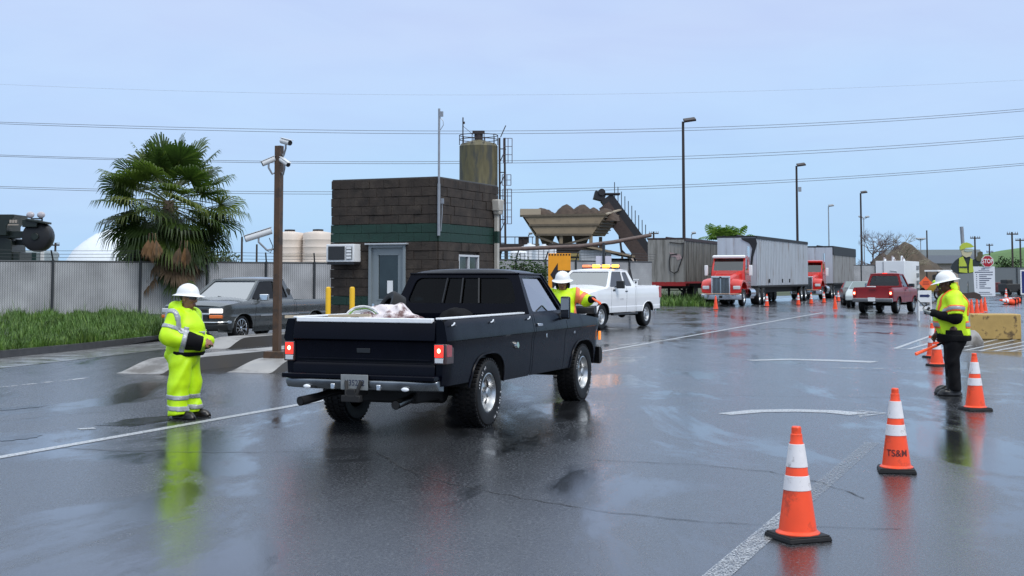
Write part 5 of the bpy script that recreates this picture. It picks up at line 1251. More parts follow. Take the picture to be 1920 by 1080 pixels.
for y in (win[0] + .025, (win[0] + win[1]) / 2, win[1] - .025): m.box((.01, y, (win[2] + win[3]) / 2), (.06, .05, win[3] - win[2] - .1))
for z in (win[2] + .025, win[3] - .025): m.box((.012, (win[0] + win[1]) / 2, z), (.064, win[1] - win[0], .05))
wf_ = m.build('window', mat('white window frame', (.55, .57, .60), .4), BO, bevel=.004)
m = MB(); m.box((-.01, (win[0] + win[1]) / 2, (win[2] + win[3]) / 2), (.01, win[1] - win[0] - .06, win[3] - win[2] - .06)); m.build('window_glass', mat('hazy booth glass', (.05, .06, .075), .08, var=.6, vscale=1.5, spec=.8), wf_, smooth=False)
m = MB(); m.box((.03, (win[0] + win[1]) / 2, win[2] - .03), (.1, win[1] - win[0] + .06, .05)); m.build('window_sill', CONC, wf_)
ac = thing('air_conditioner', 'white window air conditioner hanging from the booth wall left of the door', 'air conditioner', BO.location + Matrix.Rotation(-YAW - R(2), 4, 'Z') @ Vector((-2.40, -.14, 2.02)), -YAW - R(2))
m = MB(); m.box((0, 0, .21), (.76, .42, .42)); m.build('casing', WHITEP, ac, bevel=.012)
m = MB(); m.box((-.09, -.222, .21), (.44, .02, .32)); 
for k in range(12): m.box((-.09, -.234, .07 + k * .0255), (.44, .008, .010))
m.build('louvre_grille', mat('dark grille', (.04, .042, .045), .5), ac)
m = MB(); m.box((.255, -.222, .21), (.16, .02, .30)); 
m.build('control_panel', mat('grey control panel', (.12, .13, .14), .4), ac, bevel=.004)
m = MB()
for k in range(4): m.box((.255, -.235, .10 + k * .075), (.13, .01, .05))
m.build('vent_slat', WHITEP, ac)
m = MB(); m.box((0, .02, -.03), (.74, .40, .06)); m.build('support_shelf', TRIM, ac)
an = thing('antenna_mast', 'thin pale antenna mast fixed to the near corner of the booth', 'antenna', BO.location + Matrix.Rotation(-YAW - R(2), 4, 'Z') @ Vector((.06, -.06, 2.62)), -YAW)
m = MB(); m.cyl((0, 0, 0), (0, 0, 1.2), .036, None, 12); m.cyl((0, 0, 1.2), (0, 0, 2.95), .026, None, 12); m.build('pipe', STEEL, an)
m = MB(); m.box((.05, 0, 2.82), (.09, .05, .12)); m.tube([(.03, 0, 2.74), (.1, 0, 2.66), (.11, 0, 2.56), (.03, 0, 2.45)], .008, 5); m.build('junction_box', STEEL, an)
m = MB(); m.box((.06, .05, .80), (.07, .06, .12)); m.tube([(.06, .05, .75), (.06, .05, .5), (.03, .05, .1)], .012, 6); m.build('conduit', STEEL, an)
dpz = thing('downpipe', 'cream downpipe with rain hopper head on the right side of the booth', 'downpipe', BO.location + Matrix.Rotation(-YAW - R(2), 4, 'Z') @ Vector((.0, 3.08, 0)), -YAW - R(2))
CREAM = mat('cream metal', (.42, .40, .36), .45, var=.1)
m = MB(); m.box((.12, 0, 1.8), (.10, .12, 3.3)); m.build('pipe', CREAM, dpz, bevel=.012)
m = MB(); m.box((.15, 0, 3.47), (.20, .30, .30), taper=1.1); m.box((.15, 0, 3.28), (.15, .2, .1), taper=1.3); m.build('rain_hopper', CREAM, dpz, bevel=.03)
m = MB(); m.box((.12, 0, 2.67), (.106, .126, .30)); m.build('green_band', GREENB, dpz)
# ------------------------------------------------------------------ slatted chain link fences
def slat_mat():
    m = bpy.data.materials.new('fence slats'); m.use_nodes = True; n = m.node_tree; L = n.links.new; b = n.nodes['Principled BSDF']; b.inputs['Roughness'].default_value = .5
    t = n.nodes.new('ShaderNodeTexCoord'); P = t.outputs['Object']
    def wave(rot, sc_, dist=0):
        mp = n.nodes.new('ShaderNodeMapping'); mp.inputs['Rotation'].default_value = (0, rot, 0); L(P, mp.inputs[0])
        w_ = n.nodes.new('ShaderNodeTexWave'); w_.inputs['Scale'].default_value = sc_; w_.inputs['Distortion'].default_value = dist; L(mp.outputs[0], w_.inputs[0]); return w_.outputs['Fac']
    def mr(v, a, c, d, e):
        x = n.nodes.new('ShaderNodeMapRange'); x.inputs[1].default_value = a; x.inputs[2].default_value = c; x.inputs[3].default_value = d; x.inputs[4].default_value = e; L(v, x.inputs[0]); return x.outputs[0]
    def mul(a, c):
        x = n.nodes.new('ShaderNodeMath'); x.operation = 'MULTIPLY'; L(a, x.inputs[0]); L(c, x.inputs[1]); return x.outputs[0]
    ns_ = n.nodes.new('ShaderNodeTexNoise'); ns_.inputs['Scale'].default_value = .9; ns_.inputs['Detail'].default_value = 7; L(P, ns_.inputs[0])
    f = mul(mul(mr(wave(0, 3.6), 0, .35, .62, 1.08), mr(wave(R(45), 5), .86, 1, 1, .62)), mul(mr(wave(R(-45), 5), .86, 1, 1, .62), mr(ns_.outputs[0], .3, .7, .72, 1.25)))
    v = n.nodes.new('ShaderNodeVectorMath'); v.operation = 'SCALE'; v.inputs[0].default_value = (.36, .365, .375); L(f, v.inputs['Scale']); L(v.outputs[0], b.inputs['Base Color']); return m
SLAT = slat_mat(); FPOST = mat('fence pipe', (.05, .055, .06), .5, .5)
def fence(name, label, a, b, posts, h=2.24, wire=True, slat=None):
    a, b = Vector(a), Vector(b); d = b - a; L_ = d.length; t = thing(name, label, 'fence', a, math.atan2(d.y, d.x))
    m = MB(); m.box((L_ / 2, 0, h / 2 + .04), (L_, .03, h - .1)); m.build('slat_panel', slat or SLAT, t, smooth=False)
    m = MB(); m.cyl((0, 0, h), (L_, 0, h), .035, None, 8); m.build('top_rail', FPOST, t)
    for x in posts:
        m = MB(); m.cyl((x, -.05, 0), (x, -.05, h + .05), .05, None, 10)
        if wire: m.cyl((x, -.05, h + .03), (x - .14, -.30, h + .40), .03, None, 8)
        m.build('post', FPOST, t)
    if wire:
        for k in range(3):
            f = (k + 1) / 3; m = MB(); m.tube([Vector((x, -.05 - .25 * f - .0, h + .03 + .37 * f - .02 * math.sin(x * 2.1))) for x in np.linspace(0, L_, 14)], .008, 4); m.build('barbed_wire', FPOST, t)
    return t
Fa, Fb = F0 - FD * 14, F0 + FD * 15
fence('slatted_fence', 'long grey slatted chain link fence behind the grass verge and palm tree', Fa, Fb, [14 + (A(px, 500, 50).x - F0.x) / FD.x + (0) for px in (-330, -180, -10, 136, 268, 376, 476, 562, 640)][:], 2.24)
q0, q1 = A(905, 560, 56), A(1222, 560, 66); q0.z = q1.z = 0
fence('slatted_fence', 'grey slatted fence section behind the white pickup and orange arrow sign', q0, q1, [0, 2.2, 4.3, 6.6, 8.8, 11], 2.42, True)
q2, q3 = A(1560, 540, 112), A(1690, 540, 118); q2.z = q3.z = 0
fence('board_fence', 'far pale board fence between the last trailer and the white container', q2, q3, [0, 2, 4, 6], 2.7, False)
q4, q5 = A(1855, 520, 130), A(1990, 520, 128); q4.z = q5.z = 0
fence('mesh_fence', 'far grey fence at the foot of the green hill', q4, q5, [0, 2.6, 5.2, 7], 2.6, False, mat('grey screen', (.16, .18, .19), .6))

# ------------------------------------------------------------------ foliage
def leaf(n, c, tl=.4):
    m = mat(n, c, .5, var=.35, vscale=1.5); t = m.node_tree; b = t.nodes['Principled BSDF']; tr = t.nodes.new('ShaderNodeBsdfTranslucent'); tr.inputs[0].default_value = (c[0] * 1.3, c[1] * 1.5, c[2], 1)
    x = t.nodes.new('ShaderNodeMixShader'); x.inputs[0].default_value = tl; t.links.new(b.outputs[0], x.inputs[1]); t.links.new(tr.outputs[0], x.inputs[2]); t.links.new(x.outputs[0], t.nodes['Material Output'].inputs[0]); return m
def leafmats(n, c1, c2, c3): return [leaf(n + s, c) for s, c in ((' dark', c1), (' mid', c2), (' light', c3))]
def leaf_cards(m, c, r, n, size, rg, squash=1.):
    for _ in range(n):
        v = Vector((rg.gauss(0, 1), rg.gauss(0, 1), rg.gauss(0, 1))).normalized() * (rg.random() ** .45) * r; v.z *= squash; p = Vector(c) + v
        a = Vector((rg.gauss(0, 1), rg.gauss(0, 1), rg.gauss(0, .6))).normalized(); b_ = a.cross(Vector((rg.gauss(0, 1), rg.gauss(0, 1), rg.gauss(0, 1)))).normalized(); s_ = size * rg.uniform(.6, 1.4)
        m.mat(rg.choice((0, 0, 1, 1, 2))); m.add([p - a * s_, p + b_ * s_ * .45, p + a * s_, p - b_ * s_ * .45], [(0, 1, 2, 3)])
def branches(m, p, d, l, r, depth, rg, tips, spread=.55, kids=(2, 3)):
    q = p + d * l; mid_ = p.lerp(q, .5) + Vector((rg.gauss(0, 1), rg.gauss(0, 1), 0)) * l * .05
    m.tube([p, mid_, q], [r, r * .85, r * .68], 5 if depth > 1 else 4, cap=False)
    if depth == 0: tips.append(q); return
    for _ in range(rg.randint(*kids)):
        nd = (d + Vector((rg.gauss(0, 1), rg.gauss(0, 1), rg.gauss(0, .6))) * spread).normalized(); nd.z = max(nd.z, -.1)
        branches(m, q.lerp(p, rg.uniform(0, .25)), nd, l * rg.uniform(.62, .85), r * .62, depth - 1, rg, tips, spread, kids)
# palm
PALM = leafmats('palm', (.042, .074, .013), (.085, .125, .022), (.15, .175, .04)); PDEAD = [mat('dead palm frond' + s, c, .7, var=.3) for s, c in (('', (.13, .065, .022)), (' dark', (.075, .045, .02)), (' pale', (.16, .12, .05)))]
pp = A(313, 560, 51.3); pp.z = 0
pt = thing('palm_tree', 'fan palm with a full crown and hanging dead fronds behind the slatted fence', 'palm tree', pp)
m = MB(); m.tube([Vector((0, 0, 0)), Vector((.03, 0, 1.6)), Vector((0, .03, 3.2)), Vector((0, 0, 4.7))], [.40, .38, .34, .2], 14)
for i in range(60):
    a = i * 2.4; z = .3 + i * .068; m.bar((.3 * math.cos(a), .3 * math.sin(a), z), (.47 * math.cos(a), .47 * math.sin(a), z + .18), .12, .03)
m.build('trunk', mat('palm trunk', (.10, .07, .045), .8, var=.4, bump=.3, bscale=20), pt)
rg = random.Random(12)
def fan(m, c, d, pet, rad, n, drp, rg, mi, roll=0., arc=140):
    """petiole along d from c, then a pleated fan of n split segments with drooping tips"""
    d = d.normalized(); up = Vector((0, 0, 1)); side = d.cross(up)
    side = side.normalized() if side.length > .05 else Vector((1, 0, 0)); nrm = side.cross(d).normalized()
    side = (side * math.cos(roll) + nrm * math.sin(roll)).normalized(); nrm = side.cross(d).normalized()
    e = c + d * pet - up * pet * pet * .07; m.mat(mi[2]); m.tube([c, c + d * pet * .5, e], [.024, .018, .013], 4, cap=False)
    lm = mi[0] if rg.random() < .45 else mi[1] if rg.random() < .7 else mi[2]
    for i in range(n):
        a = R(-arc + 2 * arc * (i + .5) / n) + rg.uniform(-.03, .03); l = rad * (1 - .18 * abs(a) / R(arc)) * rg.uniform(.88, 1.06); u = d * math.cos(a) + side * math.sin(a)
        w_ = side * math.cos(a) - d * math.sin(a); wd = l * .044; fold = nrm * (.02 if i % 2 else -.02)
        cup = nrm * (.16 * rad * (1 - math.cos(a)) * .5)
        p1 = e + u * l * .50 + fold + cup * .6 - up * l * .02 * drp; p2 = e + u * l * .80 + cup - up * l * .13 * drp; p3 = e + u * l * (1.0 - .10 * drp) + cup - up * l * (.40 * drp + rg.uniform(0, .12))
        m.mat(lm if rg.random() < .85 else mi[1])
        m.add([e - w_ * .008, e + w_ * .008, p1 + w_ * wd, p1 - w_ * wd, p2 + w_ * wd * .62, p2 - w_ * wd * .62, p3], [(0, 1, 2, 3), (3, 2, 4, 5), (5, 4, 6)])
m = MB(); base = Vector((0, 0, 4.75))
fr = []
for i in range(70):
    el_ = 80 - 132 * ((i + .5) / 70) ** .78; az = i * 2.39996 + rg.uniform(-.2, .2); e_ = R(el_ + rg.uniform(-7, 7)); d = Vector((math.cos(az) * math.cos(e_), math.sin(az) * math.cos(e_), math.sin(e_)))
    low = (60 - el_) / 90
    fan(m, base + Vector((0, 0, -.35 * max(0, low))) + d * .15, d, rg.uniform(1.45, 2.05) * (1.0 if el_ > 0 else .85), rg.uniform(1.15, 1.45), 36, .35 + max(0, low) * .6, rg, (0, 1, 2) if el_ > -20 else (0, 0, 1), rg.uniform(-.5, .5))
m.build('crown', PALM, pt, weld=False, smooth=False)
m = MB()
for i in range(80):
    az = i * 2.4 + rg.uniform(-.3, .3); e_ = R(rg.uniform(-86, -48)); d = Vector((math.cos(az) * math.cos(e_), math.sin(az) * math.cos(e_), math.sin(e_)))
    fan(m, Vector((.34 * math.cos(az), .34 * math.sin(az), rg.uniform(3.1, 4.3))), d, rg.uniform(.8, 1.6), rg.uniform(.9, 1.3), 24, .2, rg, (0, 1, 2), rg.uniform(-.4, .4), 55)
m.build('dead_skirt', [PALM[0], PDEAD[1], PALM[1]], pt, weld=False, smooth=False)
for px, py, l in ((286, 466, 1.0), (346, 480, .9)):
    m = MB(); c = A(px, py - 24, 48.7) - pp; [fan(m, c + Vector((dx, 0, .1)), Vector((rg.uniform(-.1, .1) + dx, -.06, -1)), .25, l * rg.uniform(.6, .8), 18, .3, rg, mi_, rl_, 26) for dx, rl_, mi_ in ((0, .3, (0, 0, 1)), (-.12, 1.2, (1, 0, 1)), (.1, -.7, (0, 1, 2)))]; m.build('dead_frond', PDEAD, pt, weld=False, smooth=False)
# bush by the booth
BUSH = leafmats('bush', (.012, .030, .008), (.025, .055, .012), (.05, .09, .02))
def bush(label, c, w_, h, n, size, seed, mats=BUSH, cat='bush', group=None, name='bush'):
    t = thing(name, label, cat, c, 0, group); rg = random.Random(seed); m = MB(); tips = []
    for i in range(5): branches(m, Vector((rg.uniform(-.2, .2) * w_, rg.uniform(-.2, .2), 0)), Vector((rg.gauss(0, .35), rg.gauss(0, .35), 1)).normalized(), h * .4, .03 * h, 2, rg, tips)
    m.build('stems', mat('bark', (.05, .04, .03), .8), t); m = MB()
    for k in range(9): leaf_cards(m, (rg.uniform(-.42, .42) * w_, rg.uniform(-.3, .3) * w_, h * rg.uniform(.25, .85)), h * .27, n // 9, size, rg)
    m.build('foliage', mats, t, weld=False, smooth=False); return t
c = A(962, 500, 52); c.z = 0; bush('dark green bush growing against the fence right of the booth', c, 1.9, 2.75, 2600, .07, 3)
c = A(1000, 500, 52.5); c.z = 0; bush('lower green bush left of the orange arrow sign', c, 1.3, 2.3, 1500, .07, 5)
OLIVE = leafmats('olive', (.05, .07, .03), (.09, .11, .05), (.15, .17, .09))
c = A(425, 500, 120); c.z = 0; bush('hazy grey green shrub far behind the fence between palm and camera pole', c, 4.2, 4.2, 1800, .16, 7, OLIVE)
PLIGHT = leafmats('fresh leaf', (.06, .12, .02), (.13, .22, .04), (.22, .32, .07))
def crown_tree(label, px, top, Y, wpx, seed, mats, n=2200, size=.22, name='leafy_tree'):
    c = A(px, 500, Y); c.z = 0; H_ = A(px, top, Y).z; rg = random.Random(seed); t = thing(name, label, 'tree', c); m = MB(); tips = []
    branches(m, Vector((0, 0, 0)), Vector((0, 0, 1)), H_ * .48, H_ * .022, 3, rg, tips, .5); m.build('trunk', MATS['bark'], t); m = MB(); w_ = wpx / FPX * Y
    for k in range(14): leaf_cards(m, (rg.uniform(-.5, .5) * w_, rg.uniform(-.4, .4) * w_, H_ * rg.uniform(.62, .92)), w_ * .17, n // 14, size, rg, .9)
    m.build('crown', mats, t, weld=False, smooth=False); return t
c = A(1357, 500, 125); c.z = 0; H_ = A(1357, 422, 125).z
bt = thing('banana_palm', 'bright green broad leaved palm showing above the trailers', 'palm tree', c)
m = MB(); m.tube([(0, 0, 0), (.1, 0, H_ * .55), (0, 0, H_ * .8)], [.3, .25, .15], 10); m.build('trunk', MATS['bark'], bt)
m = MB(); rg = random.Random(4)
for i in range(44):
    az = i * 2.4; e_ = R(rg.uniform(12, 78)); d = Vector((math.cos(az) * math.cos(e_), math.sin(az) * .5 * math.cos(e_), math.sin(e_))); L_ = rg.uniform(1.6, 2.6); s_ = d.cross(Vector((0, .5, 1))).normalized(); b_ = Vector(((-.9, .3, 1.3)[i % 3] + rg.uniform(-.5, .5), 0, H_ * .80)); P_ = [b_ + d * L_ * f - Vector((0, 0, .35 * L_ * f * f)) for f in np.linspace(0, 1, 9)]
    for k in range(8):
        for sg in (-1, 1):
            a, e2 = P_[k], P_[k + 1]; w0 = .42 * math.sin(math.pi * min(1, (k + .6) / 8.5)); m.mat(rg.choice((0, 1, 1, 2))); m.add([a, a.lerp(e2, .85), a.lerp(e2, .95) + s_ * sg * w0 - Vector((0, 0, .12)), a.lerp(e2, .25) + s_ * sg * w0 - Vector((0, 0, .10))], [(0, 1, 2, 3)])
m.build('crown', PLIGHT, bt, weld=False, smooth=False)
def bare_tree(label, px, top, Y, seed, spread=.55, m_='twig bark', col=(.13, .10, .10), dep=5):
    c = A(px, 500, Y); c.z = 0; H_ = A(px, top, Y).z; rg = random.Random(seed); t = thing('bare_tree', label, 'tree', c, 0); m = MB(); tips = []
    branches(m, Vector((0, 0, H_ * .12)), Vector((0, 0, 1)), H_ * .27, H_ * .02, dep, rg, tips, spread, (3, 3))
    zz = max(p[2] for p in m.v); k = H_ / zz; m.v = [(p[0], p[1], p[2] * k) for p in m.v]; m.build('crown', mat(m_, col, .8), t, weld=False)
    m = MB(); m.tube([(0, 0, 0), (0, 0, H_ * .2)], [H_ * .022, H_ * .017], 8); m.build('trunk', mat('bark', (.05, .04, .03)), t)
bare_tree('leafless tree with dense grey twigs beside the third lamp post', 1633, 428, 150, 2, .5, dep=6)
bare_tree('pale leafless tree in front of the dirt mound', 1688, 434, 160, 5, .55, 'pale twig bark', (.25, .22, .16))
bare_tree('small leafless tree left of the dirt mound, lower than its neighbours', 1662, 446, 155, 9, .6)
# ground beyond the paved yard
m = MB(); m.add([Vector(p) for p in ((-900, 62, .01), (-6, 62, .01), (8, 96, .01), (26, 118, .01), (60, 150, .01), (420, 150, .01), (1500, 1200, .01), (-1500, 1200, .01))], [tuple(range(8))])
struct(m.build('far_field', mat('rough ground', (.06, .075, .035), .95, var=.4, vscale=.1, dirt=(.09, .075, .05), dscale=.05), smooth=False))
# hill, dirt mound
m = MB()
def hill(u, v):
    x = 176 + 700 * u; y = 540 + 160 * v; e = x - 176 - 60 * (v - .3); return Vector((x, y, (24 * (1 - math.exp(-max(0, e) / 48)) * (1 - u ** 4)) * math.sin(math.pi * (.02 + .6 * v)) * (1 + .06 * math.sin(u * 23)) - .2))
m.grid(hill, 40, 20); struct(m.build('hill', mat('green hillside', (.085, .165, .045), .9, var=.3, vscale=.02)))
MOUND = mat('dirt mound', (.075, .056, .040), .9, var=.5, vscale=.5, bump=.5, bscale=2)
def mound(label, pk, Y, seed, mt=MOUND, name='dirt_mound'):
    cx_ = sum(p[0] for p in pk) / len(pk); c = A(cx_, 500, Y); c.z = 0; x0 = A(min(p[0] - p[2] for p in pk), 500, Y).x - c.x; x1 = A(max(p[0] + p[2] for p in pk), 500, Y).x - c.x; rg = np.random.RandomState(seed)
    def f(u, v):
        x = x0 + (x1 - x0) * u; y = (v - .5) * 26; z = 0
        for px, py, hw in pk:
            q = A(px, py, Y); r_ = math.hypot((x + c.x - q.x) / (hw / FPX * Y), y / (hw / FPX * Y * .9)); z = max(z, q.z * max(0, 1 - r_ ** 1.15))
        return Vector((x, y, max(-.25, z - .2 + .25 * math.sin(x * 1.7 + seed) * math.sin(y * 1.3) * min(1, z) + .12 * math.sin(x * 5.1) * math.sin(y * 4.3) * min(1, z))))
    m = MB(); m.grid(f, 64, 40); return tag(_loc(m.build(name, mt), c), label, 'earth mound')
def _loc(o, c): o.location = c; return o
mound('large brown dirt mound behind the white container', [(1697, 450, 105), (1655, 470, 60)], 175, 1)
# far buildings on the right
t = thing('warehouse', 'long low warehouse with dark blue grey roof beyond the dirt mound', 'warehouse', A(1765, 505, 260), R(-8)); t.location.z = 0
m = MB(); m.box((0, 0, 2.2), (12, 14, 4.4)); m.build('wall', mat('pale warehouse wall', (.42, .36, .32), .7, var=.1), t)
m = MB(); m.prism([(-8, 4.3), (8, 4.3), (0, 6.0)], lambda u, v, w_: Vector((w_, u, v)), -8, 6.6); m.build('roof', mat('dark blue roof', (.035, .045, .06), .5), t)
t = thing('warehouse', 'farther grey roofed shed peeping over the slope of the dirt mound', 'warehouse', A(1745, 505, 330), R(-14)); t.location.z = 0
m = MB(); m.box((0, 0, 3), (22, 10, 6)); m.build('wall', mat('pale warehouse wall', (.42, .36, .32)), t); m = MB(); m.prism([(-6, 5.9), (6, 5.9), (0, 8.6)], lambda u, v, w_: Vector((w_, u, v)), -12, 12); m.build('roof', mat('grey green roof', (.10, .12, .13), .6), t)
# scrub behind the notice board
for px, Y, h, lab in ((1832, 140, 3.6, 'small dark tree behind the raised hand of the painted board figure'), (1888, 190, 4.4, 'dark shrub at the foot of the green hill')):
    c = A(px, 500, Y); c.z = 0; bush(lab, c, 2.6, h, 900, .2, px, OLIVE if px < 1850 else BUSH)

# ------------------------------------------------------------------ overhead lines and poles
WIRE = mat('power line', (.16, .18, .21), .6)
def quad3(P): return np.polyfit([p[0] for p in P], [p[1] for p in P], 3 if len(P) > 3 else 2)
pairs = (((0, 229), (620, 244), (1283, 240), (1920, 204)), ((0, 232), (620, 249), (1283, 245), (1920, 208)), ((0, 290.5), (620, 303), (1283, 293), (1920, 255)), ((0, 293), (620, 306.5), (1283, 298), (1920, 259)), ((0, 349.5), (620, 359.5), (1283, 346.5), (1920, 306)), ((0, 352.5), (620, 364), (1283, 351), (1920, 309.5)))
wnames = ('upper pair of high voltage lines, its upper conductor', 'upper pair of high voltage lines, its lower conductor', 'middle pair of high voltage lines, its upper conductor', 'middle pair of high voltage lines, its lower conductor', 'lowest pair of high voltage lines, its upper conductor', 'lowest pair of high voltage lines, its lower conductor')
for P, lab in zip(pairs, wnames):
    f = quad3(P); m = MB(); m.tube([A(x, np.polyval(f, x), 150) for x in np.linspace(-500, 2420, 40)], .030, 5); tag(m.build('power_line', WIRE), lab, 'power line', 'overhead power lines')
f = quad3(((0, 158), (830, 178), (1920, 150))); m = MB(); m.tube([A(x, np.polyval(f, x), 190) for x in np.linspace(-400, 2320, 30)], .018, 5); tag(m.build('power_line', mat('thin shield wire', (.42, .47, .55), .6)), 'thin faint shield wire crossing the sky above all other lines', 'power line', 'overhead power lines')
POLEW = mat('dark timber pole', (.045, .035, .03), .8); LAMPB = mat('bronze lamp post', (.028, .018, .016), .5)
def utility(label, px, top, Y, arms, w_=2.0, r=.14, mt=POLEW):
    c = A(px, 500, Y); c.z = 0; H_ = A(px, top, Y).z; t = thing('utility_pole', label, 'utility pole', c, 0, 'timber utility poles'); m = MB(); m.cyl((0, 0, 0), (0, 0, H_), r, r * .75, 8); m.build('pole', mt, t)
    for k in range(arms):
        z = H_ - .25 - k * 1.1; m = MB(); m.box((0, -.15, z), (w_, .12, .14)); a = m.build('crossarm', mt, t)
        for x in (-.45, -.25, .25, .45):
            m = MB(); m.cyl((x * w_, -.15, z + .07), (x * w_, -.15, z + .28), .05, .03, 6); m.build('insulator', mat('insulator', (.25, .25, .26), .4), a)
for a in (('tall utility pole before the green hill, left of the two', 1899, 435, 150, 1, 1.3), ('utility pole at the right edge before the green hill', 1914, 447, 165, 1, 1.3), ('utility pole behind the painted board figure with one crossarm', 1829, 443, 170, 1, 1.3), ('smaller utility pole behind the stop sign with two crossarms', 1856, 457, 210, 2, 1.1), ('utility pole behind the first trailer roof', 1226, 434, 160, 2, 1.2), ('utility pole behind the fence, left of the white dome tank', 103, 455, 130, 2, .9), ('bare short pole behind the fence right of the palm', 453, 444, 140, 0), ('bare shorter pole just left of the camera pole', 481, 458, 150, 0), ('pale slim mast standing beyond the dirt mound', 1739, 432, 200, 0)): utility(*a)
def lamp(label, px, top, Y, r, heads=1, mt=LAMPB, hs=.75, cat='lamp post'):
    c = A(px, 500, Y); c.z = 0; H_ = A(px, top + 6, Y).z; t = thing('lamp_post', label, cat, c, 0, 'lamp posts'); m = MB(); m.lathe([(r * 2.2, 0), (r * 2.2, .5), (r, .6), (r * .72, H_)], 12); m.build('pole', mt, t)
    for k in range(heads):
        sx = (1 if heads == 1 else (-1, 1, 0)[k]); m = MB(); o = hs * .55 if heads == 1 else hs * .9
        m.bar((0, 0, H_ - .1), (sx * o * .6, 0, H_ + .05), .08); 
        if heads > 1: m.bar((0, 0, H_ - .3), (sx * o, 0, H_), .06)
        m.box((sx * o, -.1, H_ + .12), (hs, hs * .8, .16), ry=-R(8) * sx, rx=R(20)); m.build('lamp_head', mt, t, bevel=.02)
    return t
lamp('tallest dark lamp post rising behind the nearest trailer', 1283, 222, 94, .13, 1, LAMPB, .85); b_ = lamp('second dark lamp post rising behind the pale trailer, with small box halfway', 1496, 305, 127, .14, 1, LAMPB, .8); m = MB(); H_ = A(1496, 355, 127).z; m.box((.3, 0, H_), (.25, .3, .45)); m.build('control_box', STEEL, b_)
lamp('third dark lamp post beside the dense leafless tree', 1616, 356, 167, .15, 1, LAMPB, .75); lamp('slim pale lamp post between the second and third dark posts', 1555, 381, 165, .09, 1, STEEL, .6)
lamp('distant double headed floodlight post by the third dark lamp post', 1621, 402, 190, .08, 2, STEEL, .55); lamp('distant triple headed floodlight mast above the dirt mound', 1727, 443, 210, .09, 3, STEEL, .55); lamp('small floodlight post seen left of the hopper', 991, 434, 120, .06, 1, STEEL, .35); lamp('small floodlight behind the nearest trailer roof', 1297, 433, 130, .06, 1, STEEL, .4)

# ------------------------------------------------------------------ tanks and machinery behind the left fence
WTANK = mat('white tank', (.72, .76, .80), .3, var=.05)
c = A(250, 470, 78); R_ = 3.6
t = thing('storage_tank', 'big white round ended tank behind the fence and palm', 'storage tank', (c.x, c.y, 0), R(4))
zc = A(250, 425, 78).z - R_; prof = [(0, -4.15), (.8, -4.1), (1.6, -3.85), (2.3, -3.35), (2.75, -2.8), (3.2, -2.1), (3.5, -1.2), (R_, 0), (R_, 2.2), (3.2, 3.4), (2, 4), (0, 4.2)]
m = MB(); m.lathe([(r_, h) for r_, h in prof], 40, (0, 0, zc), 'x'); m.build('shell', WTANK, t, ang=60)
for x in (0, 2):
    m = MB(); m.box((x, 0, zc / 2 - .4), (.5, 4.5, zc - .6)); m.build('saddle', CONC, t)
PEACH = mat('cream poly tank', (.70, .60, .52), .45, var=.05, vscale=1)
for px, lab in ((543, 'cream plastic tank behind the camera pole'), (596, 'cream plastic tank touching the left edge of the booth')):
    c = A(px, 470, 80 if px > 560 else 80.5); t = thing('storage_tank', lab, 'storage tank', (c.x, c.y, 0)); r_ = .93; H_ = A(px, 434, 80).z
    pr = [(0, 0), (r_, 0)]
    for z in np.arange(.3, H_ - .3, .45): pr += [(r_, z), (r_ + .02, z + .06), (r_, z + .12)]
    pr += [(r_, H_ - .22), (r_ * .93, H_ - .08), (.35, H_), (.35, H_ + .02)]
    m = MB(); m.lathe(pr, 36); m.build('shell', PEACH, t, ang=30); m = MB(); m.lathe([(.33, H_), (.33, H_ + .13), (0, H_ + .15)], 20); m.build('lid', TRIM, t)
# dark green machine with drum and work lights
MG = mat('dark green machine paint', (.008, .014, .010), .4, var=.3); MD = mat('dark machine metal', (.010, .010, .011), .5)  # MD: plain dark metal for the light stalks and bracket
o = A(40, 470, 62); t = thing('yard_machine', 'dark green machine with round drum and twin work lights above the left fence', 'machine', (o.x, o.y, 0), 0)
def L_(px, py, dy=0): v = A(px, py, 62 + dy) - o; return Vector((v.x, dy, A(px, py, 62 + dy).z))
m = MB(); a = L_(72, 444); m.lathe([(0, -.42), (.5, -.42), (.66, -.36), (.72, -.2), (.72, .2), (.66, .36), (.5, .42), (0, .42)], 30, a, 'y'); m.build('drum', mat('black drum', (.009, .009, .010), .45), t)
m = MB(); m.cyl(a + Vector((0, -.44, 0)), a + Vector((0, -.5, 0)), .18, None, 14); m.box(a + Vector((.1, -.3, .72)), (.95, .9, .10), ry=R(10)); m.box(a + Vector((-.2, -.3, .62)), (.7, .7, .35)); m.build('drum_guard', MG, t, bevel=.02)
m = MB(); m.bar(L_(-60, 440), L_(66, 440), .45, .32); m.bar(L_(-60, 452, .5), L_(60, 455, .5), .3, .25); m.build('boom', MG, t, bevel=.02)
m = MB(); z0, z1 = L_(0, 442).z, L_(0, 403).z; xa, xb, xc = L_(-80, 0).x, L_(32, 0).x, L_(45, 0).x
m.prism([(xa, z0), (xb, z0), (xb, z0 + .45), (xc, z1 - .1), (xc, z1), (xa, z1)], lambda u, v, w_: Vector((u, w_, v)), -.6, 1.2); m.build('hopper', MG, t, bevel=.02)
for k in range(3):
    m = MB(); m.box(L_(20 + k * 5, 415, -.64), (.09, .06, .14)); m.build('signal_light', mat('pale fitting', (.35, .3, .25), .5), t)
m = MB(); m.box(L_(25, 421.5, -.66), (.5, .06, .05)); m.build('light_rail', mat('pale fitting', (.35, .3, .25)), t)
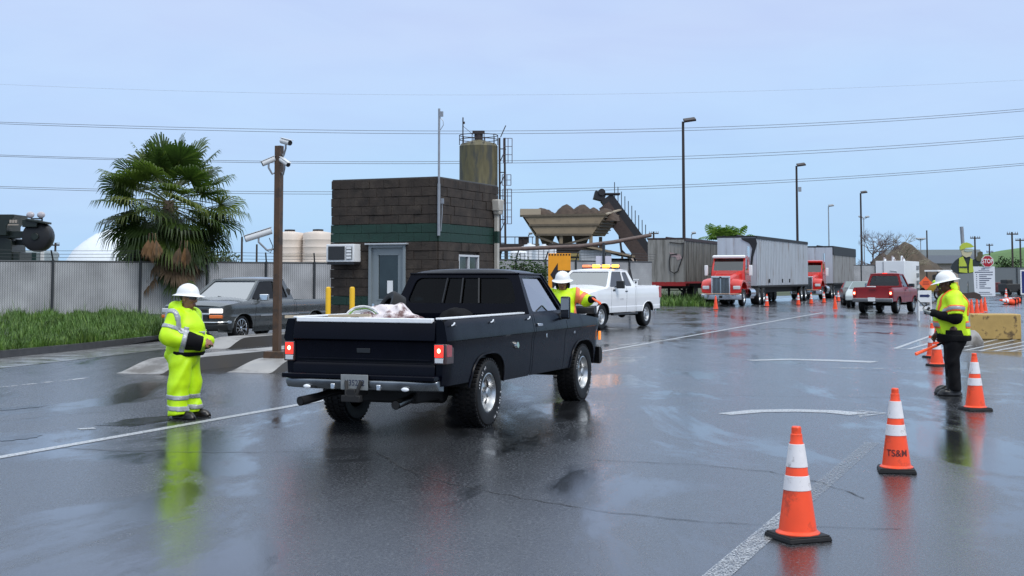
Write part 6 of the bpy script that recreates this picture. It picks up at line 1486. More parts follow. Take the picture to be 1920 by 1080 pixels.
m = MB(); m.prism([(L_(-80, 0).x, 2.0), (L_(38, 0).x, 2.0), (L_(36, 0).x, z0 - .2), (L_(20, 0).x, z0), (L_(-80, 0).x, z0)], lambda u, v, w_: Vector((u, w_, v)), -.2, 1.6); m.box(L_(20, 520, .7) + Vector((-1, 0, 0)), (3.4, 1.6, 2.4)); m.build('machine_body', MG, t, bevel=.03)
for px in (57, 77):
    q = L_(px, 403); m = MB(); m.ball(q, (.20, .10, .16)); m.build('work_light', mat('work light lens', (.45, .42, .45), .2), t)
    m = MB(); m.bar(q - Vector((0, 0, .1)), L_(px + 2, 409), .05); m.build('light_stalk', MD, t)
m = MB(); m.bar(L_(58, 410), L_(80, 410), .06); m.bar(L_(79, 409), L_(79, 419), .06); m.build('light_bracket', MD, t)
tr_ = A(70, 500, 66); t = thing('parked_truck', 'truck cab parked behind the left fence below the machine drum', 'truck', (tr_.x, tr_.y, 0)); zt_ = A(70, 471, 66).z
m = MB(); m.box((0, 0, zt_ / 2), (1.5, 2, zt_)); m.build('cab', mat('pale truck cab', (.25, .3, .32), .4), t, bevel=.1)
m = MB(); m.box((-.2, -1.01, zt_ - .4), (1.0, .03, .62)); m.build('windshield', mat('cab glass', (.03, .06, .06), .08), t)
m = MB(); m.box((.62, -1.05, zt_ - .4), (.16, .08, .9)); m.build('side_post', WHITEP, t)

# ------------------------------------------------------------------ silo, hopper, conveyor
so_ = A(897, 480, 112); t = thing('silo', 'weathered yellow grey cement silo with top railing rising behind the booth', 'silo', (so_.x, so_.y, 0))
SILO = mat('weathered silo', (.15, .13, .07), .6, var=.3, vscale=1.2, stretch=(2.5, 2.5, .5), dirt=(.075, .075, .065), dscale=.8, dlo=.45, dhi=.6); RUST = mat('dark rusty steel', (.03, .022, .022), .7, var=.3)
z = lambda py: A(897, py, 112).z
r_ = 36 / FPX * 112; m = MB(); m.lathe([(.3, z(470)), (r_ * .6, z(420)), (r_, z(350)), (r_, z(276)), (r_ * 1.01, z(275)), (r_ * .92, z(270)), (.45, z(263)), (0, z(262))], 36); m.build('tank', SILO, t, ang=40)
m = MB(); m.cyl((0, 0, z(266)), (0, 0, z(249)), .38, .38, 14); m.box((0, 0, z(248)), (1.05, .9, .2)); m.build('filter_vent', RUST, t)
for zz in (z(254), z(262)):
    m = MB(); m.tube([Vector((r_ * 1.0 * math.cos(a), r_ * math.sin(a), zz)) for a in np.linspace(0, 2 * math.pi, 25)], .035, 5); m.build('rail', RUST, t)
for k in range(10):
    a = k * .628; m = MB(); m.cyl((r_ * math.cos(a), r_ * math.sin(a), z(272)), (r_ * math.cos(a), r_ * math.sin(a), z(253)), .035, None, 5); m.build('rail_post', RUST, t)
m = MB(); m.cyl((-1.35, -.3, z(270)), (-1.35, -.3, z(221)), .06, None, 6); m.bar((-1.35, -.3, z(237)), (-.4, 0, z(254)), .03); m.bar((-1.3, -.3, z(231)), (-1.18, -.3, z(231)), .1, .2); m.build('mast', RUST, t)
x0 = r_ + .25
for xx in (x0, x0 + .45):
    m = MB(); m.bar((xx, -.2, 0), (xx - .1, -.2, z(259)), .18); m.build('ladder_column', RUST, t)
m = MB()
for k in range(14): m.bar((x0, -.2, .5 + k * 1.02), (x0 + .45, -.2, .5 + (k + 1) * 1.02 if k % 2 else .5 + k * 1.02), .08)
m.build('column_bracing', RUST, t)
CAGE = mat('pale ladder cage', (.11, .09, .12), .6)
for za, zb_, xx in ((z(260), z(306), x0 + 1.0), (z(328), z(348), x0 + .9), (z(355), z(420), x0 + .95)):
    m = MB()
    for dx in (-.75, -.35, 0): m.cyl((xx + dx, -.3, zb_), (xx + dx, -.3, za), .035, None, 5)
    n_ = max(2, int((za - zb_) / .55))
    for k in range(n_ + 1): m.bar((xx - .75, -.3, zb_ + (za - zb_) * k / n_), (xx, -.3, zb_ + (za - zb_) * k / n_), .05)
    m.build('ladder_cage', CAGE, t)
m = MB(); m.box((1.5, 0, z(461)), (7.5, 2.2, .3)); m.box((-.6, 0, z(480)), (3, 1.6, 1.6)); m.build('platform', RUST, t)
m = MB()
for k in range(6): m.bar((.9 + k * .75, -1.0, z(461)), (.9 + k * .75, -1.0, z(445)), .06)
m.bar((.6, -1, z(445)), (4.8, -1, z(445)), .07); m.box((3.9, -.6, z(452)), (.9, .6, .6)); m.build('platform_rail', RUST, t)
for xx in (-1.1, 1.1):
    m = MB(); m.bar((xx, .5, 0), (xx * .95, .5, z(400)), .22); m.build('leg', RUST, t)

HC = 100.
ho_ = A(1070, 480, HC); t = thing('aggregate_hopper', 'big tan aggregate hopper heaped with gravel on a steel frame', 'hopper', (ho_.x, ho_.y, 0))
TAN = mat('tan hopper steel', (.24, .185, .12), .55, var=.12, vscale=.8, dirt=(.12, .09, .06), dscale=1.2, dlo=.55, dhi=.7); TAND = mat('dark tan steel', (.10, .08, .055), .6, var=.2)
def hp_(px, py, dy=0.):
    v = A(px, py, HC + dy); return Vector((v.x - ho_.x, dy, v.z))
f1_, f2_, f3_, f4_ = hp_(979, 405), hp_(1136, 402), hp_(1110, 440), hp_(1005, 440)
D_ = 5.5
b1_, b2_ = hp_(988, 398, D_), hp_(1163, 394, D_); b2_ = Vector((hp_(1163, 394, D_).x, D_, f2_.z + .15)); b1_ = Vector((f1_.x + .1, D_, f1_.z + .15)); b3_ = Vector((hp_(1134, 440, D_ - 1.4).x, D_ - 1.4, f3_.z)); b4_ = Vector((f4_.x, D_ - 1.4, f4_.z))
m = MB()
def panel(P, nx=1, ny=6, rib=.05):
    P = [Vector(p) for p in P]; nrm = (P[1] - P[0]).cross(P[3] - P[0]).normalized()
    m.add(P + [p - nrm * .08 for p in P], [(0, 1, 2, 3), (7, 6, 5, 4), (0, 4, 5, 1), (1, 5, 6, 2), (2, 6, 7, 3), (3, 7, 4, 0)])
    return P, nrm
panel([f4_, f3_, f2_, f1_]); panel([f3_, b3_, b2_, f2_]); panel([b3_, b4_, b1_, b2_]); panel([b4_, f4_, f1_, b1_])
m.build('bin_wall', TAN, t, smooth=False)
m = MB()
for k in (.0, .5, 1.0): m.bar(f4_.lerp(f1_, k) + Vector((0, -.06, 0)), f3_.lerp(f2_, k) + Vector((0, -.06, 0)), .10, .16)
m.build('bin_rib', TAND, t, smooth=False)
m = MB()
for k in range(1, 7): m.bar(f3_.lerp(f2_, k / 7) + Vector((.08, 0, 0)), b3_.lerp(b2_, k / 7) + Vector((.08, 0, 0)), .09)
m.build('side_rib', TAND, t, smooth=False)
m = MB(); m.bar(f2_ + Vector((0, 0, .02)), b2_ + Vector((0, 0, .5)), .25, .1); m.box((f1_ + b1_) / 2 + Vector((.6, -1.0, .25)), (1.6, 3, .5)); m.build('rim', mat('pale hopper rim', (.36, .30, .22), .6), t)
pk = [(1015, 390, 50), (1062, 383, 34), (1092, 383, 36), (1113, 389, 30), (1136, 390, 36)]
GRAV = mat('brown gravel', (.055, .036, .025), .9, var=.4, vscale=3, bump=.4, bscale=8)
def gf(u, v):
    x = f1_.x + .6 + (b2_.x - f1_.x - 1.0) * u; y = .5 + 4.4 * v; zz = f1_.z - .35
    for px, py, hw in pk:
        q = hp_(px, py, 2.5); r2 = math.hypot((x - q.x) / (hw / FPX * 102), (y - 2.7) / 2.4); zz = max(zz, f1_.z - .5 + (q.z - f1_.z + .5) * max(0, 1 - r2 ** 1.6))
    return Vector((x, y, zz + .05 * math.sin(x * 9) * math.sin(y * 7)))
m = MB(); m.grid(gf, 60, 20); m.build('gravel_heap', GRAV, t)
for px in (1007, 1052, 1108):
    for dy in (.2, D_ - 1.6):
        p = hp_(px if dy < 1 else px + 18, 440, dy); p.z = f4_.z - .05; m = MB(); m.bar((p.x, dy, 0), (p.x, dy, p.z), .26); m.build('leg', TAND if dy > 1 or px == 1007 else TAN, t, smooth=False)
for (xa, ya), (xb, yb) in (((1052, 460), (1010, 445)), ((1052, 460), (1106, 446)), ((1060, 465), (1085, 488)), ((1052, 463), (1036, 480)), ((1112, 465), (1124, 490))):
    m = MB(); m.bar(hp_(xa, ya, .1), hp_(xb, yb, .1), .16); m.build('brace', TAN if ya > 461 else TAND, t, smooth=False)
m = MB()
for k in range(3):
    x = f4_.x + .9 + k * 1.35; m.lathe([(.9, f4_.z), (.25, f4_.z - 1.2)], 4, (x, 1.8, 0), 'z', a0=math.pi / 4)
m.build('discharge_cone', TAND, t, smooth=False)
m = MB(); m.box(hp_(1085, 482, .6), (4.0, 1.2, 1.5)); m.box(hp_(1075, 463, .4), (3.8, 1.0, .5)); m.build('feeder', RUST, t, smooth=False)
m = MB(); m.box(hp_(1085, 478, -.2), (3.0, .3, .22)); m.box(hp_(1085, 487, -.2), (3.0, .3, .22)); m.build('feeder_rail', mat('yellow steel', (.42, .33, .13), .5), t, smooth=False)

cv = A(1170, 480, 106); t = thing('conveyor', 'dark inclined belt conveyor descending to the right behind the hopper', 'conveyor', (cv.x, cv.y, 0))
def cp_(px, py, dy=0.): v = A(px, py, 106 + dy); return Vector((v.x - cv.x, dy, v.z))
a, b = cp_(1132, 374), cp_(1218, 492); CVD = mat('dark conveyor steel', (.014, .014, .018), .6); CVB = mat('conveyor brown side', (.06, .04, .035), .7, var=.3)
m = MB(); m.bar(a, b, 1.5, .6); m.build('belt', CVD, t, smooth=False)
m = MB(); m.bar(a + Vector((-.05, -.8, -.5)), b + Vector((-.05, -.8, -.5)), .1, 1.0); m.build('side_truss', CVB, t, smooth=False)
m = MB(); m.bar(a + Vector((.32, -.5, .25)), b + Vector((.32, -.5, .25)), .3, .75); m.build('walkway', CVD, t, smooth=False)
for k in range(10):
    p = a.lerp(b, .03 + k * .075) + Vector((.75, -.4, .3)); m = MB(); m.cyl(p, p + Vector((0, 0, 1.25)), .035, None, 5); m.build('handrail_post', CVD, t)
m = MB(); m.box(a + Vector((-.35, 0, .25)), (.9, 1.3, .7), ry=R(15)); m.cyl(a + Vector((-.2, -.75, .55)), a + Vector((-.2, .75, .55)), .3, None, 12); m.box(a + Vector((.7, -.2, .42)), (1.2, 1.2, .15)); m.build('head_drive', CVD, t, bevel=.03)
for (p0, p1) in (((1160, 430), (1168, 492)), ((1180, 455), (1192, 492)), ((1166, 470), (1185, 490)), ((1163, 440), (1172, 452))):
    m = MB(); m.bar(cp_(*p0, -.6), cp_(*p1, -.6), .16); m.build('support_leg', RUST, t, smooth=False)
# shed, pale bins and the long pipe between hopper and trailer
t = thing('shed', 'small open sided shed with sloping tan roof under the conveyor', 'shed', A(1140, 490, 96)); t.location.z = 0
m = MB(); z0 = A(1140, 468, 96).z; m.prism([(-2.2, z0 + .4), (1.9, z0 - .45), (1.9, z0 - .6), (-2.2, z0 + .25)], lambda u, v, w_: Vector((u, w_, v)), -1, 3); m.build('roof', TAN, t)
m = MB(); m.box((-.9, 1, z0 / 2), (2.2, 3.2, z0 - .1)); m.build('wall', mat('pale shed cladding', (.42, .44, .47), .6, stretch=(6, 6, .1), var=.15, vscale=2), t)
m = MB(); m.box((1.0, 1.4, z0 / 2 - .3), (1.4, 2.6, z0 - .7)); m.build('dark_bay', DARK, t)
mound('pale rubble heap beneath the conveyor', [(1185, 472, 45), (1165, 478, 30)], 125, 3, mat('pale rubble', (.30, .24, .20), .9, var=.4, vscale=1), 'rubble_heap')
IBC = mat('white plastic container', (.70, .73, .76), .4, var=.05)
for i, (px, w_, tp, Y, lab) in enumerate(((972, 32, 467, 70, 'low white plastic container nearest the booth behind the bush'), (993, 38, 459, 74, 'domed white plastic container between the two other white containers'), (1020, 40, 461, 72, 'white plastic cage container left of the hopper legs'))):
    c = A(px, 490, Y); W_ = w_ / FPX * Y; H_ = A(px, tp, Y).z; t = thing('plastic_container', lab, 'container', (c.x, c.y, 0), .1 * i, 'white plastic containers'); m = MB(); m.box((0, 0, H_ / 2 - .05), (W_, W_, H_ - .1)); m.build('tank_body', IBC, t, bevel=.12)
    m = MB(); m.lathe([(W_ * .3, H_ - .12), (W_ * .28, H_), (.12, H_ + .03), (.12, H_ + .1), (0, H_ + .1)], 16); m.build('lid', IBC, t)
    for k in range(4):
        m = MB(); m.bar((-W_ / 2 + W_ * (k + .5) / 4, -W_ / 2 - .02, .2), (-W_ / 2 + W_ * (k + .5) / 4, -W_ / 2 - .02, H_ - .2), .03); m.build('cage_bar', STEEL, t)
pa, pb, pc_ = A(935, 468, 60), A(1085, 462, 62), A(1220, 441, 64)
t = thing('overhead_pipe', 'long rusty overhead pipe running past the hopper to the nearest trailer', 'pipe', (pb.x, pb.y, 0)); m = MB(); m.tube([p - Vector((pb.x, pb.y, 0)) for p in (A(880, 470, 59.5), pa, pb, A(1150, 454, 63), pc_)], .10, 10); m.build('pipe', mat('rusty pipe', (.10, .065, .055), .5, var=.3), t)
for px, py, Y in ((1132, 457, 62.6), (950, 468, 60.2)):
    p = A(px, py, Y) - Vector((pb.x, pb.y, 0)); m = MB(); m.cyl((p.x, p.y, 0), p, .07, None, 8); m.build('support_post', FPOST, t)
# ------------------------------------------------------------------ box trailers and red road tractors
TRF = mat('red trailer frame', (.30, .012, .012), .5, var=.15); TARP = mat('black roll tarp', (.012, .013, .017), .6, var=.3)
def stained(name, col, dirt, lo, hi): return mat(name, col, .45, .25, var=.12, vscale=1.0, stretch=(3.5, 3.5, .35), dirt=dirt, dscale=1.1, dlo=lo, dhi=hi)
def trailer(label, near, L_, side, front, H_=4.1, W_=2.55, zb=1.22, tarp=.14, frame=None, axles=(0.86, .95), gear=None, yaw=YAW, ribs=.45, tarpc=TARP):
    """near = front corner on the camera's right; local y runs back along the trailer, x to the left is negative"""
    t = thing('box_trailer', label, 'trailer', (near.x, near.y, 0), -yaw); frame = frame or DARK
    m = MB(); m.box((-W_ / 2, L_ / 2, (H_ + zb) / 2), (W_ - .06, L_ - .06, H_ - zb)); m.build('box', side, t, bevel=.02)
    m = MB(); k = int(L_ / ribs)
    for i in range(k + 1): m.box((-.015, .05 + i * (L_ - .1) / k, (H_ + zb) / 2), (.035, .07, H_ - zb - .1))
    m.build('side_rib', side, t, smooth=False)
    m = MB(); m.box((-W_ / 2, .012, (H_ + zb) / 2), (W_ - .1, .04, H_ - zb - .08))
    for x in (-.55, -1.3, -2.0): m.box((x, -.012, (H_ + zb) / 2), (.05, .02, H_ - zb - .1))
    m.build('front_wall', front, t, smooth=False)
    m = MB(); m.box((-W_ / 2, L_ / 2, H_ + .03), (W_ + .03, L_ + .04, .1)); m.tube([Vector((-W_ / 2 + .9 * math.sin(a), y, H_ + .05 + .05 * math.cos(a * 1.2))) for y, a in ((0.1, 0), (L_ - .1, 0))], .06, 6)
    m.build('roof_tarp', tarpc, t, smooth=False)
    m = MB(); m.box((.0, L_ / 2, H_ - tarp / 2), (.06, L_, tarp)); m.build('top_rail', tarpc, t, smooth=False)
    m = MB(); m.box((-.0, L_ / 2, zb + .03), (.05, L_, .12)); m.build('bottom_rail', frame, t, smooth=False)
    m = MB(); m.box((-W_ / 2, L_ * .55, zb - .2), (1.5, L_ * .86, .36)); m.build('chassis', DARK, t, smooth=False)
    m = MB()
    for y in (.2, 1.2): m.box((-W_ / 2, y, zb - .08), (W_ - .1, .15, .18))
    m.box((-W_ / 2, .05, zb - .06), (W_ + .02, .12, .26)); m.build('front_crossmember', frame, t, smooth=False)
    for f in axles:
        for S in (-1, 1): wheel(t, (-W_ / 2 + S * (W_ / 2 - .16), L_ * f, .50), .50, .28, S, 'steel', .28)
    return t
def hose(t, W_, H_):
    m = MB(); m.tube([Vector(p) for p in ((-.05, -.05, H_ - .25), (-.25, -.08, H_ - .3), (-1.0, -.06, H_ - .2))], .035, 6)
    m.tube([Vector(p) for p in ((-.10, -.05, H_ - .3), (-.12, -.06, 3.0), (-.35, -.08, 2.4), (-.45, -.08, 2.05), (-.7, -.1, 1.92), (-.98, -.06, 2.05), (-1.02, -.06, 2.7), (-.95, -.06, 3.1), (-.5, -.06, 3.15))], .035, 6); m.build('air_hose', TRIM, t)
S1 = stained('stained grey trailer side', (.23, .22, .20), (.11, .105, .095), .42, .62); S1F = stained('stained grey trailer front', (.30, .285, .26), (.15, .14, .12), .45, .65)
S2 = stained('pale aluminium trailer side', (.46, .49, .53), (.26, .20, .17), .55, .72); S2F = stained('pale aluminium trailer front', (.52, .56, .62), (.30, .27, .27), .56, .75)
c = A(1285, 540, 83); t1 = trailer('grey weathered box trailer on red frame parked without a tractor', c, 13.0, S1, S1F, 4.1, 2.5, 1.28, .12, TRF, tarpc=mat('rusty dark tarp', (.035, .018, .018), .6, var=.3))
hose(t1, 2.5, 4.1)
m = MB(); m.prism([(-1.55 + .0, 3.25), (-.85, 3.1), (-.75, 2.85), (-1.05, 2.72), (-1.15, 2.95), (-1.5, 2.98)], lambda u, v, w_: Vector((u + .55, w_, v)), -.04, -.02); m.build('faded_emblem', mat('faded flag emblem', (.36, .26, .26), .6, var=.3, vscale=9), t1)
for x in (-.75, -1.75):
    m = MB(); m.box((x, 2.6, .62), (.13, .13, 1.2)); m.box((x, 2.6, .03), (.35, .3, .05)); m.build('landing_leg', DARK, t1)
m = MB(); m.box((-1.25, 2.6, .8), (1.4, .06, .06)); m.bar((-1.25, 2.6, 1.1), (-1.25, 4.5, .6), .08); m.box((-.5, 3.8, .8), (.5, .8, .5)); m.build('leg_brace', DARK, t1, smooth=False)
m = MB(); m.box((-.02, 10.6, 1.62), (.06, .3, .36)); m.build('white_sticker', WHITEP, t1)
c = A(1420, 540, 79); t2 = trailer('long pale ribbed box trailer hitched to the first red tractor', c, 15.6, S2, S2F, 4.1, 2.5, 1.06, .10, None, yaw=YAW + R(2.5))
m = MB(); m.prism([(-.95, 4.05), (-.05, 4.05), (.03, 3.7), (-.22, 2.9), (-.3, 2.25), (-.42, 2.2), (-.36, 2.9), (-.28, 3.4), (-.45, 3.72), (-.9, 3.95)], lambda u, v, w_: Vector((u, w_, v)), -.06, -.03); m.build('torn_tarp', TARP, t2, smooth=False)
for y in (3.2, 7.0, 9.2):
    m = MB(); m.box((.03, y, 1.42), (.05, .16, .24)); m.build('side_latch', DARK, t2)
c = A(1563, 540, 103); t3 = trailer('farthest box trailer with wide black tarp edge behind the second red tractor', c, 13.0, stained('streaked trailer side', (.36, .36, .36), (.16, .14, .12), .5, .66), S2F, 4.05, 2.5, 1.1, .62, None, yaw=YAW + R(1))

SRED = mat('bright red truck paint', (.58, .022, .014), .26, coat=.6, var=.06); SREDW = WHITEP
def tractor(label, loc, yaw, visor=WHITEP, stack=True, group=None):
    """local -y is the nose; x to the right as seen from behind; origin under the front bumper centre"""
    t = thing('road_tractor', label, 'truck', (loc.x, loc.y, 0), -yaw, group)
    def sec(y, w_, z0, z1, rr=.12): return [(-w_, y, z0), (-w_, y, z1 - rr), (-w_ + rr, y, z1), (w_ - rr, y, z1), (w_, y, z1 - rr), (w_, y, z0)]
    def loft(S_):
        m = MB(); k = len(S_[0]); m.add([p for s_ in S_ for p in s_], [(i * k + j, i * k + j + 1, (i + 1) * k + j + 1, (i + 1) * k + j) for i in range(len(S_) - 1) for j in range(k - 1)] + [tuple(range(k)), tuple((len(S_) - 1) * k + j for j in reversed(range(k)))]); return m
    m = loft([sec(.18, .52, .62, 1.62, .1), sec(.5, .56, .62, 1.72, .12), sec(1.3, .68, .7, 1.90, .14), sec(1.95, .82, .8, 2.02, .16)]); m.build('hood', SRED, t, bevel=.02)
    for S in (-1, 1):
        m = MB()
        pts = [(.25, .95), (.24, 1.2), (.42, 1.42), (.8, 1.55), (1.3, 1.52), (1.62, 1.35), (1.75, 1.0)]
        a, b = S * .50, S * 1.17; vs = []
        for y, z in pts: vs += [Vector((a, y, z + .08)), Vector((S * .9, y, z + .04)), Vector((b, y, z - .04)), Vector((b, y, z - .16))]
        m.add(vs, [(i * 4 + j, i * 4 + j + 1, i * 4 + 5 + j, i * 4 + 4 + j) for i in range(len(pts) - 1) for j in range(3)])
        m.prism([(S * .5, .7), (S * 1.15, .78), (S * 1.15, 1.12), (S * .5, 1.25)], lambda u, v, w_: Vector((u, w_, v)), .24, .30); m.build('fender', SRED, t, ang=45)
        m = MB(); m.box((S * .90, .225, 1.06), (.42, .06, .20), rz=S * R(8)); m.build('headlight', WHITELENS, t, bevel=.03)
    m = MB(); m.box((0, .12, 1.14), (.94, .05, .92)); g = m.build('grille', mat('grey grille mesh', (.07, .08, .09), .4, .4), t)
    m = MB()
    for k in range(11): m.box((-.40 + k * .08, .09, 1.14), (.012, .02, .88))
    m.box((0, .085, 1.14), (.05, .03, .9)); m.build('grille_bars', CHROME, g, smooth=False)
    m = MB()
    for S in (-1, 1): m.box((S * .51, .10, 1.14), (.08, .1, 1.0))
    m.box((0, .10, 1.66), (1.10, .12, .12)); m.build('grille_surround', mat('bright chrome surround', (.7, .7, .72), .2, .8), t, bevel=.02)
    m = MB(); m.box((0, .08, 1.655), (.14, .1, .09)); m.build('nose_emblem', TRIM, t, bevel=.02)
    b_ = bumper(t, [(0, .36), (.12, .38), (.14, .50), (.14, .66), (0, .70)], 1.17, .22, CHROME, .12, sgn=-1, name='bumper')
    m = MB(); m.box((0, .07, .71), (2.34, .05, .03)); m.build('light_strip', mat('amber cream strip', (.75, .5, .35), .4), b_)
    m = MB(); m.box((0, .07, .53), (.18, .03, .14)); m.build('tow_opening', DARK, b_)
    # cab
    q = [Vector((-.98, 1.95, 1.98)), Vector((.98, 1.95, 1.98)), Vector((.94, 2.35, 2.82)), Vector((-.94, 2.35, 2.82))]
    body, gl = MB(), MB(); nrm = (q[1] - q[0]).cross(q[3] - q[0]).normalized(); nrm = nrm if nrm.y < 0 else -nrm
    ring(body, gl, q, rrect(.05, .95, .07, .93, .03, .08), nrm)
    body.add([(-.98, 1.95, 1.98), (.98, 1.95, 1.98), (1.02, 1.95, .95), (-1.02, 1.95, .95)], [(0, 1, 2, 3)])
    for S in (-1, 1):
        P = [Vector((S * 1.0, 1.95, 1.98)), Vector((S * 1.0, 3.5, 1.98)), Vector((S * .95, 3.5, 2.85)), Vector((S * .95, 2.35, 2.82))]
        gs = MB(); ring(body, gs, P, rrect(.14, .62, .10, .84, .03, .08), Vector((S, 0, 0))); gs.build('side_window', DGLASS, t, smooth=False)
        body.add([(S * 1.0, 1.95, 1.98), (S * 1.0, 3.5, 1.98), (S * 1.03, 3.5, .95), (S * 1.03, 1.95, .95)], [(0, 1, 2, 3)])
        m = MB(); m.box((S * 1.32, 2.05, 2.05), (.20, .12, .62)); mo = m.build('mirror', WHITEP, t, bevel=.03); m = MB(); m.bar((S * 1.0, 2.1, 2.3), (S * 1.32, 2.06, 2.32), .03); m.bar((S * 1.0, 2.1, 1.85), (S * 1.32, 2.06, 1.8), .03); m.build('mirror_arm', TRIM, mo)
        m = MB(); m.cyl((S * .98, 2.4, .72), (S * .98, 3.7, .72), .30, None, 18); m.build('fuel_tank', CHROME, t); m = MB(); m.box((S * 1.02, 3.0, .45), (.35, 1.0, .08)); m.build('step', ALU, t)
        m = MB(); m.box((S * 1.045, 2.75, 1.35), (.02, 1.3, .03)); m.box((S * 1.045, 3.2, 1.8), (.03, .14, .06)); m.build('door_trim', CHROME, t)
    body.add([(-.95, 3.5, 2.85), (.95, 3.5, 2.85), (1.03, 3.5, .95), (-1.03, 3.5, .95)], [(0, 1, 2, 3)])
    body.grid(lambda u, v: Vector(((2 * u - 1) * .95, 2.33 + 1.17 * v, 2.83 + .14 * (1 - abs(2 * u - 1) ** 3) * (.6 + .4 * v))), 10, 5); body.build('cab', SRED, t, ang=40); gl.build('windshield', glassmat('truck windscreen', (.1, .13, .13), base=.12), t, smooth=False)
    m = MB(); m.box((0, 2.22, 2.86), (1.92, .30, .14), rx=R(12)); m.build('sun_visor', visor, t, bevel=.03)
    m = MB(); m.box((.3, 2.1, 2.06), (.28, .02, .08)); m.build('dash_paper', WHITEP, t)
    if stack:
        m = MB(); m.cyl((.85, 3.65, .9), (.85, 3.65, 3.5), .08, None, 12); m.build('exhaust_stack', CHROME, t)
    m = MB(); m.box((0, 4.2, .85), (.85, 5.2, .28)); m.box((0, 1.2, .75), (1.0, 1.8, .5)); m.build('chassis', DARK, t, smooth=False)
    for S in (-1, 1):
        wheel(t, (S * 1.02, 1.0, .50), .50, .28, S, 'steel', .29)
        for y in (5.2, 6.5): wheel(t, (S * .95, y, .50), .50, .5, S, 'steel', .29)
    return t
c = A(1351, 572, 74.5); c.z = 0; tractor('red road tractor with white sun visor and grey grille, facing the camera', c, YAW + R(1))
c = A(1510, 560, 98); c.z = 0; tractor('second red road tractor, mostly hidden behind the pale trailer', c, YAW + R(1), SRED)
# ------------------------------------------------------------------ container, cars, notices at the right
WC = mat('white container wall', (.74, .76, .79), .4, var=.05, vscale=.7)
c = A(1697, 560, 92); t = thing('white_container', 'white box container with roof fittings behind the red pickup', 'container', (c.x, c.y, 0), -R(27)); W_ = 53 / FPX * 92; H_ = A(1690, 489, 92).z
m = MB(); m.box((-W_ / 2, 3, H_ / 2 + .3), (W_, 6, H_ - .6)); m.build('box', WC, t, bevel=.02)
m = MB(); m.box((-W_ / 2, 3, .25), (W_ - .2, 5.8, .4)); m.build('skid', DARK, t)
m = MB(); m.box((-W_ * .73, -.02, H_ / 2 + .3), (.05, .03, H_ - .7)); m.tube([(-W_ * .5, -.04, H_ - .7), (-W_ * .28, -.04, H_ - .75), (-W_ * .25, -.04, H_ - 1.1)], .025, 5); m.build('wall_seam', mat('grey seam', (.3, .32, .35), .5), t, smooth=False)
for i in range(8):
    m = MB(); x = -W_ * (.1 + .11 * i); m.cyl((x, 1.0 + (i % 3) * .8, H_ - .05), (x, 1.0 + (i % 3) * .8, H_ + .16 + .12 * (i % 3)), .09, .07, 8); m.build('roof_fitting', mat('dull fitting', (.35, .3, .3), .5) if i % 2 else WC, t)
for k in range(4):
    m = MB(); m.box((.02, 5.2, .7 + k * .55), (.05, .9, .3)); m.build('side_vent', mat('grey vent', (.18, .19, .2), .5), t, smooth=False)
def car(label, c, rz, paint, door=False):
    t = thing('parked_car', label, 'car', c, rz); prof = [(-2.1, .5), (-2.1, .85), (-1.6, .95), (-.95, 1.38), (.2, 1.42), (.95, 1.0), (1.9, .85), (2.1, .65), (2.1, .4), (-2.1, .4)]
    def w_(z): return .86 if z < .95 else .86 - (z - .95) * .45
    m = MB(); n = len(prof)
    vs = [Vector((S * w_(z), y, z)) for S in (-1, 1) for y, z in prof]; m.add(vs, [tuple(range(n)), tuple(range(2 * n - 1, n - 1, -1))] + [(i, (i + 1) % n, n + (i + 1) % n, n + i) for i in range(n)]); m.build('body', paint, t, bevel=.05)
    for S in (-1, 1):
        m = MB(); m.add([(S * (w_(z) + .006), y, z) for y, z in ((-1.15, 1.0), (-.85, 1.32), (.1, 1.35), (.65, 1.02))], [(0, 1, 2, 3)]); m.build('side_window', mat('car glass', (.02, .025, .03), .08, spec=.8), t, smooth=False)
        for y in (-1.3, 1.3): wheel(t, (S * .76, y, .31), .31, .2, S, 'five')
    for ya, za, yb, zb in ((.28, 1.40, .93, 1.03), (-1.02, 1.36, -1.55, .99)):
        m = MB(); k = .012 if ya > 0 else -.012; m.add([(x * (w_(z) - .06), y + k, z + .008) for y, z in ((ya, za), (yb, zb)) for x in (-1, 1)], [(0, 1, 3, 2)]); m.build('windshield', mat('pale car glass', (.12, .16, .16), .06, spec=1), t, smooth=False)
    return t
c = A(1622, 560, 72); c.z = 0; car('pale car half hidden behind the left side of the red pickup', c, math.pi - R(20), mat('pale car paint', (.45, .5, .5), .3, coat=.5))
c = A(1606, 560, 78); c.z = 0; car('dark car at the far end of the trucks', c, math.pi - R(12), mat('dark car paint', (.02, .02, .022), .3, coat=.5))
# painted plywood safety figure on a post, with a stop sign and notice board
Yp = 32.0; pb = A(1818, 645, Yp); pb.z = 0
t = thing('sign_post', 'grey steel post in a concrete foot carrying the painted board figure', 'sign post', pb, R(-3))
m = MB(); m.cyl((0, 0, .1), (-.13, 0, A(1806, 425, Yp).z), .045, None, 12); m.build('pipe', STEEL, t)
m = MB(); m.lathe([(.33, 0), (.33, .08), (.22, .28), (.13, .36), (0, .36)], 20); m.build('concrete_foot', CONC, t)
fg = thing('board_figure', 'painted flat board figure of a workman with green vest and yellow cap', 'sign', A(1815, 520, Yp - .08), R(-4))
o_ = fg.location.copy()
def bpoly(name, pts, m_, k, par=fg, Y=Yp - .08, org=None):
    org = o_ if org is None else org; q = [A(x, y, Y) - org for x, y in pts]; mb = MB(); n = len(q)
    mb.add([Vector((p.x, -.012 * k, p.z)) for p in q] + [Vector((p.x, .02, p.z)) for p in q], [tuple(range(n)), tuple(range(2 * n - 1, n - 1, -1))] + [(i, (i + 1) % n, n + (i + 1) % n, n + i) for i in range(n)]); return mb.build(name, m_, par, smooth=False)
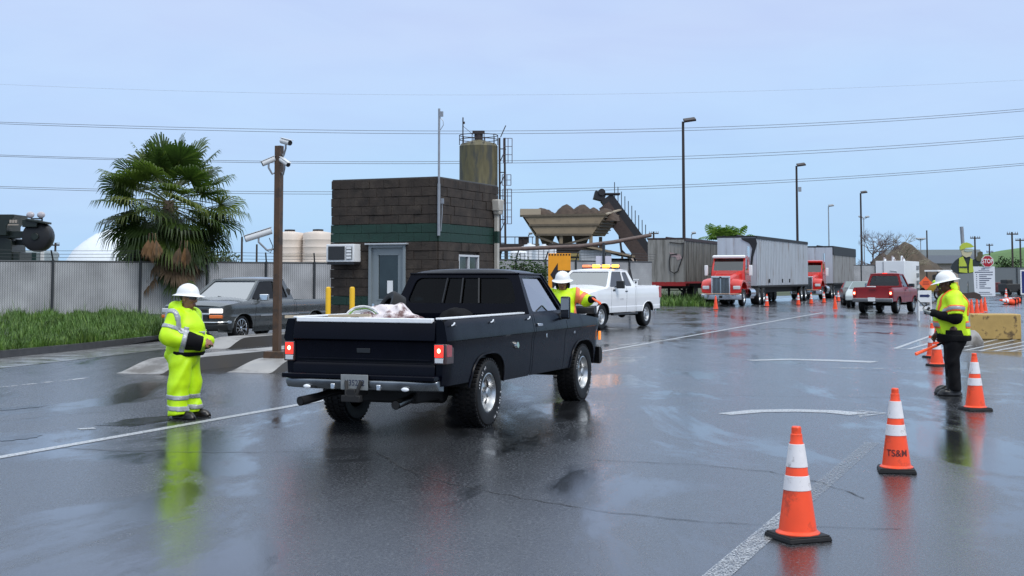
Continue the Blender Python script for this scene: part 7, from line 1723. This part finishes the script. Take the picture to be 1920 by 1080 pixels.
def px2(z): return [(1640 + x * 280 / 1890, 400 + y * 160 / 1080) for x, y in z]
PD = mat('painted dark jacket', (.018, .026, .030), .5); PY = mat('painted yellow green', (.42, .50, .05), .5, var=.1); PG = mat('painted grey trousers', (.17, .19, .20), .5); PSK = mat('painted skin', (.50, .46, .30), .5); PB = mat('painted brown boots', (.05, .03, .025), .5); PGL = mat('painted glove', (.08, .075, .035), .5)
bpoly('jacket', px2([(1075, 560), (1030, 590), (985, 640), (965, 690), (1000, 740), (1060, 770), (1250, 770), (1250, 690), (1310, 665), (1340, 600), (1300, 560), (1235, 590), (1195, 540), (1120, 530)]), PD, 1)
bpoly('trousers', px2([(1062, 765), (1075, 900), (1085, 1010), (1165, 1015), (1170, 900), (1180, 850), (1190, 1000), (1260, 1005), (1250, 860), (1245, 755)]), PG, 2)
bpoly('vest', px2([(1068, 565), (1065, 650), (1068, 745), (1170, 755), (1160, 650), (1115, 545)]), PY, 3); bpoly('vest', px2([(1205, 570), (1190, 660), (1188, 752), (1248, 742), (1235, 660), (1232, 580)]), PY, 3)
bpoly('vest_band', px2([(1068, 672), (1068, 690), (1165, 690), (1165, 672)]), PD, 4)
bpoly('face', px2([(1090, 470), (1105, 530), (1150, 558), (1205, 545), (1225, 500), (1225, 450), (1100, 445)]), PSK, 4); bpoly('safety_glasses', px2([(1130, 460), (1125, 480), (1170, 488), (1230, 480), (1235, 455)]), mat('painted pale glasses', (.35, .42, .38), .4), 5)
bpoly('cap', px2([(1078, 465), (1078, 420), (1105, 385), (1155, 368), (1205, 385), (1225, 405), (1250, 420), (1215, 435), (1150, 440)]), PY, 6)
bpoly('glove', px2([(1285, 600), (1275, 560), (1300, 535), (1300, 495), (1330, 480), (1358, 490), (1362, 535), (1345, 575), (1330, 610)]), PGL, 3)
bpoly('boots', px2([(1085, 1005), (1090, 1060), (1130, 1080), (1260, 1075), (1330, 1095), (1350, 1060), (1320, 1020), (1255, 995), (1160, 1010)]), PB, 3)
st = thing('stop_sign', 'small red stop sign held up by the painted board figure', 'sign', A(1851.3, 490, Yp - .16), R(-4)); r_ = 11.6 / FPX * Yp
m = MB(); m.lathe([(0, -.012), (r_, -.012), (r_, .012), (0, .012)], 8, axis='y', a0=R(22.5)); m.build('border', WHITEP, st, smooth=False)
m = MB(); m.lathe([(0, -.015), (r_ * .92, -.015), (r_ * .92, 0)], 8, axis='y', a0=R(22.5)); m.build('face', mat('stop sign red', (.36, .008, .02), .4), st, smooth=False)
m = MB(); text_mb(m, 'STOP', r_ * .98, lambda u, v, w_: Vector((u, -.019, v)), font_w=.72); m.build('letters', WHITEP, st, smooth=False)
nb = thing('notice_board', 'white notice board with lines of print below the stop sign', 'notice board', A(1845, 527.5, Yp - .12), R(-4)); W_, H_ = 40 / FPX * Yp, 55 / FPX * Yp
m = MB(); m.box((0, 0, 0), (W_, .02, H_)); m.build('panel', mat('white sign panel', (.66, .69, .74), .4), nb, bevel=.003)
m = MB(); rl = random.Random(3)
m.box((-.02, -.0125, H_ * .42), (.09, .004, .018)); m.box((0, -.0125, H_ * .37), (W_ * .5, .004, .008)); m.box((0, -.0125, H_ * .31), (W_ * .82, .004, .018))
for k in range(8):
    z = H_ * (.23 - k * .064); l = (.62, .34, .55, .45, .3, .32, .24, .52)[k] * W_; m.box((-W_ * .34, -.0125, z), (.025, .004, .014)); m.box((-W_ * .22 + l / 2, -.0125, z - .004), (l, .004, .017))
m.box((0, -.0125, -H_ * .37), (W_ * .5, .004, .012)); m.box((.0, -.0125, -H_ * .43), (W_ * .7, .004, .012)); m.build('printed_lines', mat('dark blue print', (.02, .03, .08), .5), nb, smooth=False)
bk = G(1867, 637); BW = 99 / FPX * bk.y; t = thing('concrete_block', 'big yellow painted concrete block with chipped paint', 'barrier block', (bk.x, bk.y + .3, 0), R(-3))
m = MB(); H_ = A(1867, 589, bk.y).z; m.box((0, .1, H_ / 2), (BW, .75, H_)); m.build('block', mat('chipped yellow paint', (.43, .285, .09), .6, var=.15, vscale=3, dirt=(.12, .075, .03), dscale=3.2, dlo=.56, dhi=.62, bump=.25, bscale=14), t, bevel=.03)
af = G(1735, 601); t = thing('sign_stand', 'white folding sign stand with dark blue arrow in front of the red pickup', 'sign stand', (af.x, af.y, 0), R(-10)); k = af.y / FPX
m = MB(); m.box((0, 0, 45 * k), (24 * k, .03, 22 * k)); m.build('panel', WHITEP, t, bevel=.005)
m = MB(); m.prism([(-9, -2.5), (5, -2.5), (5, -4), (9.5, 0), (5, 4), (5, 2.5), (-9, 2.5)], lambda u, v, w_: Vector((u * k, w_, 46 * k + v * k * .9)), -.025, -.016); m.build('arrow', mat('dark blue arrow', (.015, .025, .10), .5), t, smooth=False)
m = MB(); m.box((0, 0, 22 * k), (24 * k, .03, 9 * k)); m.build('lower_board', WHITEP, t)
for S in (-1, 1):
    m = MB(); m.bar((S * 11 * k, 0, 0), (S * 11 * k, 0, 40 * k), .04); m.bar((S * 11 * k, .5, 0), (S * 11 * k, .05, 52 * k), .04); m.build('frame_leg', WHITEP, t, smooth=False)
dm = A(1736, 531, 70); t = thing('warning_sign', 'orange diamond road work sign behind the white folding sign stand', 'sign', dm, R(0)); k = 70 / FPX
m = MB(); m.prism([(-15, 0), (0, -15), (15, 0), (0, 15)], lambda u, v, w_: Vector((u * k * .85, w_, v * k * .85)), 0, .02); m.build('panel', mat('orange sign sheeting', (.85, .12, .03), .45), t, smooth=False)
m = MB()
for z, w_ in ((2.5, 10), (-1.5, 12)): m.box((0, -.006, z * k), (w_ * k, .006, 1.8 * k))
m.build('faded_legend', mat('faded legend', (.35, .04, .02), .5), t, smooth=False); m = MB(); m.bar((0, .03, -dm.z), (0, .03, -10 * k), .05); m.bar((-.4, .03, -dm.z), (.4, .03, -dm.z + .3), .05); m.build('stand', TRIM, t)
lo = A(1762, 540, 95); k = 95 / FPX; t = thing('wheel_loader', 'small yellow machine with white canopy behind the orange diamond sign', 'machine', (lo.x, lo.y, 0), R(20)); zt_ = A(1760, 508, 95).z
m = MB(); m.box((0, 0, zt_), (1.5, 1.5, .12)); 
m.build('canopy', WHITEP, t, bevel=.02)
for x in (-.65, .65):
    for y in (-.6, .6):
        m = MB(); m.bar((x, y, .9), (x, y, zt_), .07); m.build('canopy_post', TRIM, t)
m = MB(); m.box((0, 0, .95), (1.4, 2.4, .7)); m.box((0, -1.3, .8), (1.0, .6, .5)); m.build('chassis', mat('machine yellow', (.6, .36, .03), .5), t, bevel=.05)
for x in (-.7, .7):
    for y in (-.8, .9): wheel(t, (x, y, .45), .45, .3, 1 if x > 0 else -1, 'steel')
m = MB(); m.box((0, .2, 1.5), (.6, .6, .7)); m.build('seat', TRIM, t, bevel=.1)
bs = A(1919.5, 529, 40); t = thing('blue_sign', 'dark blue sign with white border cut off by the right edge', 'sign', bs, 0); k = 40 / FPX
m = MB(); m.box((6 * k, 0, 0), (24 * k, .03, 46 * k)); m.build('border', WHITEP, t); m = MB(); m.box((6 * k, -.012, 0), (20 * k, .02, 41 * k)); m.build('face', mat('blue sign face', (.01, .02, .14), .4), t, smooth=False)
m = MB(); m.bar((6 * k, .03, -bs.z), (6 * k, .03, 0), .06); m.build('post', STEEL, t)
# low line of parked plant in front of the far fence
for i, (px, Y, w_, h, colr, lab) in enumerate(((1893, 118, 1.5, 1.25, (.02, .02, .02), 'low dark machinery parked along the far fence near the blue sign'), (1878, 122, 1.0, 1.0, (.16, .02, .015), 'low dark red machinery parked along the far fence'))):
    c = A(px, 530, Y); c.z = 0; t = thing('parked_plant', lab, 'machine', c, .2); m = MB(); m.box((0, 0, h * .55), (w_, 1.4, h * .6)); m.box((-w_ * .2, 0, h * .95), (w_ * .4, 1.1, h * .4)); m.build('body', mat('plant paint %d' % i, colr, .5), t, bevel=.06)
    for x in (-.35, .35): wheel(t, (x * w_, -.7, .3), .3, .2, 1, 'steel')
# orange arrow board and white sign behind the flagger
ob = A(1049, 514, 47); t = thing('arrow_board', 'orange board with big black arrow pointing left behind the flagger', 'sign', (ob.x, ob.y, 0), R(-4)); k = 47 / FPX
zt_, zb_ = A(1049, 475, 47).z, A(1049, 560, 47).z; x0, x1 = -21 * k, 21 * k
m = MB(); m.box((0, 0, (zt_ + zb_) / 2), (42 * k, .05, zt_ - zb_)); m.build('panel', mat('orange yellow board', (.82, .33, .012), .45, var=.05), t, bevel=.004)
m = MB(); zc = A(1049, 515, 47).z; m.prism([(-17, 0), (-3, -22), (-3, -8), (21, -8), (21, 8), (-3, 8), (-3, 22)], lambda u, v, w_: Vector((u * k, w_, zc + v * k)), -.034, -.026); m.build('arrow', mat('black sign print', (.015, .010, .010), .5), t, smooth=False)
m = MB()
for i in range(8): m.box((x0 + (2.5 + i * 5.3) * k, -.03, zt_ - 2.6 * k), (2.8 * k, .012, 2.8 * k))
m.build('edge_marks', MATS['black sign print'], t, smooth=False)
for x in (-.3, .3):
    m = MB(); m.bar((x, .05, 0), (x, .05, zb_ + .3), .07); m.build('post', FPOST, t)
ws = A(1132, 492, 52); t = thing('white_sign', 'plain white sign on a grey post behind the white pickup roof', 'sign', (ws.x, ws.y, 0), 0); k = 52 / FPX
m = MB(); m.box((0, .03, ws.z - 1.5 * k), (29 * k, .03, 27 * k)); m.build('panel', mat('pale lilac sign back', (.60, .60, .70), .5), t); m = MB(); m.cyl((0, -.02, 0), (0, -.02, A(1132, 455, 52).z), .055, None, 8); m.build('post', FPOST, t)
